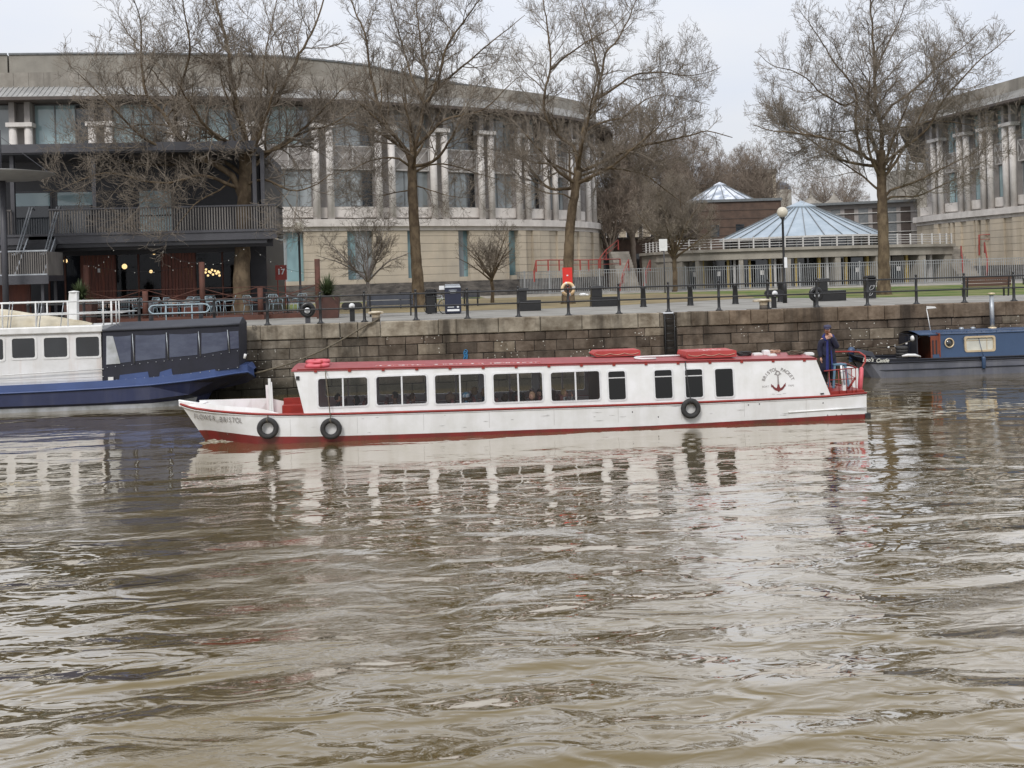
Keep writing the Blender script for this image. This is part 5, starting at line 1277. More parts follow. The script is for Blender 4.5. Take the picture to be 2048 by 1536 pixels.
def coil(name,label,px,y,R_,r,n,m,seed):
    g=random.Random(seed); x=pt(px,712,y)[0]; z=rz_(x,y); pts=[]
    for i in range(n*14):
        a=i/14*2*math.pi; rr=R_*(1+.25*math.sin(i*.7+seed)+g.uniform(-.1,.1)); pts.append((x+rr*math.cos(a)*1.5,y+rr*math.sin(a),z+.02+.10*(i/(n*14))+g.uniform(-.01,.01)))
    q=M(); q.tube(pts,r,5); tag(q.build(name,m),label,'rope')
coil('rope_coil','black rope coil on the roof just right of the crossed raft',1488,TC-.3,.12,.022,6,K['rubber'],1)
coil('rope_coil','grey brown rope coil near the rear end of the roof',1590,TC-.35,.12,.016,6,K['rope'],2)
coil('rope_coil','loose orange rope beside the white block on the roof',1549,TC+.1,.11,.014,4,K['rl'],3)
for px_,y,w__,h_,lab,mm_ in ((1532,TC-.1,.10,.14,'white plastic block standing amid rope near the rear of the roof','white2'),(1515,TC-.2,.14,.07,'low white plastic tray left of the white block on the roof','white2'),(1544,TC-.5,.12,.06,'pale plastic box in front of the orange rope on the roof','white2'),(1618,TC-.4,.13,.07,'small white vent box at the rear end of the roof','white2')):
    x=pt(px_,712,y)[0]; z=rz_(x,y)-.02; q=M(); q.box(x-w__,x+w__,y-.1,y+.1,z,z+h_); q.box(x-w__*.8,x+w__*.8,y-.08,y+.08,z+h_,z+h_+.02); tag(q.build('deck_box',K[mm_],bevel=.01),lab,'box')
# tyre fenders
def tyre(px,py,R_,r,lab,rp0,t=None,extra=None):
    h=hs(px); y=TC-h[1]-r-.03 if t is None else t; v=p3(px,py,y); o=thing('tyre_fender',lab,'tyre fender',tuple(v),'tyres hung along the white boat')
    q=M(); q.torus(v,R_,r,'y',36,12); q.build('tyre',K['rubber'],o)
    q=M(); q.tube([(v.x+.01,y+.0,v.z+R_-.02),(v.x,y-.01,v.z+R_+.03),p3(rp0[0],rp0[1]+8,y-.0)+Vector((0,.03,0)),p3(rp0[0],rp0[1],rp0[2])],.016,6)
    q.tube([(v.x+.02,y-r-.01,v.z+R_-.06),(v.x-.02,y-r-.012,v.z+R_+.02),(v.x,y+.02,v.z+R_+r)],.016,6)
    q.build('lanyard',K['rope'] if extra is None else K['rubber'],o)
tyre(535.5,856.5,.225,.072,'black tyre fender hung at the bow just right of the boat name',(535,826,T0+.18))
tyre(662,857.5,.225,.072,'black tyre fender hung below the first cabin window',(651,741,T0+.12))
tyre(1381.5,817,.215,.075,'black tyre fender hung high by the small rear windows',(1371,722,T0+.18),extra=1)
# lifebuoy on the stern seen nearly edge on
c=p3(1721,762,TC-.55); o=thing('lifebuoy','faded red lifebuoy hung edge on at the stern rail','lifebuoy',tuple(c)); q=M(); q.tube([(c.x+.10*math.cos(a)+.04*math.sin(a),c.y+.26*math.cos(a),c.z+.36*math.sin(a)) for a in [i*2*math.pi/30 for i in range(30)]],.06,12,closed=True); q.build('ring',K['pink'],o)
# stool
K['stool']=mat('blue_grey_plastic',(.10,.19,.27),None,3,.5)
v=p3(1676,728,TC-.3); o=thing('stool','tall blue grey plastic stool on the stern deck beside the steersman','stool',(v.x,v.y,.72)); q=M(); q.box(v.x-.2,v.x+.2,v.y-.18,v.y+.18,v.z-.03,v.z+.02); q.build('seat',K['stool'],o,bevel=.01)
for a in (-1,1):
    for b in (-1,1):
        q=M(); q.bar((v.x+a*.16,v.y+b*.14,v.z-.03),(v.x+a*.25,v.y+b*.2,.72),.06,.04); q.build('leg',K['stool'],o)
# ---------------- foam ----------------
K['foam']=mat('pale_foam',(.46,.43,.36),(.22,.19,.13),7,.5,bump=.02,bsc=14,lo=.42,hi=.58)
fr=random.Random(4)
def foam(name,label,spots):
    q=M()
    for x,y,l,w,h in spots:
        n=14; vs=[(x,y,h)]
        for i in range(n):
            a=2*math.pi*i/n; k=fr.uniform(.55,1.15); vs.append((x+l*k*math.cos(a),y+w*k*math.sin(a),.004))
        q.add(vs,[(0,1+i,1+(i+1)%n) for i in range(n)],0,True)
    o=q.build(name,K['foam'],fix=False); o['kind']='stuff'; o['label']=label
sx0=H[-1][0]
foam('stern_foam','broken white foam in the wash behind the trip boat stern',[(sx0+fr.random()**1.6*7+.05,TC-1.3+fr.gauss(.8,.7),fr.uniform(.10,.55),fr.uniform(.015,.05),fr.uniform(.006,.014)) for _ in range(150)])
foam('bow_foam','small curl of white foam under the trip boat bow',[(H[5][3]-.15+fr.gauss(.15,.28),TC-fr.uniform(.1,.75),fr.uniform(.06,.22),fr.uniform(.02,.06),fr.uniform(.01,.05)) for _ in range(34)])
q=M()
# ---------------- blue and white moored boat (left) ----------------
K['navy']=mat('navy_hull_paint',(.018,.026,.075),(.014,.020,.058),1.5,.35,bump=.002,bsc=3,streak=((.10,.10,.13),.35,.8))
K['bblue']=mat('brighter_blue_paint',(.045,.08,.21),(.036,.064,.17),1.2,.4)
K['canv']=mat('dark_blue_canvas',(.015,.016,.028),(.011,.012,.020),2,.75,bump=.01,bsc=3)
K['canvt']=mat('grey_blue_canvas_top',(.052,.055,.066),(.038,.04,.05),1.2,.8,bump=.01,bsc=3)
K['vinyl']=mat('hazy_vinyl_window',(.030,.036,.07),(.085,.10,.145),1.1,.18,lo=.3,hi=.75,spec=.7,stretch=(1,1,2),bump=.02,bsc=1.2)
K['rustw']=mat('rust_streaked_white_paint',(.72,.72,.72),(.64,.64,.63),1.6,.4,streak=((.42,.24,.12),.22,2.6))
TL=41.2; TLc=TL+1.4
def LP(px,py,t=TL): return p3(px,py,t)
lb=thing('moored_motor_boat','large moored white and blue motor boat with a dark canvas stern enclosure','boat',(LP(200,780).x,TLc,0))
tops=[(-420,800-18),(-200,776),(0,772.5),(100,767),(202,762),(300,756),(400,748),(460,742),(495,737),(509,741)]
zz_=[]
# hull rings: px, half beam, top y px, knuckle offset
Hs=[(-420,1.0),(-300,1.35),(-150,1.45),(0,1.45),(100,1.45),(202,1.45),(300,1.42),(380,1.33),(430,1.2),(470,.98),(495,.70),(508,.30)]
ys=[(-420,790),(-200,779),(0,772),(100,767.5),(202,762),(300,755),(400,744),(460,733),(495,729),(508,738)]
def lring(frac_lo,frac_hi,kn=True): pass
q=M(); vs=[];fs=[];lvls=[]
for px,hb in Hs:
    near=TLc-hb; top=pt(px,interp(ys,px),near); x=top[0]; zt=top[1]
    taper=max(0,(px-300)/208) if px>300 else 0
    zkn=zt-.30; 
    zl=.0+ (.55*taper if px>430 else .22*taper)
    row=[(hb,zt,0),(hb+.02,zt-.27,0),(hb*(1-.0*taper),zt-.33,0),(hb*(1-.35*taper),max(zl+.25,zt-.8) if px<430 else zt-.5,-.25*taper),(hb*(.92-.75*taper),.16+.25*taper**2,-1.6*taper**1.5),(hb*(.85-.7*taper),-.3,-2.0*taper**1.5)]
    lvls.append((x,row))
for s in (-1,1):
    vs=[]
    for x,row in lvls:
        for hb,z,dx in row: vs.append((x+dx,TLc+s*hb,z))
    fs=[]
    n=6
    for i in range(len(lvls)-1):
        for k in range(n-1): fs.append((i*n+k,(i+1)*n+k,(i+1)*n+k+1,i*n+k+1))
    for f in fs: q.add([],[])
    b=len(q.v); q.v+=vs
    for i in range(len(lvls)-1):
        for k in range(n-1):
            q.f.append([b+i*n+k,b+(i+1)*n+k,b+(i+1)*n+k+1,b+i*n+k+1]); q.m.append(1 if k==0 else (2 if k>=4 and i<8 else 0)); q.s.append(False); q.c.append(None)
K['wlb']=mat('pale_waterline_band',(.50,.52,.55),(.30,.31,.30),2,.6)
q.build('hull',[K['navy'],K['bblue'],K['wlb']],lb)
for s in (-1,):
    q=M(); q.tube([(x,TLc+s*(r_[1][0]+.02),r_[1][1]) for x,r_ in lvls],.035,6); q.build('rubbing_strake',K['bblue'],lb)
q=M(); vs=[]
for x,r_ in lvls: vs+= [(x,TLc-r_[0][0],r_[0][1]),(x,TLc+r_[0][0],r_[0][1])]
q.add(vs,[(2*i,2*i+1,2*i+3,2*i+2) for i in range(len(lvls)-1)]); q.build('deck',K['bblue'],lb)
# white cabin
ya=TL+.12
zc=LP(100,657,ya).z; z0c=LP(100,764,ya).z-.1
xl=LP(-420,700,ya).x; xr2=LP(203,700,ya).x
def wallh(m,y,xa,xb,za,zb,wins,th=.06):
    xs_=[xa]+[e for w in wins for e in (w[0],w[1])]+[xb]
    for i in range(0,len(xs_)-1,2):
        if xs_[i+1]>xs_[i]: m.box(xs_[i],xs_[i+1],y,y+th,za,zb)
    for w in wins: m.box(w[0],w[1],y,y+th,za,w[2]); m.box(w[0],w[1],y,y+th,w[3],zb)
cw=[]
for a,b,c,d in ((-180,-100,678,724),(-80,9,677,723),(22,72.5,674.5,718),(86,137,673,716.5),(150,201,671.5,715)):
    cw.append((pt(a,700,ya)[0],pt(b,700,ya)[0],pt((a+b)/2,d,ya)[1],pt((a+b)/2,c,ya)[1]))
q=M(); wallh(q,ya,xl,xr2,z0c,zc-.18,cw); wallh(q,TLc+1.2,xl,xr2,z0c,zc-.18,[]); q.box(xr2-.06,xr2-.001,ya+.06,TLc+1.2,z0c,zc-.18); q.build('cabin_wall',K['rustw'],lb)
q=M(); q.box(xl,xr2+.08,ya-.10,TLc+1.35,zc-.18,zc+.06); q.build('cabin_roof',K['white2'],lb,bevel=.03)
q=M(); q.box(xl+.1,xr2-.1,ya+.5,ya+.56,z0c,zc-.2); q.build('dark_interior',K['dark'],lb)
for w in cw:
    f=M(); inn=rrect(w[0]+.04,w[1]-.04,w[2]+.04,w[3]-.04,.08); out=rrect(w[0]-.03,w[1]+.03,w[2]-.03,w[3]+.03,.10); f.ring(out,inn,ya-.02,ya+.03); wo=f.build('window',K['white2'],lb)
    g=M(); g.add([(p[0],ya+.015,p[1]) for p in inn],[tuple(range(len(inn)))]); g.build('pane',K['glC'],wo,fix=False)
    g=M(); g.box(w[0]+.05,w[0]+.16,ya+.04,ya+.07,w[2],w[3]); g.box(w[1]-.14,w[1]-.05,ya+.04,ya+.07,w[2],w[3]); g.build('curtain',K['dgrey'],wo)
for y1,y2 in ((751,738),(761,753)):
    q=M(); q.tube([LP(-200,y1+8,TL-.02),LP(0,y1-(0 if y1<755 else 0),TL-.02),LP(207,y2,TL-.02)],.02 if y1<755 else .014,5); q.build('side_rail',K['white2'],lb)
# roof rail
RT=zc+.06
def roofz(px,py,t=ya+.1): return LP(px,py,t).z
zt1=LP(120,604,ya+.1).z; zt2=LP(120,629,ya+.1).z
xe=LP(243,610,ya+.1).x; xe0=LP(-300,610,ya+.1).x
q=M()
for zz2 in (zt1,zt2): q.tube([(xe0,ya+.1,zz2),(xe,ya+.1,zz2),(xe,TLc+1.1,zz2),(xe0,TLc+1.1,zz2)],.028,6)
q.build('roof_rail',K['white2'],lb)
for px_ in (-70,4,71,135,206,223,232,238):
    x=LP(px_,610,ya+.1).x; q=M(); q.tube([(x,ya+.1,RT-.03),(x,ya+.1,zt1)],.028 if px_<210 else .022,6); q.build('stanchion',K['white2'],lb)
for px_ in (-30,94,153,222):
    x=LP(px_,610,TLc+1.1).x; q=M(); q.tube([(x,TLc+1.1,RT-.03),(x,TLc+1.1,zt1)],.028,6); q.build('stanchion',K['white2'],lb)
for px_ in (18,24,76,82,125):
    a=LP(px_+2,603,ya+.2); q=M(); q.tube([(a.x,ya+.2,a.z),(a.x-.14,ya+.25,RT)],.016,6); q.build('crutch',K['steel'],lb)
v=LP(144,600,TLc); q=M(); q.hexa([(v.x-.17,TLc-.15,RT),(v.x+.19,TLc-.15,RT),(v.x+.19,TLc+.15,RT),(v.x-.17,TLc+.15,RT),(v.x-.06,TLc-.14,LP(144,585,TLc).z),(v.x+.22,TLc-.14,LP(144,585,TLc).z),(v.x+.22,TLc+.14,LP(144,585,TLc).z),(v.x-.06,TLc+.14,LP(144,585,TLc).z)]); q.lathe([(.2,LP(144,585,TLc).z),(.19,LP(144,583,TLc).z),(.02,LP(144,581.5,TLc).z)],(v.x+.08,TLc,0),12); q.build('funnel',K['white2'],lb)
# canvas covered dinghy on the roof
K['tarp']=mat('cream_tarpaulin',(.58,.53,.42),(.42,.37,.27),1.5,.8,bump=.03,bsc=3,streak=((.28,.22,.12),.4,1.4))
q=M(); prof=[]; n=16; xa=LP(-90,640,TLc).x; xb2=LP(187,648,TLc).x; rows=22; vs=[];fs=[]
for i in range(rows):
    u=i/(rows-1); x=xa+(xb2-xa)*u; w=.62*math.sin(math.pi*min(.97,.12+u*.86))**.7+.02; h=.85*(1-u)**.75*(1-.25*abs(u-.4))*min(1,(u+.12)*5)+.04
    for j in range(n+1):
        a=math.pi*j/n; s_=math.sin(a); vs.append((x,TLc-.1+w*math.cos(a),RT+h*s_*(1+.04*math.sin(7*u+3*j))+.0))
for i in range(rows-1):
    for j in range(n): fs.append((i*(n+1)+j,(i+1)*(n+1)+j,(i+1)*(n+1)+j+1,i*(n+1)+j+1))
q.add(vs,fs,0,True); tag(q.build('covered_dinghy',K['tarp'],fix=False),'cream tarpaulin covering a small dinghy stowed on the white cabin roof','dinghy')
# canvas enclosure
A=[(205,1.42),(480,1.0)]
cvs=[(205,1.38,661,700),(240,1.38,660,700),(300,1.37,657,697),(380,1.30,653,694),(440,1.18,650,691),(478,1.0,648,690)]
def CP(px,py,hb): return p3(px,py,TLc-hb)
bot=[(205,792),(205,762),(300,754),(400,743),(460,733),(495,728)]
q=M(); ring_t=[];ring_b=[]
for px,hb,yt_,ym in cvs: ring_t.append(CP(px,yt_,hb)); 
def cut(py_fn): return [CP(px,py_fn(px),hb) for px,hb,_,_ in cvs]
yb_fn=lambda px: interp([(205,763),(300,756),(400,746),(480,735)],px)
ybw_fn=lambda px: interp([(205,732),(300,721),(400,711),(480,697)],px)
ytw_fn=lambda px: interp([(205,668),(300,664),(400,661),(480,656)],px)
yt_fn=lambda px: interp([(205,661),(300,657),(400,652),(480,648)],px)
def band(m,f0,f1,off=0):
    a=cut(f0);b=cut(f1)
    for i in range(len(a)-1):
        m.add([a[i],a[i+1],b[i+1],b[i]],[(0,1,2,3)])
        mir=[Vector((p.x,2*TLc-p.y,p.z)) for p in (a[i],a[i+1],b[i+1],b[i])]; m.add(mir,[(0,1,2,3)])
    p=a[-1];r_=b[-1]; p2=Vector((p.x,2*TLc-p.y,p.z)); r2=Vector((r_.x,2*TLc-r_.y,r_.z)); m.add([p,p2,r2,r_],[(0,1,2,3)])
q=M(); band(q,yb_fn,ybw_fn); band(q,ytw_fn,yt_fn); q.build('canvas_skirt',K['canv'],lb)
q=M(); band(q,ybw_fn,ytw_fn); q.build('canvas_wall',K['canv'],lb)
t=cut(yt_fn); q=M(); far=[Vector((p.x,2*TLc-p.y,p.z)) for p in t]; ridge=[Vector((p.x+(0.3 if i==0 else 0),TLc,p.z+.24)) for i,p in enumerate(t)]
for i in range(len(t)-1): q.add([t[i],t[i+1],ridge[i+1],ridge[i]],[(0,1,2,3)],0,True); q.add([far[i],far[i+1],ridge[i+1],ridge[i]],[(0,1,2,3)],0,True)
q.add([t[-1],ridge[-1],far[-1]],[(0,1,2)]); q.add([t[0],ridge[0],far[0]],[(0,1,2)])
q.tube([p+Vector((0,-.02,0)) for p in t],.05,6); q.build('canvas_top',K['canvt'],lb)
wp=[(212,262),(271,331),(339,395),(403,455)]
for i,(a,b) in enumerate(wp):
    q=M(); N_=6; vs=[]
    for k in range(N_+1):
        px=a+(b-a)*k/N_; hb=interp([(c_[0],c_[1]) for c_ in cvs],px); sag=1.5*math.sin(math.pi*k/N_)
        vs+= [CP(px,ybw_fn(px)-2,hb)+Vector((0,-.015,0)),CP(px,ytw_fn(px)+5+sag,hb)+Vector((0,-.015,0))]
    q.add(vs,[(2*k,2*k+2,2*k+3,2*k+1) for k in range(N_)],0,True); q.build('vinyl_window',K['vinyl'],lb)
q=M(); a=ring=None; hb=1.0; c0_=CP(479,656+6,hb+.0); 
q.add([CP(461,ybw_fn(461)-2,1.09)+Vector((0,-.015,0)),CP(478,ybw_fn(478)-1,1.005)+Vector((0,-.015,0)),CP(477,662,1.005)+Vector((0,-.015,0)),CP(459,663,1.09)+Vector((0,-.015,0))],[(0,1,2,3)]); q.build('vinyl_window',K['vinyl'],lb)
q=M(); q.add([CP(213,729,1.39)+Vector((0,-.018,0)),CP(241,727,1.395)+Vector((0,-.018,0)),CP(226,672,1.395)+Vector((0,-.018,0)),CP(213,672,1.39)+Vector((0,-.018,0))],[(0,1,2,3)]); q.build('pale_bulkhead_glimpse',K['wlb'],lb)
for px in (267,335,399,457):
    hb=interp([(c_[0],c_[1]) for c_ in cvs],px); q=M(); q.tube([CP(px+2,ybw_fn(px)+2,hb)+Vector((0,-.03,0)),CP(px-2,ytw_fn(px)+2,hb)+Vector((0,-.03,0))],.018,5); q.build('zip_strip',K['steel'],lb)
for fn,n_ in ((lambda px:ybw_fn(px)+4,17),(lambda px:yb_fn(px)-1,15)):
    q=M()
    for i in range(n_):
        px=215+(475-215)*i/(n_-1); hb=interp([(c_[0],c_[1]) for c_ in cvs],px); p=CP(px,fn(px),hb)+Vector((0,-.02,0)); q.ball(p,.02,6)
    q.build('snap_studs',K['steel'],lb)
for a,b,ya_,yb_ in ((238,296,751-3,760),(318,343,742,755)):
    q=M(); P4=[]
    for px,py in ((a,yb_+4),(b+3,yb_-2),(b,ya_-5),(a+2,ya_+2)):
        hb=interp([(c_[0],c_[1]) for c_ in cvs],px); P4.append(CP(px,py,hb)+Vector((0,-.02,0)))
    q.add(P4,[(0,1,2,3)]); q.build('blue_patch',K['bblue'],lb)
q=M(); v=CP(222,759,1.4); q.box(v.x-.09,v.x+.09,v.y-.04,v.y+.0,v.z-.08,v.z+.09); q.build('socket_plate',K['white2'],lb)
q=M(); v=CP(489,717,.95); q.tube([v,v+Vector((.04,0,.17))],.05,8); q.build('stern_light',K['white2'],lb)
# ---------------- mooring line and cream bollards ----------------
K['cream']=mat('peeling_cream_paint',(.60,.54,.42),(.38,.31,.22),5,.7)
K['brn']=mat('brown_iron',(.10,.085,.07),None,4,.7)
for i,(px_,lab) in enumerate(((752,'cream topped iron mooring bollard on the coping holding the thick rope'),(1528,'cream topped iron mooring bollard on the coping near the right white disc'))):
    x=pt(px_,640,QT+.2)[0]; o=thing('mooring_bollard',lab,'bollard',(x,QT+.2,QZ),'cream topped bollards on the coping')
    q=M(); q.lathe([(.17,QZ-.02),(.16,QZ+.16)],(x,QT+.22,0),14); q.build('base',K['brn'],o)
    q=M(); q.lathe([(.16,QZ+.16),(.17,QZ+.30),(.24,QZ+.33),(.27,QZ+.37),(.26,QZ+.41),(.1,QZ+.43)],(x,QT+.22,0),16); q.box(x-.42 if px_>1000 else x-.30,x+.30,QT+.08,QT+.34,QZ+.31,QZ+.40); q.build('cap',K['cream'],o,bevel=.02)
    # dark stained pier below the bollard
q=M(); A_=p3(505,748,TLc); B_=Vector((pt(735,650,QT-.08)[0],QT-.08,QZ-.08)); C_=Vector((pt(752,640,QT)[0]+.16,QT+.1,QZ+.18)); pts=[]
for i in range(17):
    k=i/16; p=A_.lerp(B_,k); p.z-=.25*math.sin(math.pi*k); pts.append(p)
pts+= [B_+Vector((.25,0,.09)),C_]; q.tube(pts,.035,6); tag(q.build('mooring_rope',K['rope']),'thick brown mooring rope running from the blue stern up to the left cream bollard','rope')
# ---------------- blue narrowboat (right) ----------------
K['nblue']=mat('narrowboat_blue_paint',(.035,.070,.14),(.028,.056,.115),1,.35,bump=.002,bsc=3)
K['nhull']=mat('scuffed_grey_hull',(.12,.125,.15),(.07,.075,.09),.9,.6,streak=((.20,.20,.21),.45,1.3))
K['nblack']=mat('black_gunwale_paint',(.014,.016,.024),(.02,.022,.03),2,.4)
K['brass']=mat('brass_frame',(.62,.50,.33),(.50,.40,.26),4,.4,metal=.3)
K['ndoor']=mat('varnished_red_wood',(.20,.05,.022),(.13,.03,.015),1.5,.45,stretch=(5,5,1))
TN=41.6; TNc=TN+1.03
nb=thing('narrowboat','blue narrowboat with a grey scuffed hull and brass porthole moored at the wall','narrowboat',(p3(1900,750,TN).x,TNc,0))
Hn=[(1697,707,.06),(1712,713,.45),(1735,716.5,.80),(1770,718.5,.98),(1830,718.5,1.03),(1900,716,1.03),(2048,711,1.03),(2300,703,1.03)]
rows=[]
for px,py,hb in Hn:
    v=p3(px,py,TNc-hb); rk=max(0,(1770-px)/73); rows.append((v.x,hb,v.z,rk))
for nm,(f0,f1),mm_ in (('topside',(0,.30),'nblack'),('hull_side',(.30,1.25),'nhull')):
    q=M()
    for s in (-1,1):
        vs=[]
        for x,hb,z,rk in rows:
            zk=.60; za=z if f0==0 else zk; zb=zk if f0==0 else -.25
            vs+= [(x+(0 if f0==0 else rk*.22),TNc+s*hb*(1 if f0==0 else .985),za),(x+(rk*.22 if f0==0 else rk*.75),TNc+s*hb*.985*(1-(.0 if f0==0 else .25*rk)),zb)]
        q.add(vs,[(2*i,2*i+2,2*i+3,2*i+1) for i in range(len(rows)-1)])
    q.build(nm,K[mm_],nb)
for zz2,r in ((.60,.03),(.30,.022)):
    q=M(); q.tube([(x+rk*(.22 if zz2>.5 else .5),TNc-hb*(1-.1*rk*(zz2<.5))-.01,zz2) for x,hb,z,rk in rows][1:],r,5); q.build('rubbing_strake',K['nblack'],nb)
q=M(); q.tube([(x,TNc-hb,z) for x,hb,z,rk in rows],.03,5); q.tube([(x,TNc+hb,z) for x,hb,z,rk in rows],.03,5); q.build('gunwale',K['nblack'],nb)
q=M(); vs=[]
for x,hb,z,rk in rows: vs+= [(x,TNc-hb,z-.18),(x,TNc+hb,z-.18)]
q.add(vs,[(2*i,2*i+1,2*i+3,2*i+2) for i in range(len(rows)-1)]); q.build('deck',K['nblack'],nb)
v=p3(1703,702,TNc); q=M(); q.ball((v.x,v.y,v.z),.17,10,sc=(1,.8,1)); q.bar((v.x-.05,TNc,.6),(v.x,TNc,v.z),.12,.12); q.build('stem_post',K['nblue'],nb)
q=M(); q.hexa([p3(1712,704,TNc-.4),p3(1752,716,TNc-.5),p3(1752,716,TNc+.5),p3(1712,704,TNc+.4),p3(1714,697,TNc-.3),p3(1745,704,TNc-.4),p3(1745,704,TNc+.4),p3(1714,697,TNc+.3)]); q.build('bow_locker',K['nblack'],nb)
# cabin
zg=p3(1900,714,TN).z; ztp=p3(1900,668,TN+.12).z
xc0=p3(1866,700,TN).x; xc1=p3(2300,690,TN).x; xcf=p3(1837,665,TN+.2).x
ins=.14
def NY(z): return TN+.03+ins*(z-zg)/(ztp-zg)
wx0,wx1=p3(1932,700,TN).x,p3(1991,700,TN).x; wz0,wz1=p3(1960,702,TN+.05).z,p3(1960,673,TN+.1).z
q=M()
def nquad(xa,xb,za,zb,m=q):
    m.add([(xa,NY(za),za),(xb,NY(za),za),(xb,NY(zb),zb),(xa,NY(zb),zb)],[(0,1,2,3)])
nquad(xc0,wx0,zg-.1,ztp); nquad(wx1,xc1,zg-.1,ztp); nquad(wx0,wx1,zg-.1,wz0); nquad(wx0,wx1,wz1,ztp)
# rounded cut-out at the fore end: fairing pieces
q.add([(xcf,NY(ztp),ztp),(xc0,NY(ztp),ztp),(xc0,NY(ztp-.12),ztp-.12),(xc0-.10,NY(ztp-.05),ztp-.05)],[(0,1,2,3)])
for i in range(4): pass
yb_=2*TNc-NY(zg); q.add([(xc0,2*TNc-NY(zg),zg-.1),(xc1,2*TNc-NY(zg),zg-.1),(xc1,2*TNc-NY(ztp),ztp),(xc0,2*TNc-NY(ztp),ztp)],[(0,1,2,3)])
q.build('cabin_side',K['nblue'],nb)
q=M(); n=10; vs=[];fs=[]
for x in (xcf,xc1):
    for j in range(n+1):
        u=-1+2*j/n; vs.append((x,TNc+u*(TNc-NY(ztp)+.02),ztp+.12*(1-u*u)))
for j in range(n): fs.append((j,j+1,n+2+j,n+1+j))
q.add(vs,fs,0,True); q.tube([(xcf,NY(ztp)-.02,ztp),(xc1,NY(ztp)-.02,ztp)],.028,6); q.build('cabin_roof',K['nblue'],nb)
q=M(); q.tube([(xcf+.6,NY(ztp)+.12,ztp+.09),(xc1,NY(ztp)+.12,ztp+.09)],.018,6)
x=xcf+.8
while x<xc1: q.tube([(x,NY(ztp)+.12,ztp+.03),(x,NY(ztp)+.12,ztp+.09)],.012,5); x+=.62
q.build('roof_handrail',K['nblue'],nb)
# front bulkhead with doors, open cratch board
xd0=p3(1866,700,TN).x+.28
q=M(); q.box(xd0,xd0+.05,NY(zg)+.0,2*TNc-NY(zg),zg-.25,ztp+.05); q.build('bulkhead',K['ndoor'],nb)
for a in (0,1):
    q=M(); y0_=TN+.12+a*.42; q.box(xd0-.9,xd0-.55,y0_-.02+a*.6,y0_+.02+a*.6,zg-.1,ztp-.1) if a else q.box(xd0-.34,xd0-.0,TN+.05,TN+.09,zg-.02,ztp-.05)
    q.build('door',K['ndoor'] if not a else K['nblack'],nb)
q=M(); xq=p3(1862,690,TN+.03).x
for dx in (.06,.2): q.box(xd0-.34+dx,xd0-.34+dx+.05,TN+.03,TN+.05,zg+.12,ztp-.22)
q.build('door_grooves',K['nblack'],nb)
xk=p3(1829,690,TN+.4).x; q=M(); q.box(xk+.02,xk+.06,TN+.25,2*TNc-TN-.25,zg-.2,ztp-.02); q.box(xk-.02,xk+.02,TN+.85,TN+.92,zg-.2,ztp); q.build('cratch_board',K['nblack'],nb)
q=M(); q.add([(xcf-.10,TN+.25,ztp-.02),(xd0,TN+.1,ztp+.01),(xd0,2*TNc-TN-.1,ztp+.01),(xcf-.1,2*TNc-TN-.25,ztp-.02)],[(0,1,2,3)]); q.build('canopy',K['nblack'],nb)
q=M(); v=p3(1824,677,TN+.3); q.lathe([(.02,-.05),(.10,-.03),(.12,.03),(.10,.05)],(v.x,v.y,v.z),12,axis='x'); q.build('headlamp',K['white2'],nb)
v=p3(1898.5,686,TN+.06); q=M()
q.torus((v.x,v.y-.01,v.z),.175,.028,'y',24,8); po=q.build('porthole',K['brass'],nb)
g=M(); g.lathe([(.16,0),(.16,.01)],(v.x,v.y+.00,v.z),24,axis='y'); g.build('pane',K['glC'],po)
f=M(); inn=rrect(wx0+.04,wx1-.04,wz0+.04,wz1-.04,.08); out=rrect(wx0-.03,wx1+.03,wz0-.03,wz1+.03,.10)
f.ring(out,inn,TN+.03,TN+.10); wo=f.build('window',K['brass'],nb)
K['blind']=mat('cream_blind',(.62,.62,.55),(.52,.52,.46),3,.6)
g=M(); g.add([(p[0],TN+.10,p[1]) for p in inn],[tuple(range(len(inn)))]); g.build('blind',K['blind'],wo,fix=False)
g=M(); g.box(wx0+.04,wx1-.04,TN+.08,TN+.095,wz0+.42,wz0+.44); g.box((wx0+wx1)/2+.3,(wx0+wx1)/2+.32,TN+.081,TN+.095,wz0,wz1); g.build('glazing_bar',K['brass'],wo)
q=M(); 
text_mesh(q,"Leo's",p3(1738,723,TN).x,TNc-.90-.03,p3(1738,723.5,TN).z,.21,shear=.3,bold=.006,ang=-.03); text_mesh(q,'Castle',p3(1765,724,TN).x,TNc-.99-.03,p3(1765,724.5,TN).z,.21,shear=.3,bold=.006,ang=-.02)
q.build('boat_name',K['blind'],nb)
v=p3(1985,664,TNc); q=M(); zt_=p3(1985,590,TNc).z; q.lathe([(.085,ztp+.05),(.085,zt_)],(v.x,TNc,0),14); q.build('chimney',K['steel'],nb)
q=M(); q.lathe([(.17,ztp+.08),(.16,ztp+.15),(.10,ztp+.17)],(v.x,TNc,0),14); q.lathe([(.15,zt_+.03),(.14,zt_+.08),(.02,zt_+.10)],(v.x,TNc,0),14); q.build('chimney_collar',K['brass'],nb)
for px_ in (1923,1946):
    v=p3(px_,661,TNc); q=M(); q.lathe([(.10,ztp+.10),(.10,ztp+.17),(.03,ztp+.2)],(v.x,TNc,0),12); q.build('roof_vent',K['steel'],nb)
a=p3(1862,663,TNc-.3); b=p3(1853,617,TNc-.3); q=M(); q.tube([(a.x,a.y,ztp),b],.018,6); q.hexa([p3(1853,618,TNc-.35),p3(1873,616,TNc-.33),p3(1873,616,TNc-.2),p3(1853,618,TNc-.2),p3(1853,612,TNc-.35),p3(1870,613,TNc-.33),p3(1870,613,TNc-.2),p3(1853,612,TNc-.2)]); q.build('mast_light',K['white2'],nb)
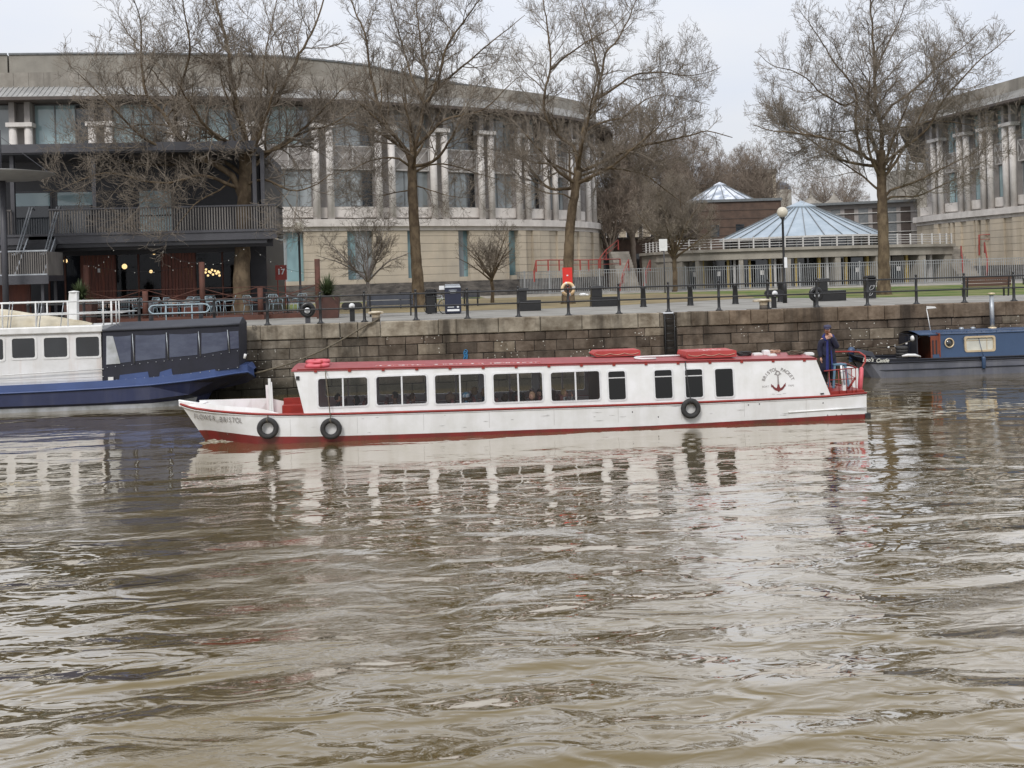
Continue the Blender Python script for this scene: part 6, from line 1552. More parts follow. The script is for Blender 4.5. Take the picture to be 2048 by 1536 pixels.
o=tag((lambda q:(q.lathe([(.04,.0),(.075,.06),(.08,.40),(.075,.46),(.03,.5)],(p3(1967,725,TN-.1).x,TN-.12,p3(1967,738,TN-.1).z),12),q.tube([(p3(1967,725,TN-.1).x,TN-.12,p3(1967,713,TN-.1).z),p3(1962,695,TN-.03),p3(1955,666,TN+.15)],.012,5),q.build('fender',K['nblue']))[-1])(M()),'blue sausage fender hanging on a cord below the cream window of the narrowboat','fender')
v=p3(1806,703,TN+.3); q=M(); 
for k in range(4): q.torus((v.x,v.y+.1,v.z-.22+.12*k),.17+.01*(k%2),.07,'z',20,8)
tag(q.build('coiled_hose',K['rubber']),'black coiled bundle standing in the narrowboat bow well','hose')
q=M(); q.tube([p3(1804,712,TN-.0),p3(1815,710.5,TN-.03),p3(1830,710.5,TN-.03),p3(1841,713,TN-.0)],[.03,.06,.06,.03],8); tag(q.build('white_fender',K['white2']),'white sausage fender lying on the narrowboat gunwale','fender')
q=M(); q.tube([p3(1722,698,TNc),p3(1800,690,TNc-.3),p3(1856,668,TN+.2)],.014,5); q.tube([p3(1735,703,TNc+.4),p3(1790,697,TNc+.2),p3(1830,694,TNc)],.012,5); q.build('cratch_line',K['rope'],nb)
for px_,py_ in ((1777,694.5),(1790,692),(1813,687)):
    q=M(); q.ball(p3(px_,py_,TNc-.2),.05,8); q.build('line_float',K['white2'],nb)
# ---------------- street furniture on the quay ----------------
def gpos(px,py): g=gr(px,py); return g
# chunky L shaped iron seats
LB=[(1036,1082,622,576,1058,'black L shaped iron block seat left of the lifebuoy post'),(1183,1235,613,572,1209,'black L shaped iron block seat right of the lifebuoy post'),(1639,1693,602,557,1661,'black L shaped iron block seat beside the right black ring marker')]
for a,b,yb_,yt_,mid,lab in LB:
    g=gpos((a+b)/2,yb_); t=g[1]; xa=X(a,600,t);xb_=X(b,600,t);xm=X(mid,600,t); zt_=Z(a,yt_,t); zm=QZ+(zt_-QZ)*.46
    o=thing('mooring_block_seat',lab,'block seat',((xa+xb_)/2,t,QZ),'black L shaped block seats')
    q=M(); q.box(xa,xb_,t,t+.55,QZ,zm); q.build('base',K['black'],o,bevel=.02)
    q=M(); q.box(xa+.03,xm-.1,t+.03,t+.5,zm,zt_-.16); q.build('upright',K['black'],o,bevel=.02)
    q=M(); q.box(xa-.03,xm,t-.03,t+.58,zt_-.16,zt_); q.build('cap',K['black'],o,bevel=.06)
# tapered bollards
BL=[(1287,614,572,'first black tapered bollard right of the second block seat'),(1381,611,570,'black tapered bollard beside the pier with the yellow door posts'),(1471,608,566,'black tapered bollard left of the T shaped marker with white disc'),(1561,604,561,'black tapered bollard at the foot of the white globe lamp')]
bp_=None
for px_,yb_,yt_,lab in BL:
    g=gpos(px_,yb_)
    if bp_ is None:
        o=thing('bollard',lab,'bollard',(0,0,0),'black tapered bollards on the quay'); q=M(); q.lathe([(.16,0),(.15,.05),(.11,.86),(.135,.88),(.135,.93),(.10,.96),(.02,1.0)],(0,0,0),14); q.build('post',K['black'],o); q=M(); q.lathe([(.17,0),(.17,.04),(.14,.05)],(0,0,0),14); q.build('base_plate',K['black'],o); bp_=o
    else: o=dup(bp_,(0,0,0),lab)
    o.location=(g[0],g[1],QZ)
# ring and T markers with white discs (old crane fittings)
for px_,py_,ty,lab in ((615,621,'ring','black ring marker with a white disc beside the tall rusty post'),(704,612,'tee','black T shaped marker with a white disc left of the left cream bollard'),(1548,587,'tee','black T shaped marker with a white disc beside the right cream bollard'),(1632,590,'ring','black ring marker with a white disc left of the block seat and bin')):
    t=QT+1.15; v=p3(px_,py_,t); o=thing('quay_marker',lab,'marker post',(v.x,t,QZ),'black markers with white discs')
    q=M(); q.box(v.x-.10,v.x+.10,t,t+.1,QZ,v.z); q.build('post',K['black'] if px_!=615 else K['dgrey'],o)
    q=M()
    if ty=='ring': q.lathe([(.30,-.06),(.32,0),(.30,.06),(.15,.06),(.14,0),(.15,-.06)],(v.x,t,v.z+.03),24,axis='y'); 
    else: q.prism(rrect(v.x-.42,v.x+.42,v.z-.15,v.z+.15,.14),t-.08,t+.02)
    q.build('head',K['black'],o)
    q=M(); q.lathe([(.12,0),(.12,.03)],(v.x,t-.09,v.z),20,axis='y'); q.build('disc',K['paper'],o)
    q=M(); q.lathe([(.05,0),(.05,.012)],(v.x,t-.12,v.z),12,axis='y'); q.build('disc_emblem',K['alu'],o)
# bins
def bin_(px_,yb_,yt_,w,lab,graf=False):
    g=gpos(px_,yb_); t=g[1]; x=g[0]; h=Z(px_,yt_,t)-QZ; o=thing('litter_bin',lab,'litter bin',(x,t,QZ),'black litter bins')
    q=M(); q.prism(rrect(x-w,x+w,t-.02,t+2*w,.10),QZ+.04,QZ+h*.72,axis='z'); q.prism(rrect(x-w*1.06,x+w*1.06,t-.05,t+2*w+.04,.10),QZ+h*.70,QZ+h*.75,axis='z'); q.build('body',K['black'],o)
    q=M(); 
    for sx_ in (-1,1): q.box(x+sx_*w*.92-.03,x+sx_*w*.92+.03,t+.02,t+2*w-.04,QZ+h*.75,QZ+h*.9)
    q.box(x-w*.9,x+w*.9,t+2*w-.08,t+2*w-.04,QZ+h*.75,QZ+h*.9); q.build('aperture',K['black'],o)
    q=M(); q.prism(rrect(x-w*1.05,x+w*1.05,t-.04,t+2*w+.03,.10),QZ+h*.9,QZ+h*.96,axis='z'); q.prism(rrect(x-w*.85,x+w*.85,t+.05,t+2*w-.06,.08),QZ+h*.96,QZ+h,axis='z'); q.build('lid',K['black'],o)
    if graf:
        q=M(); rg=random.Random(2)
        for (cx_,cz_,s_) in ((x,QZ+h*.48,.16),(x-.05,QZ+h*.22,.13)):
            pts=[(cx_+s_*math.cos(k*.9)*(.4+.6*rg.random()),t-.035,cz_+s_*math.sin(k*.9+.5)*(.5+.7*rg.random())) for k in range(9)]; q.tube(pts,.009,4)
        q.build('scrawl',K['alu'],o)
    return o
bin_(863,628,579,.27,'black litter bin with a rounded lid left of the bicycle'); bin_(1744,598,551,.25,'black litter bin with white scrawled graffiti beside the farthest right plane tree',True)
g=gpos(907,628); x,t=g; h=Z(907,571,t)-QZ; w=.37; o=thing('compactor_bin','tall dark blue compactor bin with a white strip right of the bicycle','litter bin',(x,t,QZ))
K['navyb']=mat('dark_navy_panel',(.018,.022,.045),None,3,.4)
q=M(); q.box(x-w,x+w,t,t+.6,QZ+.05,QZ+h*.93); q.box(x-w*.9,x+w*.9,t+.05,t+.55,QZ,QZ+.05); q.build('body',K['navyb'],o,bevel=.015)
q=M(); q.hexa([(x-w,t-.03,QZ+h*.93),(x+w,t-.03,QZ+h*.93),(x+w,t+.63,QZ+h*.93),(x-w,t+.63,QZ+h*.93),(x-w*.9,t+.02,QZ+h*.98),(x+w*.9,t+.02,QZ+h*.98),(x+w*.9,t+.6,QZ+h*1.05),(x-w*.9,t+.6,QZ+h*1.05)]); q.build('solar_lid',K['steel'],o)
q=M(); q.tube([(x-.18,t-.03,QZ+h*.74),(x-.18,t-.05,QZ+h*.84),(x+.18,t-.05,QZ+h*.84),(x+.18,t-.03,QZ+h*.74)],.014,6); q.box(x-.14,x+.14,t-.03,t,QZ+h*.72,QZ+h*.82); q.build('chute_handle',K['steel'],o)
q=M(); q.box(x-w*.75,x+w*.75,t-.012,t,QZ+h*.10,QZ+h*.17); q.box(x-w*.7,x+w*.1,t-.012,t,QZ+h*.235,QZ+h*.255); q.box(x+w*.45,x+w*.7,t-.012,t,QZ+h*.22,QZ+h*.27); q.build('white_decal',K['paper'],o)
q=M(); q.box(x-.62,x-.38,t+.2,t+.22,QZ+h*.86,QZ+h*1.0); q.build('notice_card',K['paper'],o)
# bicycle
bx0,bt=x-.62,t+.75; o=thing('bicycle','bicycle with a dark frame parked between the two litter bins','bicycle',(bx0,bt,QZ))
def wheel(cx_,cy_,m_): 
    q=M(); q.tube([(cx_+.33*math.cos(a)*.8,cy_+.33*math.cos(a)*.6,QZ+.34+.33*math.sin(a)) for a in [i*2*math.pi/28 for i in range(28)]],.018,6,closed=True)
    wo=q.build('wheel',K['rubber'],o); q=M()
    for i in range(14):
        a=i*2*math.pi/14; q.tube([(cx_,cy_,QZ+.34),(cx_+.32*math.cos(a)*.8,cy_+.32*math.cos(a)*.6,QZ+.34+.32*math.sin(a))],.003,3)
    q.build('spokes',K['steel'],wo)
w1=(bx0+.22,bt-.05);w2_=(bx0-.45,bt+.45)
wheel(*w1,0);wheel(*w2_,0)
def bl(k,z): return (w1[0]+(w2_[0]-w1[0])*k,w1[1]+(w2_[1]-w1[1])*k,QZ+z)
q=M()
for a,b in ((bl(0,.34),bl(.14,.88)),(bl(.14,.80),bl(.55,.32)),(bl(.14,.84),bl(.66,.82)),(bl(.55,.32),bl(.68,.92)),(bl(.55,.32),bl(1,.34)),(bl(.66,.80),bl(1,.34))): q.tube([a,b],.017,6)
q.build('frame',K['steel'],o); q=M(); h0=Vector(bl(.14,.88)); q.tube([h0,h0+Vector((0,0,.12)),h0+Vector((.2,.1,.14)),h0+Vector((.24,.02,.08))],.013,5); q.tube([h0+Vector((0,0,.12)),h0+Vector((-.16,-.18,.14)),h0+Vector((-.1,-.24,.08))],.013,5); q.build('handlebar',K['black'],o)
q=M(); s0=bl(.69,.95); q.ball(s0,.13,10,sc=(1,.7,.35)); q.build('saddle',K['black'],o)
# benches
K['bench']=mat('blue_grey_bench_paint',(.055,.06,.075),(.04,.044,.055),3,.5)
def bench(xa,xb_,t,zb,lab,m,back=True,slats=3,group='benches'):
    o=thing('park_bench',lab,'bench',((xa+xb_)/2,t,QZ),group)
    q=M()
    for i in range(4): q.box(xa,xb_,t+.02+i*.115,t+.02+i*.115+.095,QZ+.43,QZ+.46)
    q.build('seat',m,o)
    q=M(); hh=(zb-.50)/slats
    for i in range(slats): q.hexa([(xa,t-.02-.02*i,QZ+.50+i*hh),(xb_,t-.02-.02*i,QZ+.50+i*hh),(xb_,t+.01-.02*i,QZ+.50+i*hh),(xa,t+.01-.02*i,QZ+.50+i*hh),(xa,t-.04-.02*i,QZ+.50+i*hh+hh*.86),(xb_,t-.04-.02*i,QZ+.50+i*hh+hh*.86),(xb_,t-.01-.02*i,QZ+.50+i*hh+hh*.86),(xa,t-.01-.02*i,QZ+.50+i*hh+hh*.86)])
    q.build('backrest',m,o)
    for x in (xa+.12,xb_-.12):
        q=M(); q.box(x-.035,x+.035,t+.40,t+.46,QZ,QZ+.43); q.build('leg',K['black'],o)
        q=M(); q.bar((x,t+.03,QZ),(x,t-.06,QZ+zb),.06,.06,up=(0,1,0)); q.build('leg',K['black'],o)
        q=M(); q.box(x-.035,x+.035,t-.02,t+.48,QZ+.64,QZ+.68); q.build('armrest',K['black'],o)
t=50.3; bench(X(735,620,t),X(827,620,t),t,1.02,'long blue grey bench seen from behind, just right of the left T marker',K['bench'],slats=2)
t=63; bench(X(797,600,t),X(826,600,t),t,.95,'short dark blue bench behind the trunk of the second plane tree',K['bench'],slats=2)
t=63; bench(X(925,600,t),X(960,600,t),t,.95,'dark blue bench just right of the compactor bin',K['bench'],slats=2)
t=51.5; K['bwood']=mat('brown_bench_wood',(.12,.065,.04),(.075,.042,.03),2,.6,stretch=(.5,6,6))
bench(X(1930,590,t),X(2022,590,t),t,.98,'brown slatted wooden bench on the grass at the right edge',K['bwood'],slats=3)
t=75; bench(X(2050,560,t),X(2080,560,t),t,.9,'far bench by the grey fence at the right edge',K['bench'],slats=2)
# globe lamps
def lamp(px_,yb_,yg,lab,t=None,r=.30):
    g=gpos(px_,yb_) if t is None else (X(px_,yb_,t),t); t=g[1]; x=g[0]; zg_=Z(px_-3,yg,t); o=thing('globe_street_lamp',lab,'street lamp',(x,t,QZ),'globe street lamps')
    q=M(); q.lathe([(.11,QZ),(.11,QZ+.9),(.06,QZ+1.0),(.055,zg_-r-.1),(.12,zg_-r-.02),(.10,zg_-r+.04)],(x,t,0),12); q.build('post',K['black'],o)
    q=M(); q.ball((x,t,zg_),r,20); q.build('globe',K['globe'],o)
K['globe']=mat('cream_lamp_globe',(.62,.58,.48),(.52,.48,.38),2,.35)
lamp(1570,606,424.5,'black street lamp with a cream globe standing left of the block seat on the quay',r=.26)
lamp(602,616,454,'black street lamp with a dull cream globe at the corner of the bar terrace',t=56,r=.26)
q=None
# white poster on the right lamp post
g=gpos(1570,606); v=p3(1571,525,g[1]-.08); o=bpy.data.objects['globe_street_lamp']; q=M(); q.box(v.x-.07,v.x+.07,g[1]-.12,g[1]-.10,v.z-.25,v.z+.25); q.build('sticker',K['paper'],o)
# lifebuoy station
t=QT+.75; v=p3(1135,553,t); o=thing('lifebuoy_station','red lifebuoy station with a cream ring beside the quay railing','lifebuoy station',(v.x,t,QZ))
K['sig']=mat('signal_red_board',(.66,.03,.02),(.58,.025,.018),2,.4); K['ringc']=mat('cream_orange_ring',(.74,.60,.38),(.70,.45,.22),5,.5)
q=M(); z0_,z1_=Z(1135,571,t),Z(1135,535,t); q.box(v.x-.20,v.x+.20,t,t+.05,z0_,z1_); q.build('board',K['sig'],o)
q=M(); q.box(v.x-.05,v.x+.05,t+.01,t+.05,Z(1135,578,t)-.1,z0_+.0); q.tube([(v.x+.02,t+.05,QZ),(v.x+.02,t+.05,z0_)],.05,8); q.build('post',K['sig'],o)
c=p3(1136,578,t-.04); q=M(); q.torus(c,.24,.062,'y',30,10); ro=q.build('lifebuoy_ring',K['ringc'],o)
q=M(); 
for a in (.3,1.87,3.44,5.0): 
    P=Vector((c.x+.24*math.cos(a),c.y,c.z+.24*math.sin(a))); T_=Vector((-math.sin(a),0,math.cos(a)))*.03; q.tube([P-T_,P+T_],.068,10,cap=False)
q.build('band',K['alu'],ro)
q=M(); q.box(v.x-.04,v.x+.03,t-.012,t,v.z+.02,v.z+.07); q.build('white_pictogram',K['paper'],o)
# notice pole
g=gpos(1331,586); t=84; x=X(1330,580,t); o=thing('notice_board','white paper notice board on a thin pole before the podium wall','notice',(x,t,QZ))
q=M(); q.tube([(x,t,QZ),(x,t,Z(1326,480,t))],.05,6); q.build('pole',K['dgrey'],o)
a=p3(1318.5,502,t-.08);b=p3(1334,478,t-.08); q=M(); q.box(a.x,b.x,t-.1,t-.07,a.z,b.z); q.build('board',K['paper'],o)
q=M(); 
for i in range(6): q.box(a.x+.08,b.x-.08-.05*(i%3),t-.104,t-.1005,b.z-.15-.1*i,b.z-.12-.1*i)
q.build('print_lines',K['alu'],o)
# grey palisade fence
K['fence']=mat('galvanised_fence',(.36,.37,.37),(.28,.29,.29),2,.5,metal=.3)
fpath=[(1002,589),(1100,588),(1200,586.5),(1290,584),(1372,581.5),(1480,578),(1600,575),(1720,571),(1850,567),(1960,564),(2060,561)]
FG=[]
for a,b in fpath: 
    p=gr(a,b); FG.append(p)
fo=thing('palisade_fence','long grey metal railing fence before the terrace podium and steps','fence',(FG[5][0],FG[5][1],QZ))
FH=Z(1285,546,FG[4][1]*.5+FG[3][1]*.5)-QZ
for i in range(len(FG)-1):
    A=Vector(FG[i]);B=Vector(FG[i+1]); L_=(B-A).length; n=int(L_/.19); q=M()
    for k in range(n):
        p=A.lerp(B,k/n); q.box(p.x-.022,p.x+.022,p.y-.015,p.y+.015,QZ+.05,QZ+2.0)
    q.bar((A.x,A.y,QZ+1.98),(B.x,B.y,QZ+1.98),.05,.05); q.bar((A.x,A.y,QZ+1.72),(B.x,B.y,QZ+1.72),.04,.035); q.bar((A.x,A.y,QZ+.12),(B.x,B.y,QZ+.12),.05,.04)
    q.build('rail_panel',K['fence'],fo)
    m_=max(1,int(L_/3.0))
    for k in range(m_):
        p=A.lerp(B,k/m_); q=M(); q.box(p.x-.06,p.x+.06,p.y-.05,p.y+.05,QZ,QZ+2.1); q.build('post',K['fence'],fo)
# red stair rails and steps
K['redst']=mat('dull_red_steel',(.34,.055,.04),(.25,.04,.03),2,.5)
def steps(px0,px1,yb_,yt_,t,n,lab):
    a=X(px0,550,t);b=X(px1,550,t); z1_=Z((px0+px1)/2,yt_,t+3.5); o=thing('stone_steps',lab,'steps',((a+b)/2,t,QZ)); q=M()
    for i in range(n): q.box(a,b,t+i*.35,t+n*.35+.6,QZ+(z1_-QZ)*i/n,QZ+(z1_-QZ)*(i+1)/n-.001*i)
    q.build('treads',K['conc'],o); return o,a,b,z1_
o,a,b,z1_=steps(1242,1280,575,502,98,14,'wide stone steps climbing between red handrails left of the podium')
o2,a2,b2,z2_=steps(1925,1968,560,492,96,14,'stone steps climbing between red handrails right of the podium')
def redrail(pts,lab,posts=True):
    o=thing('red_handrail',lab,'handrail',tuple(pts[0]),'red tubular handrails'); q=M(); q.tube(pts,.05,6); q.tube([p-Vector((0,0,.45)) for p in pts],.03,5); q.build('rail',K['redst'],o)
    for p in pts:
        q=M(); q.box(p.x-.06,p.x+.06,p.y-.04,p.y+.04,max(QZ,p.z-1.0),p.z); q.build('post',K['redst'],o)
redrail([p3(1240,571,96.8),p3(1246,545,97.5),p3(1257,519,100)],'red handrail rising to the right behind the fence, left of the steps')
redrail([p3(1287,575,96.8),p3(1291,545,97.5),p3(1300,520,100)],'red handrail on the right side of the left steps')
redrail([p3(1068,541,95.5),p3(1072,521,95.5),p3(1096,520,96),p3(1118,520,97),p3(1140,520,97.5),p3(1160,520,98),p3(1177,520,98.5),p3(1197,519,100),p3(1240,518,101)],'long level red handrail before the ochre base of the office building')
redrail([p3(1200,516,105),p3(1212,500,107),p3(1236,480,110)],'red stair rail climbing behind the office building corner')
redrail([p3(1927,560,95.5),p3(1925,520,97),p3(1922,492,99)],'red handrail on the left side of the right steps')
redrail([p3(1972,558,95.5),p3(1975,520,97),p3(1969,485,99)],'red handrail on the right side of the right steps')
redrail([p3(1958,490,100.5),p3(1958,470,101),p3(1996,468,100)],'short red handrail against the right office base')
# numbered red sign on the terrace
t=58.5; a=p3(551,560,t);b=p3(573,530,t); o=thing('number_sign','red board sign reading 17 beside the bar corner','sign',((a.x+b.x)/2,t,QZ))
q=M(); q.box(a.x,b.x,t,t+.05,a.z,b.z); q.build('board',K['redst'],o); q=M(); text_mesh(q,'17',(a.x+b.x)/2,t-.02,p3(562,548.5,t).z,.40,bold=.012); q.build('number',K['paper'],o)
q=M(); q.tube([(a.x+.1,t+.07,QZ),(a.x+.1,t+.07,b.z)],.03,5); q.tube([(b.x-.1,t+.07,QZ),(b.x-.1,t+.07,b.z)],.03,5); q.build('post',K['redst'],o)
# yucca on the podium edge
v=p3(1886,520,98.6); o=thing('yucca_tree','spiky green yucca with a thin stem standing before the right end of the podium','yucca',(v.x,98.6,QZ)); q=M(); zt_=Z(1886,503,98.6); q.tube([(v.x,98.6,QZ),(v.x+.1,98.6,(QZ+zt_)/2),(v.x,98.6,zt_)],.10,7); q.tube([(v.x+.1,98.6,(QZ+zt_)/2),(v.x+.5,98.6,zt_-.9)],.07,6); q.build('trunk',K['barkg'],o)
q=M(); spiky(q,(v.x,98.6,zt_),150,1.0,.5,.07,rp,up=-.6); spiky(q,(v.x+.5,98.6,zt_-.9),50,.6,.5,.06,rp,up=-.6); q.build('foliage',K['palm'],o)
# pipe barrier between the railing posts
t=QT+.45; o=thing('pipe_barrier','rounded pale blue pipe barrier set between two black railing posts','barrier',(X(358,616,t),t,QZ)); a=p3(298,629,t);b=p3(419,604,t); q=M(); pl=rrect(a.x,b.x,a.z+.02,b.z-.07,.2); q.tube([(p[0],t,p[1]) for p in pl],.03,8,closed=True); q.build('frame',K['chair'],o)
for px_ in (332,384): x=X(px_,620,t); q=M(); q.tube([(x,t,QZ),(x,t,b.z-.07)],.025,6); q.build('post',K['chair'],o)
for px_ in (296,397): 
    x=X(px_,620,t); q=M(); q.tube([(x,t+.5,QZ),(x,t+.5,Z(px_,605,t+.5))],.09,8); tag(q.build('short_post',K['dgrey']),'dark grey stub post at the left end of the pipe barrier' if px_<300 else 'dark grey stub post at the right end of the pipe barrier','post')
# stones at the foot of the big tree
rs_=random.Random(9); 
q=M()
for i in range(90):
    a=rs_.uniform(0,6.283); rr=rs_.uniform(.35,1.7); q.ball((p3(483,634,55.2).x+rr*math.cos(a),55.2+rr*.9*math.sin(a),QZ+.06),rs_.uniform(.05,.16),7,sc=(1,1,.7))
o=q.build('root_stones',K['cobble']); o['kind']='stuff'
o['label']='pile of rough stones round the foot of the largest plane tree'
# scattered twigs and litter: a white bag on the grass
v=gr(1166,592); q=M(); q.ball((v[0],v[1],QZ+.1),.3,10,sc=(1,.6,.45)); q.ball((v[0]+.3,v[1],QZ+.07),.16,8,sc=(1,.8,.6)); tag(q.build('litter_bag',K['paper']),'crumpled pale bag lying on the dry grass right of the lifebuoy','bag')
v=p3(932,709,QT+.04); q=M()
for k in range(5): q.torus((v.x+rs_.uniform(-.05,.05),v.y-.02*k,v.z+.12-.07*k),.07,.016,'y',10,5)
tag(q.build('blue_rope',mat('blue_rope_fibre',(.04,.22,.42),(.03,.15,.32),8,.8)),'knot of bright blue rope hanging on the quay wall','rope')
v=pt(17,143,89); o=tag((lambda q:(q.ball(cy(17,145,88.5),.55,14,sc=(1,1,.75)),q.build('satellite_dome',K['white2']))[-1])(M()),'small white dome on the roof parapet at the far left','roof dome')
q=M(); text_mesh(q,'D',pt(509,653,QT)[0],QT-.045,pt(509,659,QT)[1],.26); tag(q.build('scratched_letter',K['brn']),'letter D scratched on the coping left of the cream bollard','graffiti')
# ---------------- people ----------------
K['skin']=mat('skin',(.50,.29,.20),(.44,.24,.17),8,.55)
def cloth(n,c): K[n]=mat(n,c,tuple(x*.7 for x in c),6,.9,bump=.006,bsc=12); return K[n]
def skinned(name,joints,edges,m,parent,sub=2,split=None):
    """one continuous surface grown over a skeleton: joints {key:(x,y,z,r)}"""
    ks=list(joints); off=Vector(parent['_o'])
    me=bpy.data.meshes.new(name); me.from_pydata([Vector(joints[k][:3])-off for k in ks],[(ks.index(a),ks.index(b)) for a,b in edges],[])
    o=bpy.data.objects.new(name,me); S.collection.objects.link(o)
    md=o.modifiers.new('skin','SKIN'); 
    for i,k in enumerate(ks):
        r=joints[k][3]; r=r if hasattr(r,'__len__') else (r,r); me.skin_vertices[0].data[i].radius=r
    me.skin_vertices[0].data[0].use_root=True
    ms=o.modifiers.new('sub','SUBSURF'); ms.levels=sub; ms.render_levels=sub
    dg=bpy.context.evaluated_depsgraph_get(); dg.update(); m2=bpy.data.meshes.new_from_object(o.evaluated_get(dg)); o.modifiers.clear(); o.data=m2
    m2.materials.clear(); m2.materials.append(m)
    for p in m2.polygons: p.use_smooth=True
    o.parent=parent; return o
def head(parent,c,yaw,hair,hm,cap=None,beard=None,sc=1.0,part=True):
    # face details as children; c is the head centre, yaw the facing direction (0 = towards the camera, -y)
    q=M(); f=Vector((math.sin(yaw),-math.cos(yaw),0)); s=Vector((math.cos(yaw),math.sin(yaw),0)); c=Vector(c)
    q.ball(c+f*.005,.098*sc,16,sc=(.86,.98,1.18)); q.tube([c+f*.095*sc+Vector((0,0,.015)),c+f*.118*sc-Vector((0,0,.02))],[.010,.016],6)
    for k in (-1,1): q.ball(c+s*k*.085*sc-Vector((0,0,.01)),.022*sc,8,sc=(.6,1,1.3))
    q.add([],[])
    h=q.build('head',K['skin'],parent)
    q=M()
    for k in (-1,1): q.ball(c+s*k*.033*sc+f*.088*sc+Vector((0,0,.016)),.011*sc,8)
    q.build('eyes',K['black'],h)
    q=M(); q.tube([c-s*.025+f*.093*sc-Vector((0,0,.052)),c+f*.098*sc-Vector((0,0,.055)),c+s*.025+f*.093*sc-Vector((0,0,.052))],.006,5); q.build('mouth',K['raft'],h)
    if hair:
        q=M(); vs=[];fs=[];n=16;k_=9
        for i in range(k_+1):
            th=(hair)*i/k_
            for j in range(n):
                a=2*math.pi*j/n; d_=Vector((math.sin(th)*math.cos(a),math.sin(th)*math.sin(a),math.cos(th)))
                front=max(0,d_.dot(f)); rr=.110*sc*(1+.05*math.sin(5*a+3*th))
                if front>.45 and th>.95: rr*=.80
                vs.append((c.x+rr*.92*d_.x,c.y+rr*1.0*d_.y,c.z+.01+rr*1.22*d_.z))
        for i in range(k_):
            for j in range(n): fs.append((i*n+j,(i+1)*n+j,(i+1)*n+(j+1)%n,i*n+(j+1)%n))
        q.add(vs,fs,0,True); q.build('hair',hm,h,fix=False)
    if cap:
        q=M(); q.lathe([(.108*sc,.045),(.116*sc,.085),(.10*sc,.135),(.05,.155),(.01,.16)],tuple(c),16)
        pk=[]; 
        q.hexa([c+s*-.07+f*.08+Vector((0,0,.045)),c+s*.07+f*.08+Vector((0,0,.045)),c+s*.05+f*.175+Vector((0,0,.030)),c-s*.05+f*.175+Vector((0,0,.030)),c+s*-.07+f*.08+Vector((0,0,.06)),c+s*.07+f*.08+Vector((0,0,.06)),c+s*.05+f*.175+Vector((0,0,.04)),c-s*.05+f*.175+Vector((0,0,.04))])
        q.build('cap',cap,parent)
    if beard:
        q=M(); q.ball(c+f*.045-Vector((0,0,.062)),.075,12,sc=(.95,.8,.85)); q.build('beard',beard,h)
    return h
K['hd']=cloth('dark_hair',(.03,.02,.015)); K['hb']=cloth('brown_hair',(.10,.055,.03)); K['hl']=cloth('fair_hair',(.36,.24,.12)); K['hr']=cloth('sandy_hair',(.42,.26,.16))
cl={n:cloth(n,c) for n,c in dict(c_grey=(.22,.23,.24),c_dark=(.03,.03,.035),c_brown=(.12,.075,.05),c_navy=(.03,.04,.08),c_black=(.015,.015,.018),c_light=(.38,.40,.40),c_check=(.20,.12,.11),c_blue=(.08,.22,.34)).items()}
def passenger(px,py,t,yaw,hair,hm,top,label,hand=False,hood=None,hat=None,sc=1.0):
    c=p3(px,py,t); x,y,z=c; o=thing('passenger',label,'person',(x,y,.58),'passengers seated in the boat')
    f=Vector((math.sin(yaw),-math.cos(yaw),0)); s=Vector((math.cos(yaw),math.sin(yaw),0)); V=lambda a,b,h: Vector((x,y,0))+s*a+f*b+Vector((0,0,h))
    sh=z-.24; pel=.62; J={}
    def j(k,v,r): J[k]=(v.x,v.y,v.z,r)
    j('pel',V(0,-.05,pel),(.15,.12)); j('ch',V(0,-.03,(pel+sh)/2+.05),(.15,.11)); j('nk0',V(0,0,sh),(.12,.08)); j('nk',V(0,.01,sh+.09),.05); j('hd',V(0,.015,z-.04),.06)
    for k,n in ((-1,'l'),(1,'r')):
        j('s'+n,V(.17*k,0,sh-.02),.062); 
        if hand and k==1: j('e'+n,V(.26*k,.16,sh-.22),.048); j('w'+n,V(.10*k,.22,z-.10),.034)
        else: j('e'+n,V(.24*k,.05,sh-.28),.05); j('w'+n,V(.14*k,.26,sh-.36),.038)
        j('h'+n,V(.09*k,-.02,pel-.02),.085); j('k'+n,V(.11*k,.40,pel-.02),.07); j('a'+n,V(.11*k,.40,pel-.40),.045)
    E_=[('pel','ch'),('ch','nk0'),('nk0','nk'),('nk','hd')]
    for n in 'lr': E_+= [('nk0','s'+n),('s'+n,'e'+n),('e'+n,'w'+n),('pel','h'+n),('h'+n,'k'+n),('k'+n,'a'+n)]
    skinned('body',J,E_,top,o,sub=1)
    h=head(o,(x,y,z),yaw,hair,hm,sc=sc)
    if hand:
        w=V(.10,.22,z-.10); q=M(); q.ball(w+Vector((0,0,.035)),.036,8,sc=(.8,.7,1.2))
        for i in range(4): b=w+s*(-.03+.02*i)+Vector((0,0,.07)); q.tube([b,b+Vector((0,0,.035))-f*.01,b+Vector((0,0,.05))-f*.04],.009,5)
        q.tube([w+s*.035+Vector((0,0,.03)),w+s*.055-f*.02+Vector((0,0,.06))],.010,5); q.build('hand',K['skin'],o)
    if hood:
        q=M(); q.ball((x,y+.0,z-.02),.15,12,sc=(1.1,1,1.05)); q.build('hood',hood,o)
    if hat:
        q=M(); q.ball((x,y,z+.05),.125,12,sc=(1,1,.85)); q.build('knit_hat',hat,o)
    return o
K['bobble']=mat('blue_white_pattern_knit',(.75,.80,.85),(.05,.25,.42),16,.9,lo=.48,hi=.52)
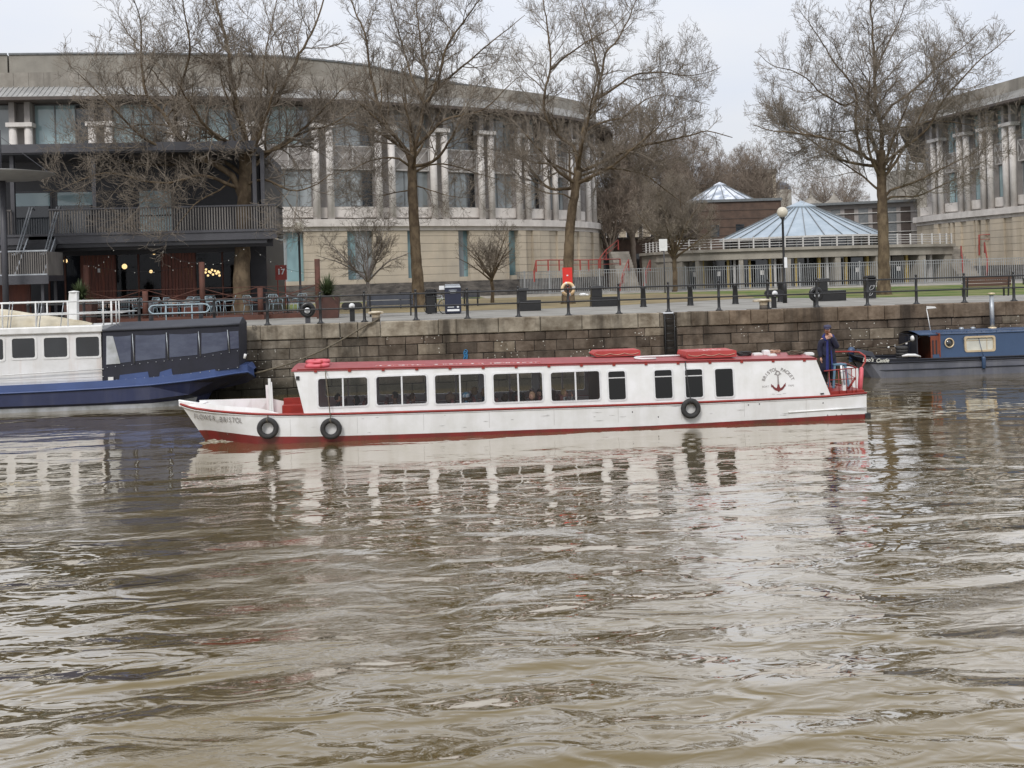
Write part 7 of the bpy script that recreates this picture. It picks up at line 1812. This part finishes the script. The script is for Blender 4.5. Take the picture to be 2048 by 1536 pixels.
ps=[(676,797,TC-.5,1.2,1.9,'hd','c_dark','dark haired passenger facing right behind the left pane of the first window',{}),
 (713,801,TC-.3,-1.6,2.6,'hd','c_dark','passenger in dark clothes low behind the right pane of the first window',{}),
 (790,793,TC-.5,-1.5,2.0,'hd','c_brown','dark haired passenger facing left by the middle bar of the second window',{}),
 (825,796,TC-.4,1.7,1.9,'hb','c_check','passenger in a speckled jacket in the right pane of the second window',{}),
 (901,795,TC-.6,2.9,2.2,'hb','c_brown','passenger in a brown hood in the left pane of the third window',{'hood':'c_brown'}),
 (932,794,TC-.5,2.5,2.2,'hb','c_blue','passenger in a blue and white patterned hat in the third window',{'hat':'bobble'}),
 (949,783,TC+.0,1.9,2.4,'hl','c_light','fair haired passenger facing right in the third window',{}),
 (968,786,TC-.2,-1.6,2.5,'hl','c_navy','fair haired passenger at the right edge of the third window',{}),
 (1010,797,TC-.3,2.4,2.3,'hb','c_grey','passenger in grey low in the left pane of the fourth window',{}),
 (1034,792,TC-.5,2.2,2.3,'hd','c_black','dark haired passenger seen from behind by the middle bar of the fourth window',{'hood':'c_black'}),
 (1046,797,TC-.1,1.8,2.0,'hb','c_grey','grey clad passenger right of the middle bar of the fourth window',{}),
 (1064,793,TC-.9,-.9,2.0,'hr','c_brown','sandy haired woman facing left in the fourth window',{}),
 (1079,788,TC-.4,-.6,2.2,'hd','c_dark','dark haired passenger at the right edge of the fourth window',{}),
 (1128,787,TC-.6,1.25,1.8,'hl','c_light','fair haired passenger in grey, hand to the face, in the fifth window',{'hand':True})]
for px,py,t,yaw,hr,hm,top,lab,kw in ps:
    kw=dict(kw); 
    if 'hood' in kw: kw['hood']=cl[kw['hood']]
    if 'hat' in kw: kw['hat']=K[kw['hat']]
    passenger(px,py,t,yaw,hr,K[hm],cl[top],lab,**kw)
# steersman
SX=p3(1652,700,TC).x; SD=.83; ty=TC-.15
o=thing('steersman','bearded man in a navy coat and cap standing at the stern','person',(SX,ty,SD))
K['coat']=cloth('navy_coat',(.014,.015,.035)); K['coatb']=cloth('bright_blue_lining',(.02,.028,.15)); K['trs']=cloth('black_trousers',(.010,.010,.013)); K['capm']=cloth('blue_purple_cap',(.055,.055,.10)); K['brd']=cloth('ginger_beard',(.22,.09,.04)); K['shoe']=cloth('dark_shoes',(.02,.018,.016))
def V(a,b,h): return Vector((SX+a,ty+b,SD+h))
HC_=V(-.02,-.06,1.71)
J={}
def j(k,v,r): J[k]=(v.x,v.y,v.z,r)
j('pel',V(0,.0,.92),(.15,.11)); j('wa',V(0,0,1.08),(.135,.10)); j('ch',V(0,-.0,1.30),(.16,.115)); j('nk0',V(0,0,1.45),(.10,.07)); j('nk',V(-.01,-.02,1.54),.055); j('hd',V(-.02,-.05,1.68),(.075,.085)); j('top',V(-.02,-.05,1.76),.06)
# arm hanging at the viewer's left, arm raised to the mouth at the viewer's right
j('sl',V(-.19,0,1.41),.065); j('el',V(-.25,.02,1.13),.05); j('wl',V(-.24,-.05,.87),.033)
j('sr',V(.19,0,1.41),.065); j('er',V(.22,-.20,1.17),.052); j('wr',V(.03,-.25,1.52),.033)
for k,n in ((-1,'l'),(1,'r')): j('h'+n,V(.09*k,0,.88),.10); j('k'+n,V(.10*k,-.03*k,.48),.065); j('a'+n,V(.11*k,.02,.09),.045); j('f'+n,V(.12*k,-.10,.04),.045); j('t'+n,V(.13*k,-.18,.035),.035)
E_=[('pel','wa'),('wa','ch'),('ch','nk0'),('nk0','nk'),('nk','hd'),('hd','top')]
for n in 'lr': E_+= [('nk0','s'+n),('s'+n,'e'+n),('e'+n,'w'+n),('pel','h'+n),('h'+n,'k'+n),('k'+n,'a'+n),('a'+n,'f'+n),('f'+n,'t'+n)]
bo=skinned('body',J,E_,K['skin'],o)
def sub(keys,edges,add,name,m,extra={}):
    JJ={k:(J[k][0],J[k][1],J[k][2],(tuple(r+add for r in J[k][3]) if hasattr(J[k][3],'__len__') else J[k][3]+add)) for k in keys}; JJ.update(extra); return skinned(name,JJ,edges,m,o)
sub(['pel','hl','kl','al','hr','kr','ar'],[('pel','hl'),('hl','kl'),('kl','al'),('pel','hr'),('hr','kr'),('kr','ar')],.018,'trousers',K['trs'])
for n in 'lr': sub(['a'+n,'f'+n,'t'+n],[('a'+n,'f'+n),('f'+n,'t'+n)],.015,'shoe',K['shoe'])
sub(['pel','wa','ch','nk0','sl','el','wl','sr','er','wr'],[('pel','wa'),('wa','ch'),('ch','nk0'),('nk0','sl'),('sl','el'),('el','wl'),('nk0','sr'),('sr','er'),('er','wr')],.034,'coat',K['coat'])
# coat skirt: flared, open at the front showing the bright blue lining
q=M(); n=20; vs=[];fs=[]; lv=[(1.22,.20,.15),(1.05,.20,.155),(.85,.235,.18),(.62,.255,.20),(.46,.26,.21)]
for zz,rx,ry in lv:
    for i in range(n+1):
        a=R(-86)+R(352)*i/n; w=1+.035*math.sin(i*1.9+zz*6); vs.append(V(.01+rx*w*math.cos(a+R(0)),.01+ry*w*math.sin(a),zz))
for k in range(len(lv)-1):
    for i in range(n): fs.append((k*(n+1)+i,(k+1)*(n+1)+i,(k+1)*(n+1)+i+1,k*(n+1)+i+1))
q.add(vs,fs,0,True); co_=q.build('coat_skirt',K['coat'],o); md=co_.modifiers.new('s','SOLIDIFY'); md.thickness=.02
# lining strips, scarf/hood
q=M(); 
q.hexa([V(-.16,-.20,.50),V(-.07,-.215,.50),V(-.07,-.19,.50),V(-.16,-.175,.50),V(-.10,-.17,1.40),V(-.04,-.175,1.40),V(-.04,-.15,1.40),V(-.10,-.145,1.40)])
q.hexa([V(.02,-.215,.50),V(.09,-.20,.50),V(.09,-.18,.50),V(.02,-.19,.50),V(.02,-.17,1.10),V(.06,-.165,1.10),V(.06,-.14,1.10),V(.02,-.145,1.10)])
q.build('coat_lining',K['coatb'],o,bevel=.01)
q=M(); pts=[V(-.10,-.13,1.40),V(-.13,.0,1.50),V(-.05,.10,1.54),V(.07,.10,1.54),V(.14,.0,1.50),V(.13,-.10,1.42),V(.08,-.15,1.34)]; q.tube(pts,[.03,.05,.06,.07,.075,.06,.03],10); q.build('hood',K['coatb'],o)
head(o,HC_,R(-25),1.9,K['hb'],cap=K['capm'],beard=K['brd'])
# hands
def hand(w,d,up,side,curl,name='hand'):
    w=Vector(w);d=Vector(d).normalized();side=Vector(side).normalized();nrm=d.cross(side).normalized(); q=M()
    q.tube([w-d*.02,w+d*.02,w+d*.055,w+d*.085],[.026,.034,.040,.034],8)
    for i,(L_) in enumerate((.062,.072,.068,.052)):
        b=w+d*.085+side*(-.028+.0185*i); p=[b]; cur=d.copy()
        for k in range(3): cur=(cur+nrm*curl*(.5+.3*k)).normalized(); p.append(p[-1]+cur*L_*(.42,.33,.25)[k])
        q.tube(p,[.0095,.009,.0085,.007],6)
    q.tube([w+d*.02-side*.03,w+d*.05-side*.055+nrm*.01*curl,w+d*.075-side*.055+nrm*.03*curl],[.012,.011,.009],6); q.build(name,K['skin'],o)
wr_=Vector(J['wr'][:3]); hand(wr_,(HC_+Vector((-.0,-.10,-.05)))-wr_,None,(1,0,.3),.5)
wl_=Vector(J['wl'][:3]); hand(wl_,(.02,-.05,-1),None,(0,1,0),.35)
# mooring of the person: a second white item, steering pedestal not visible
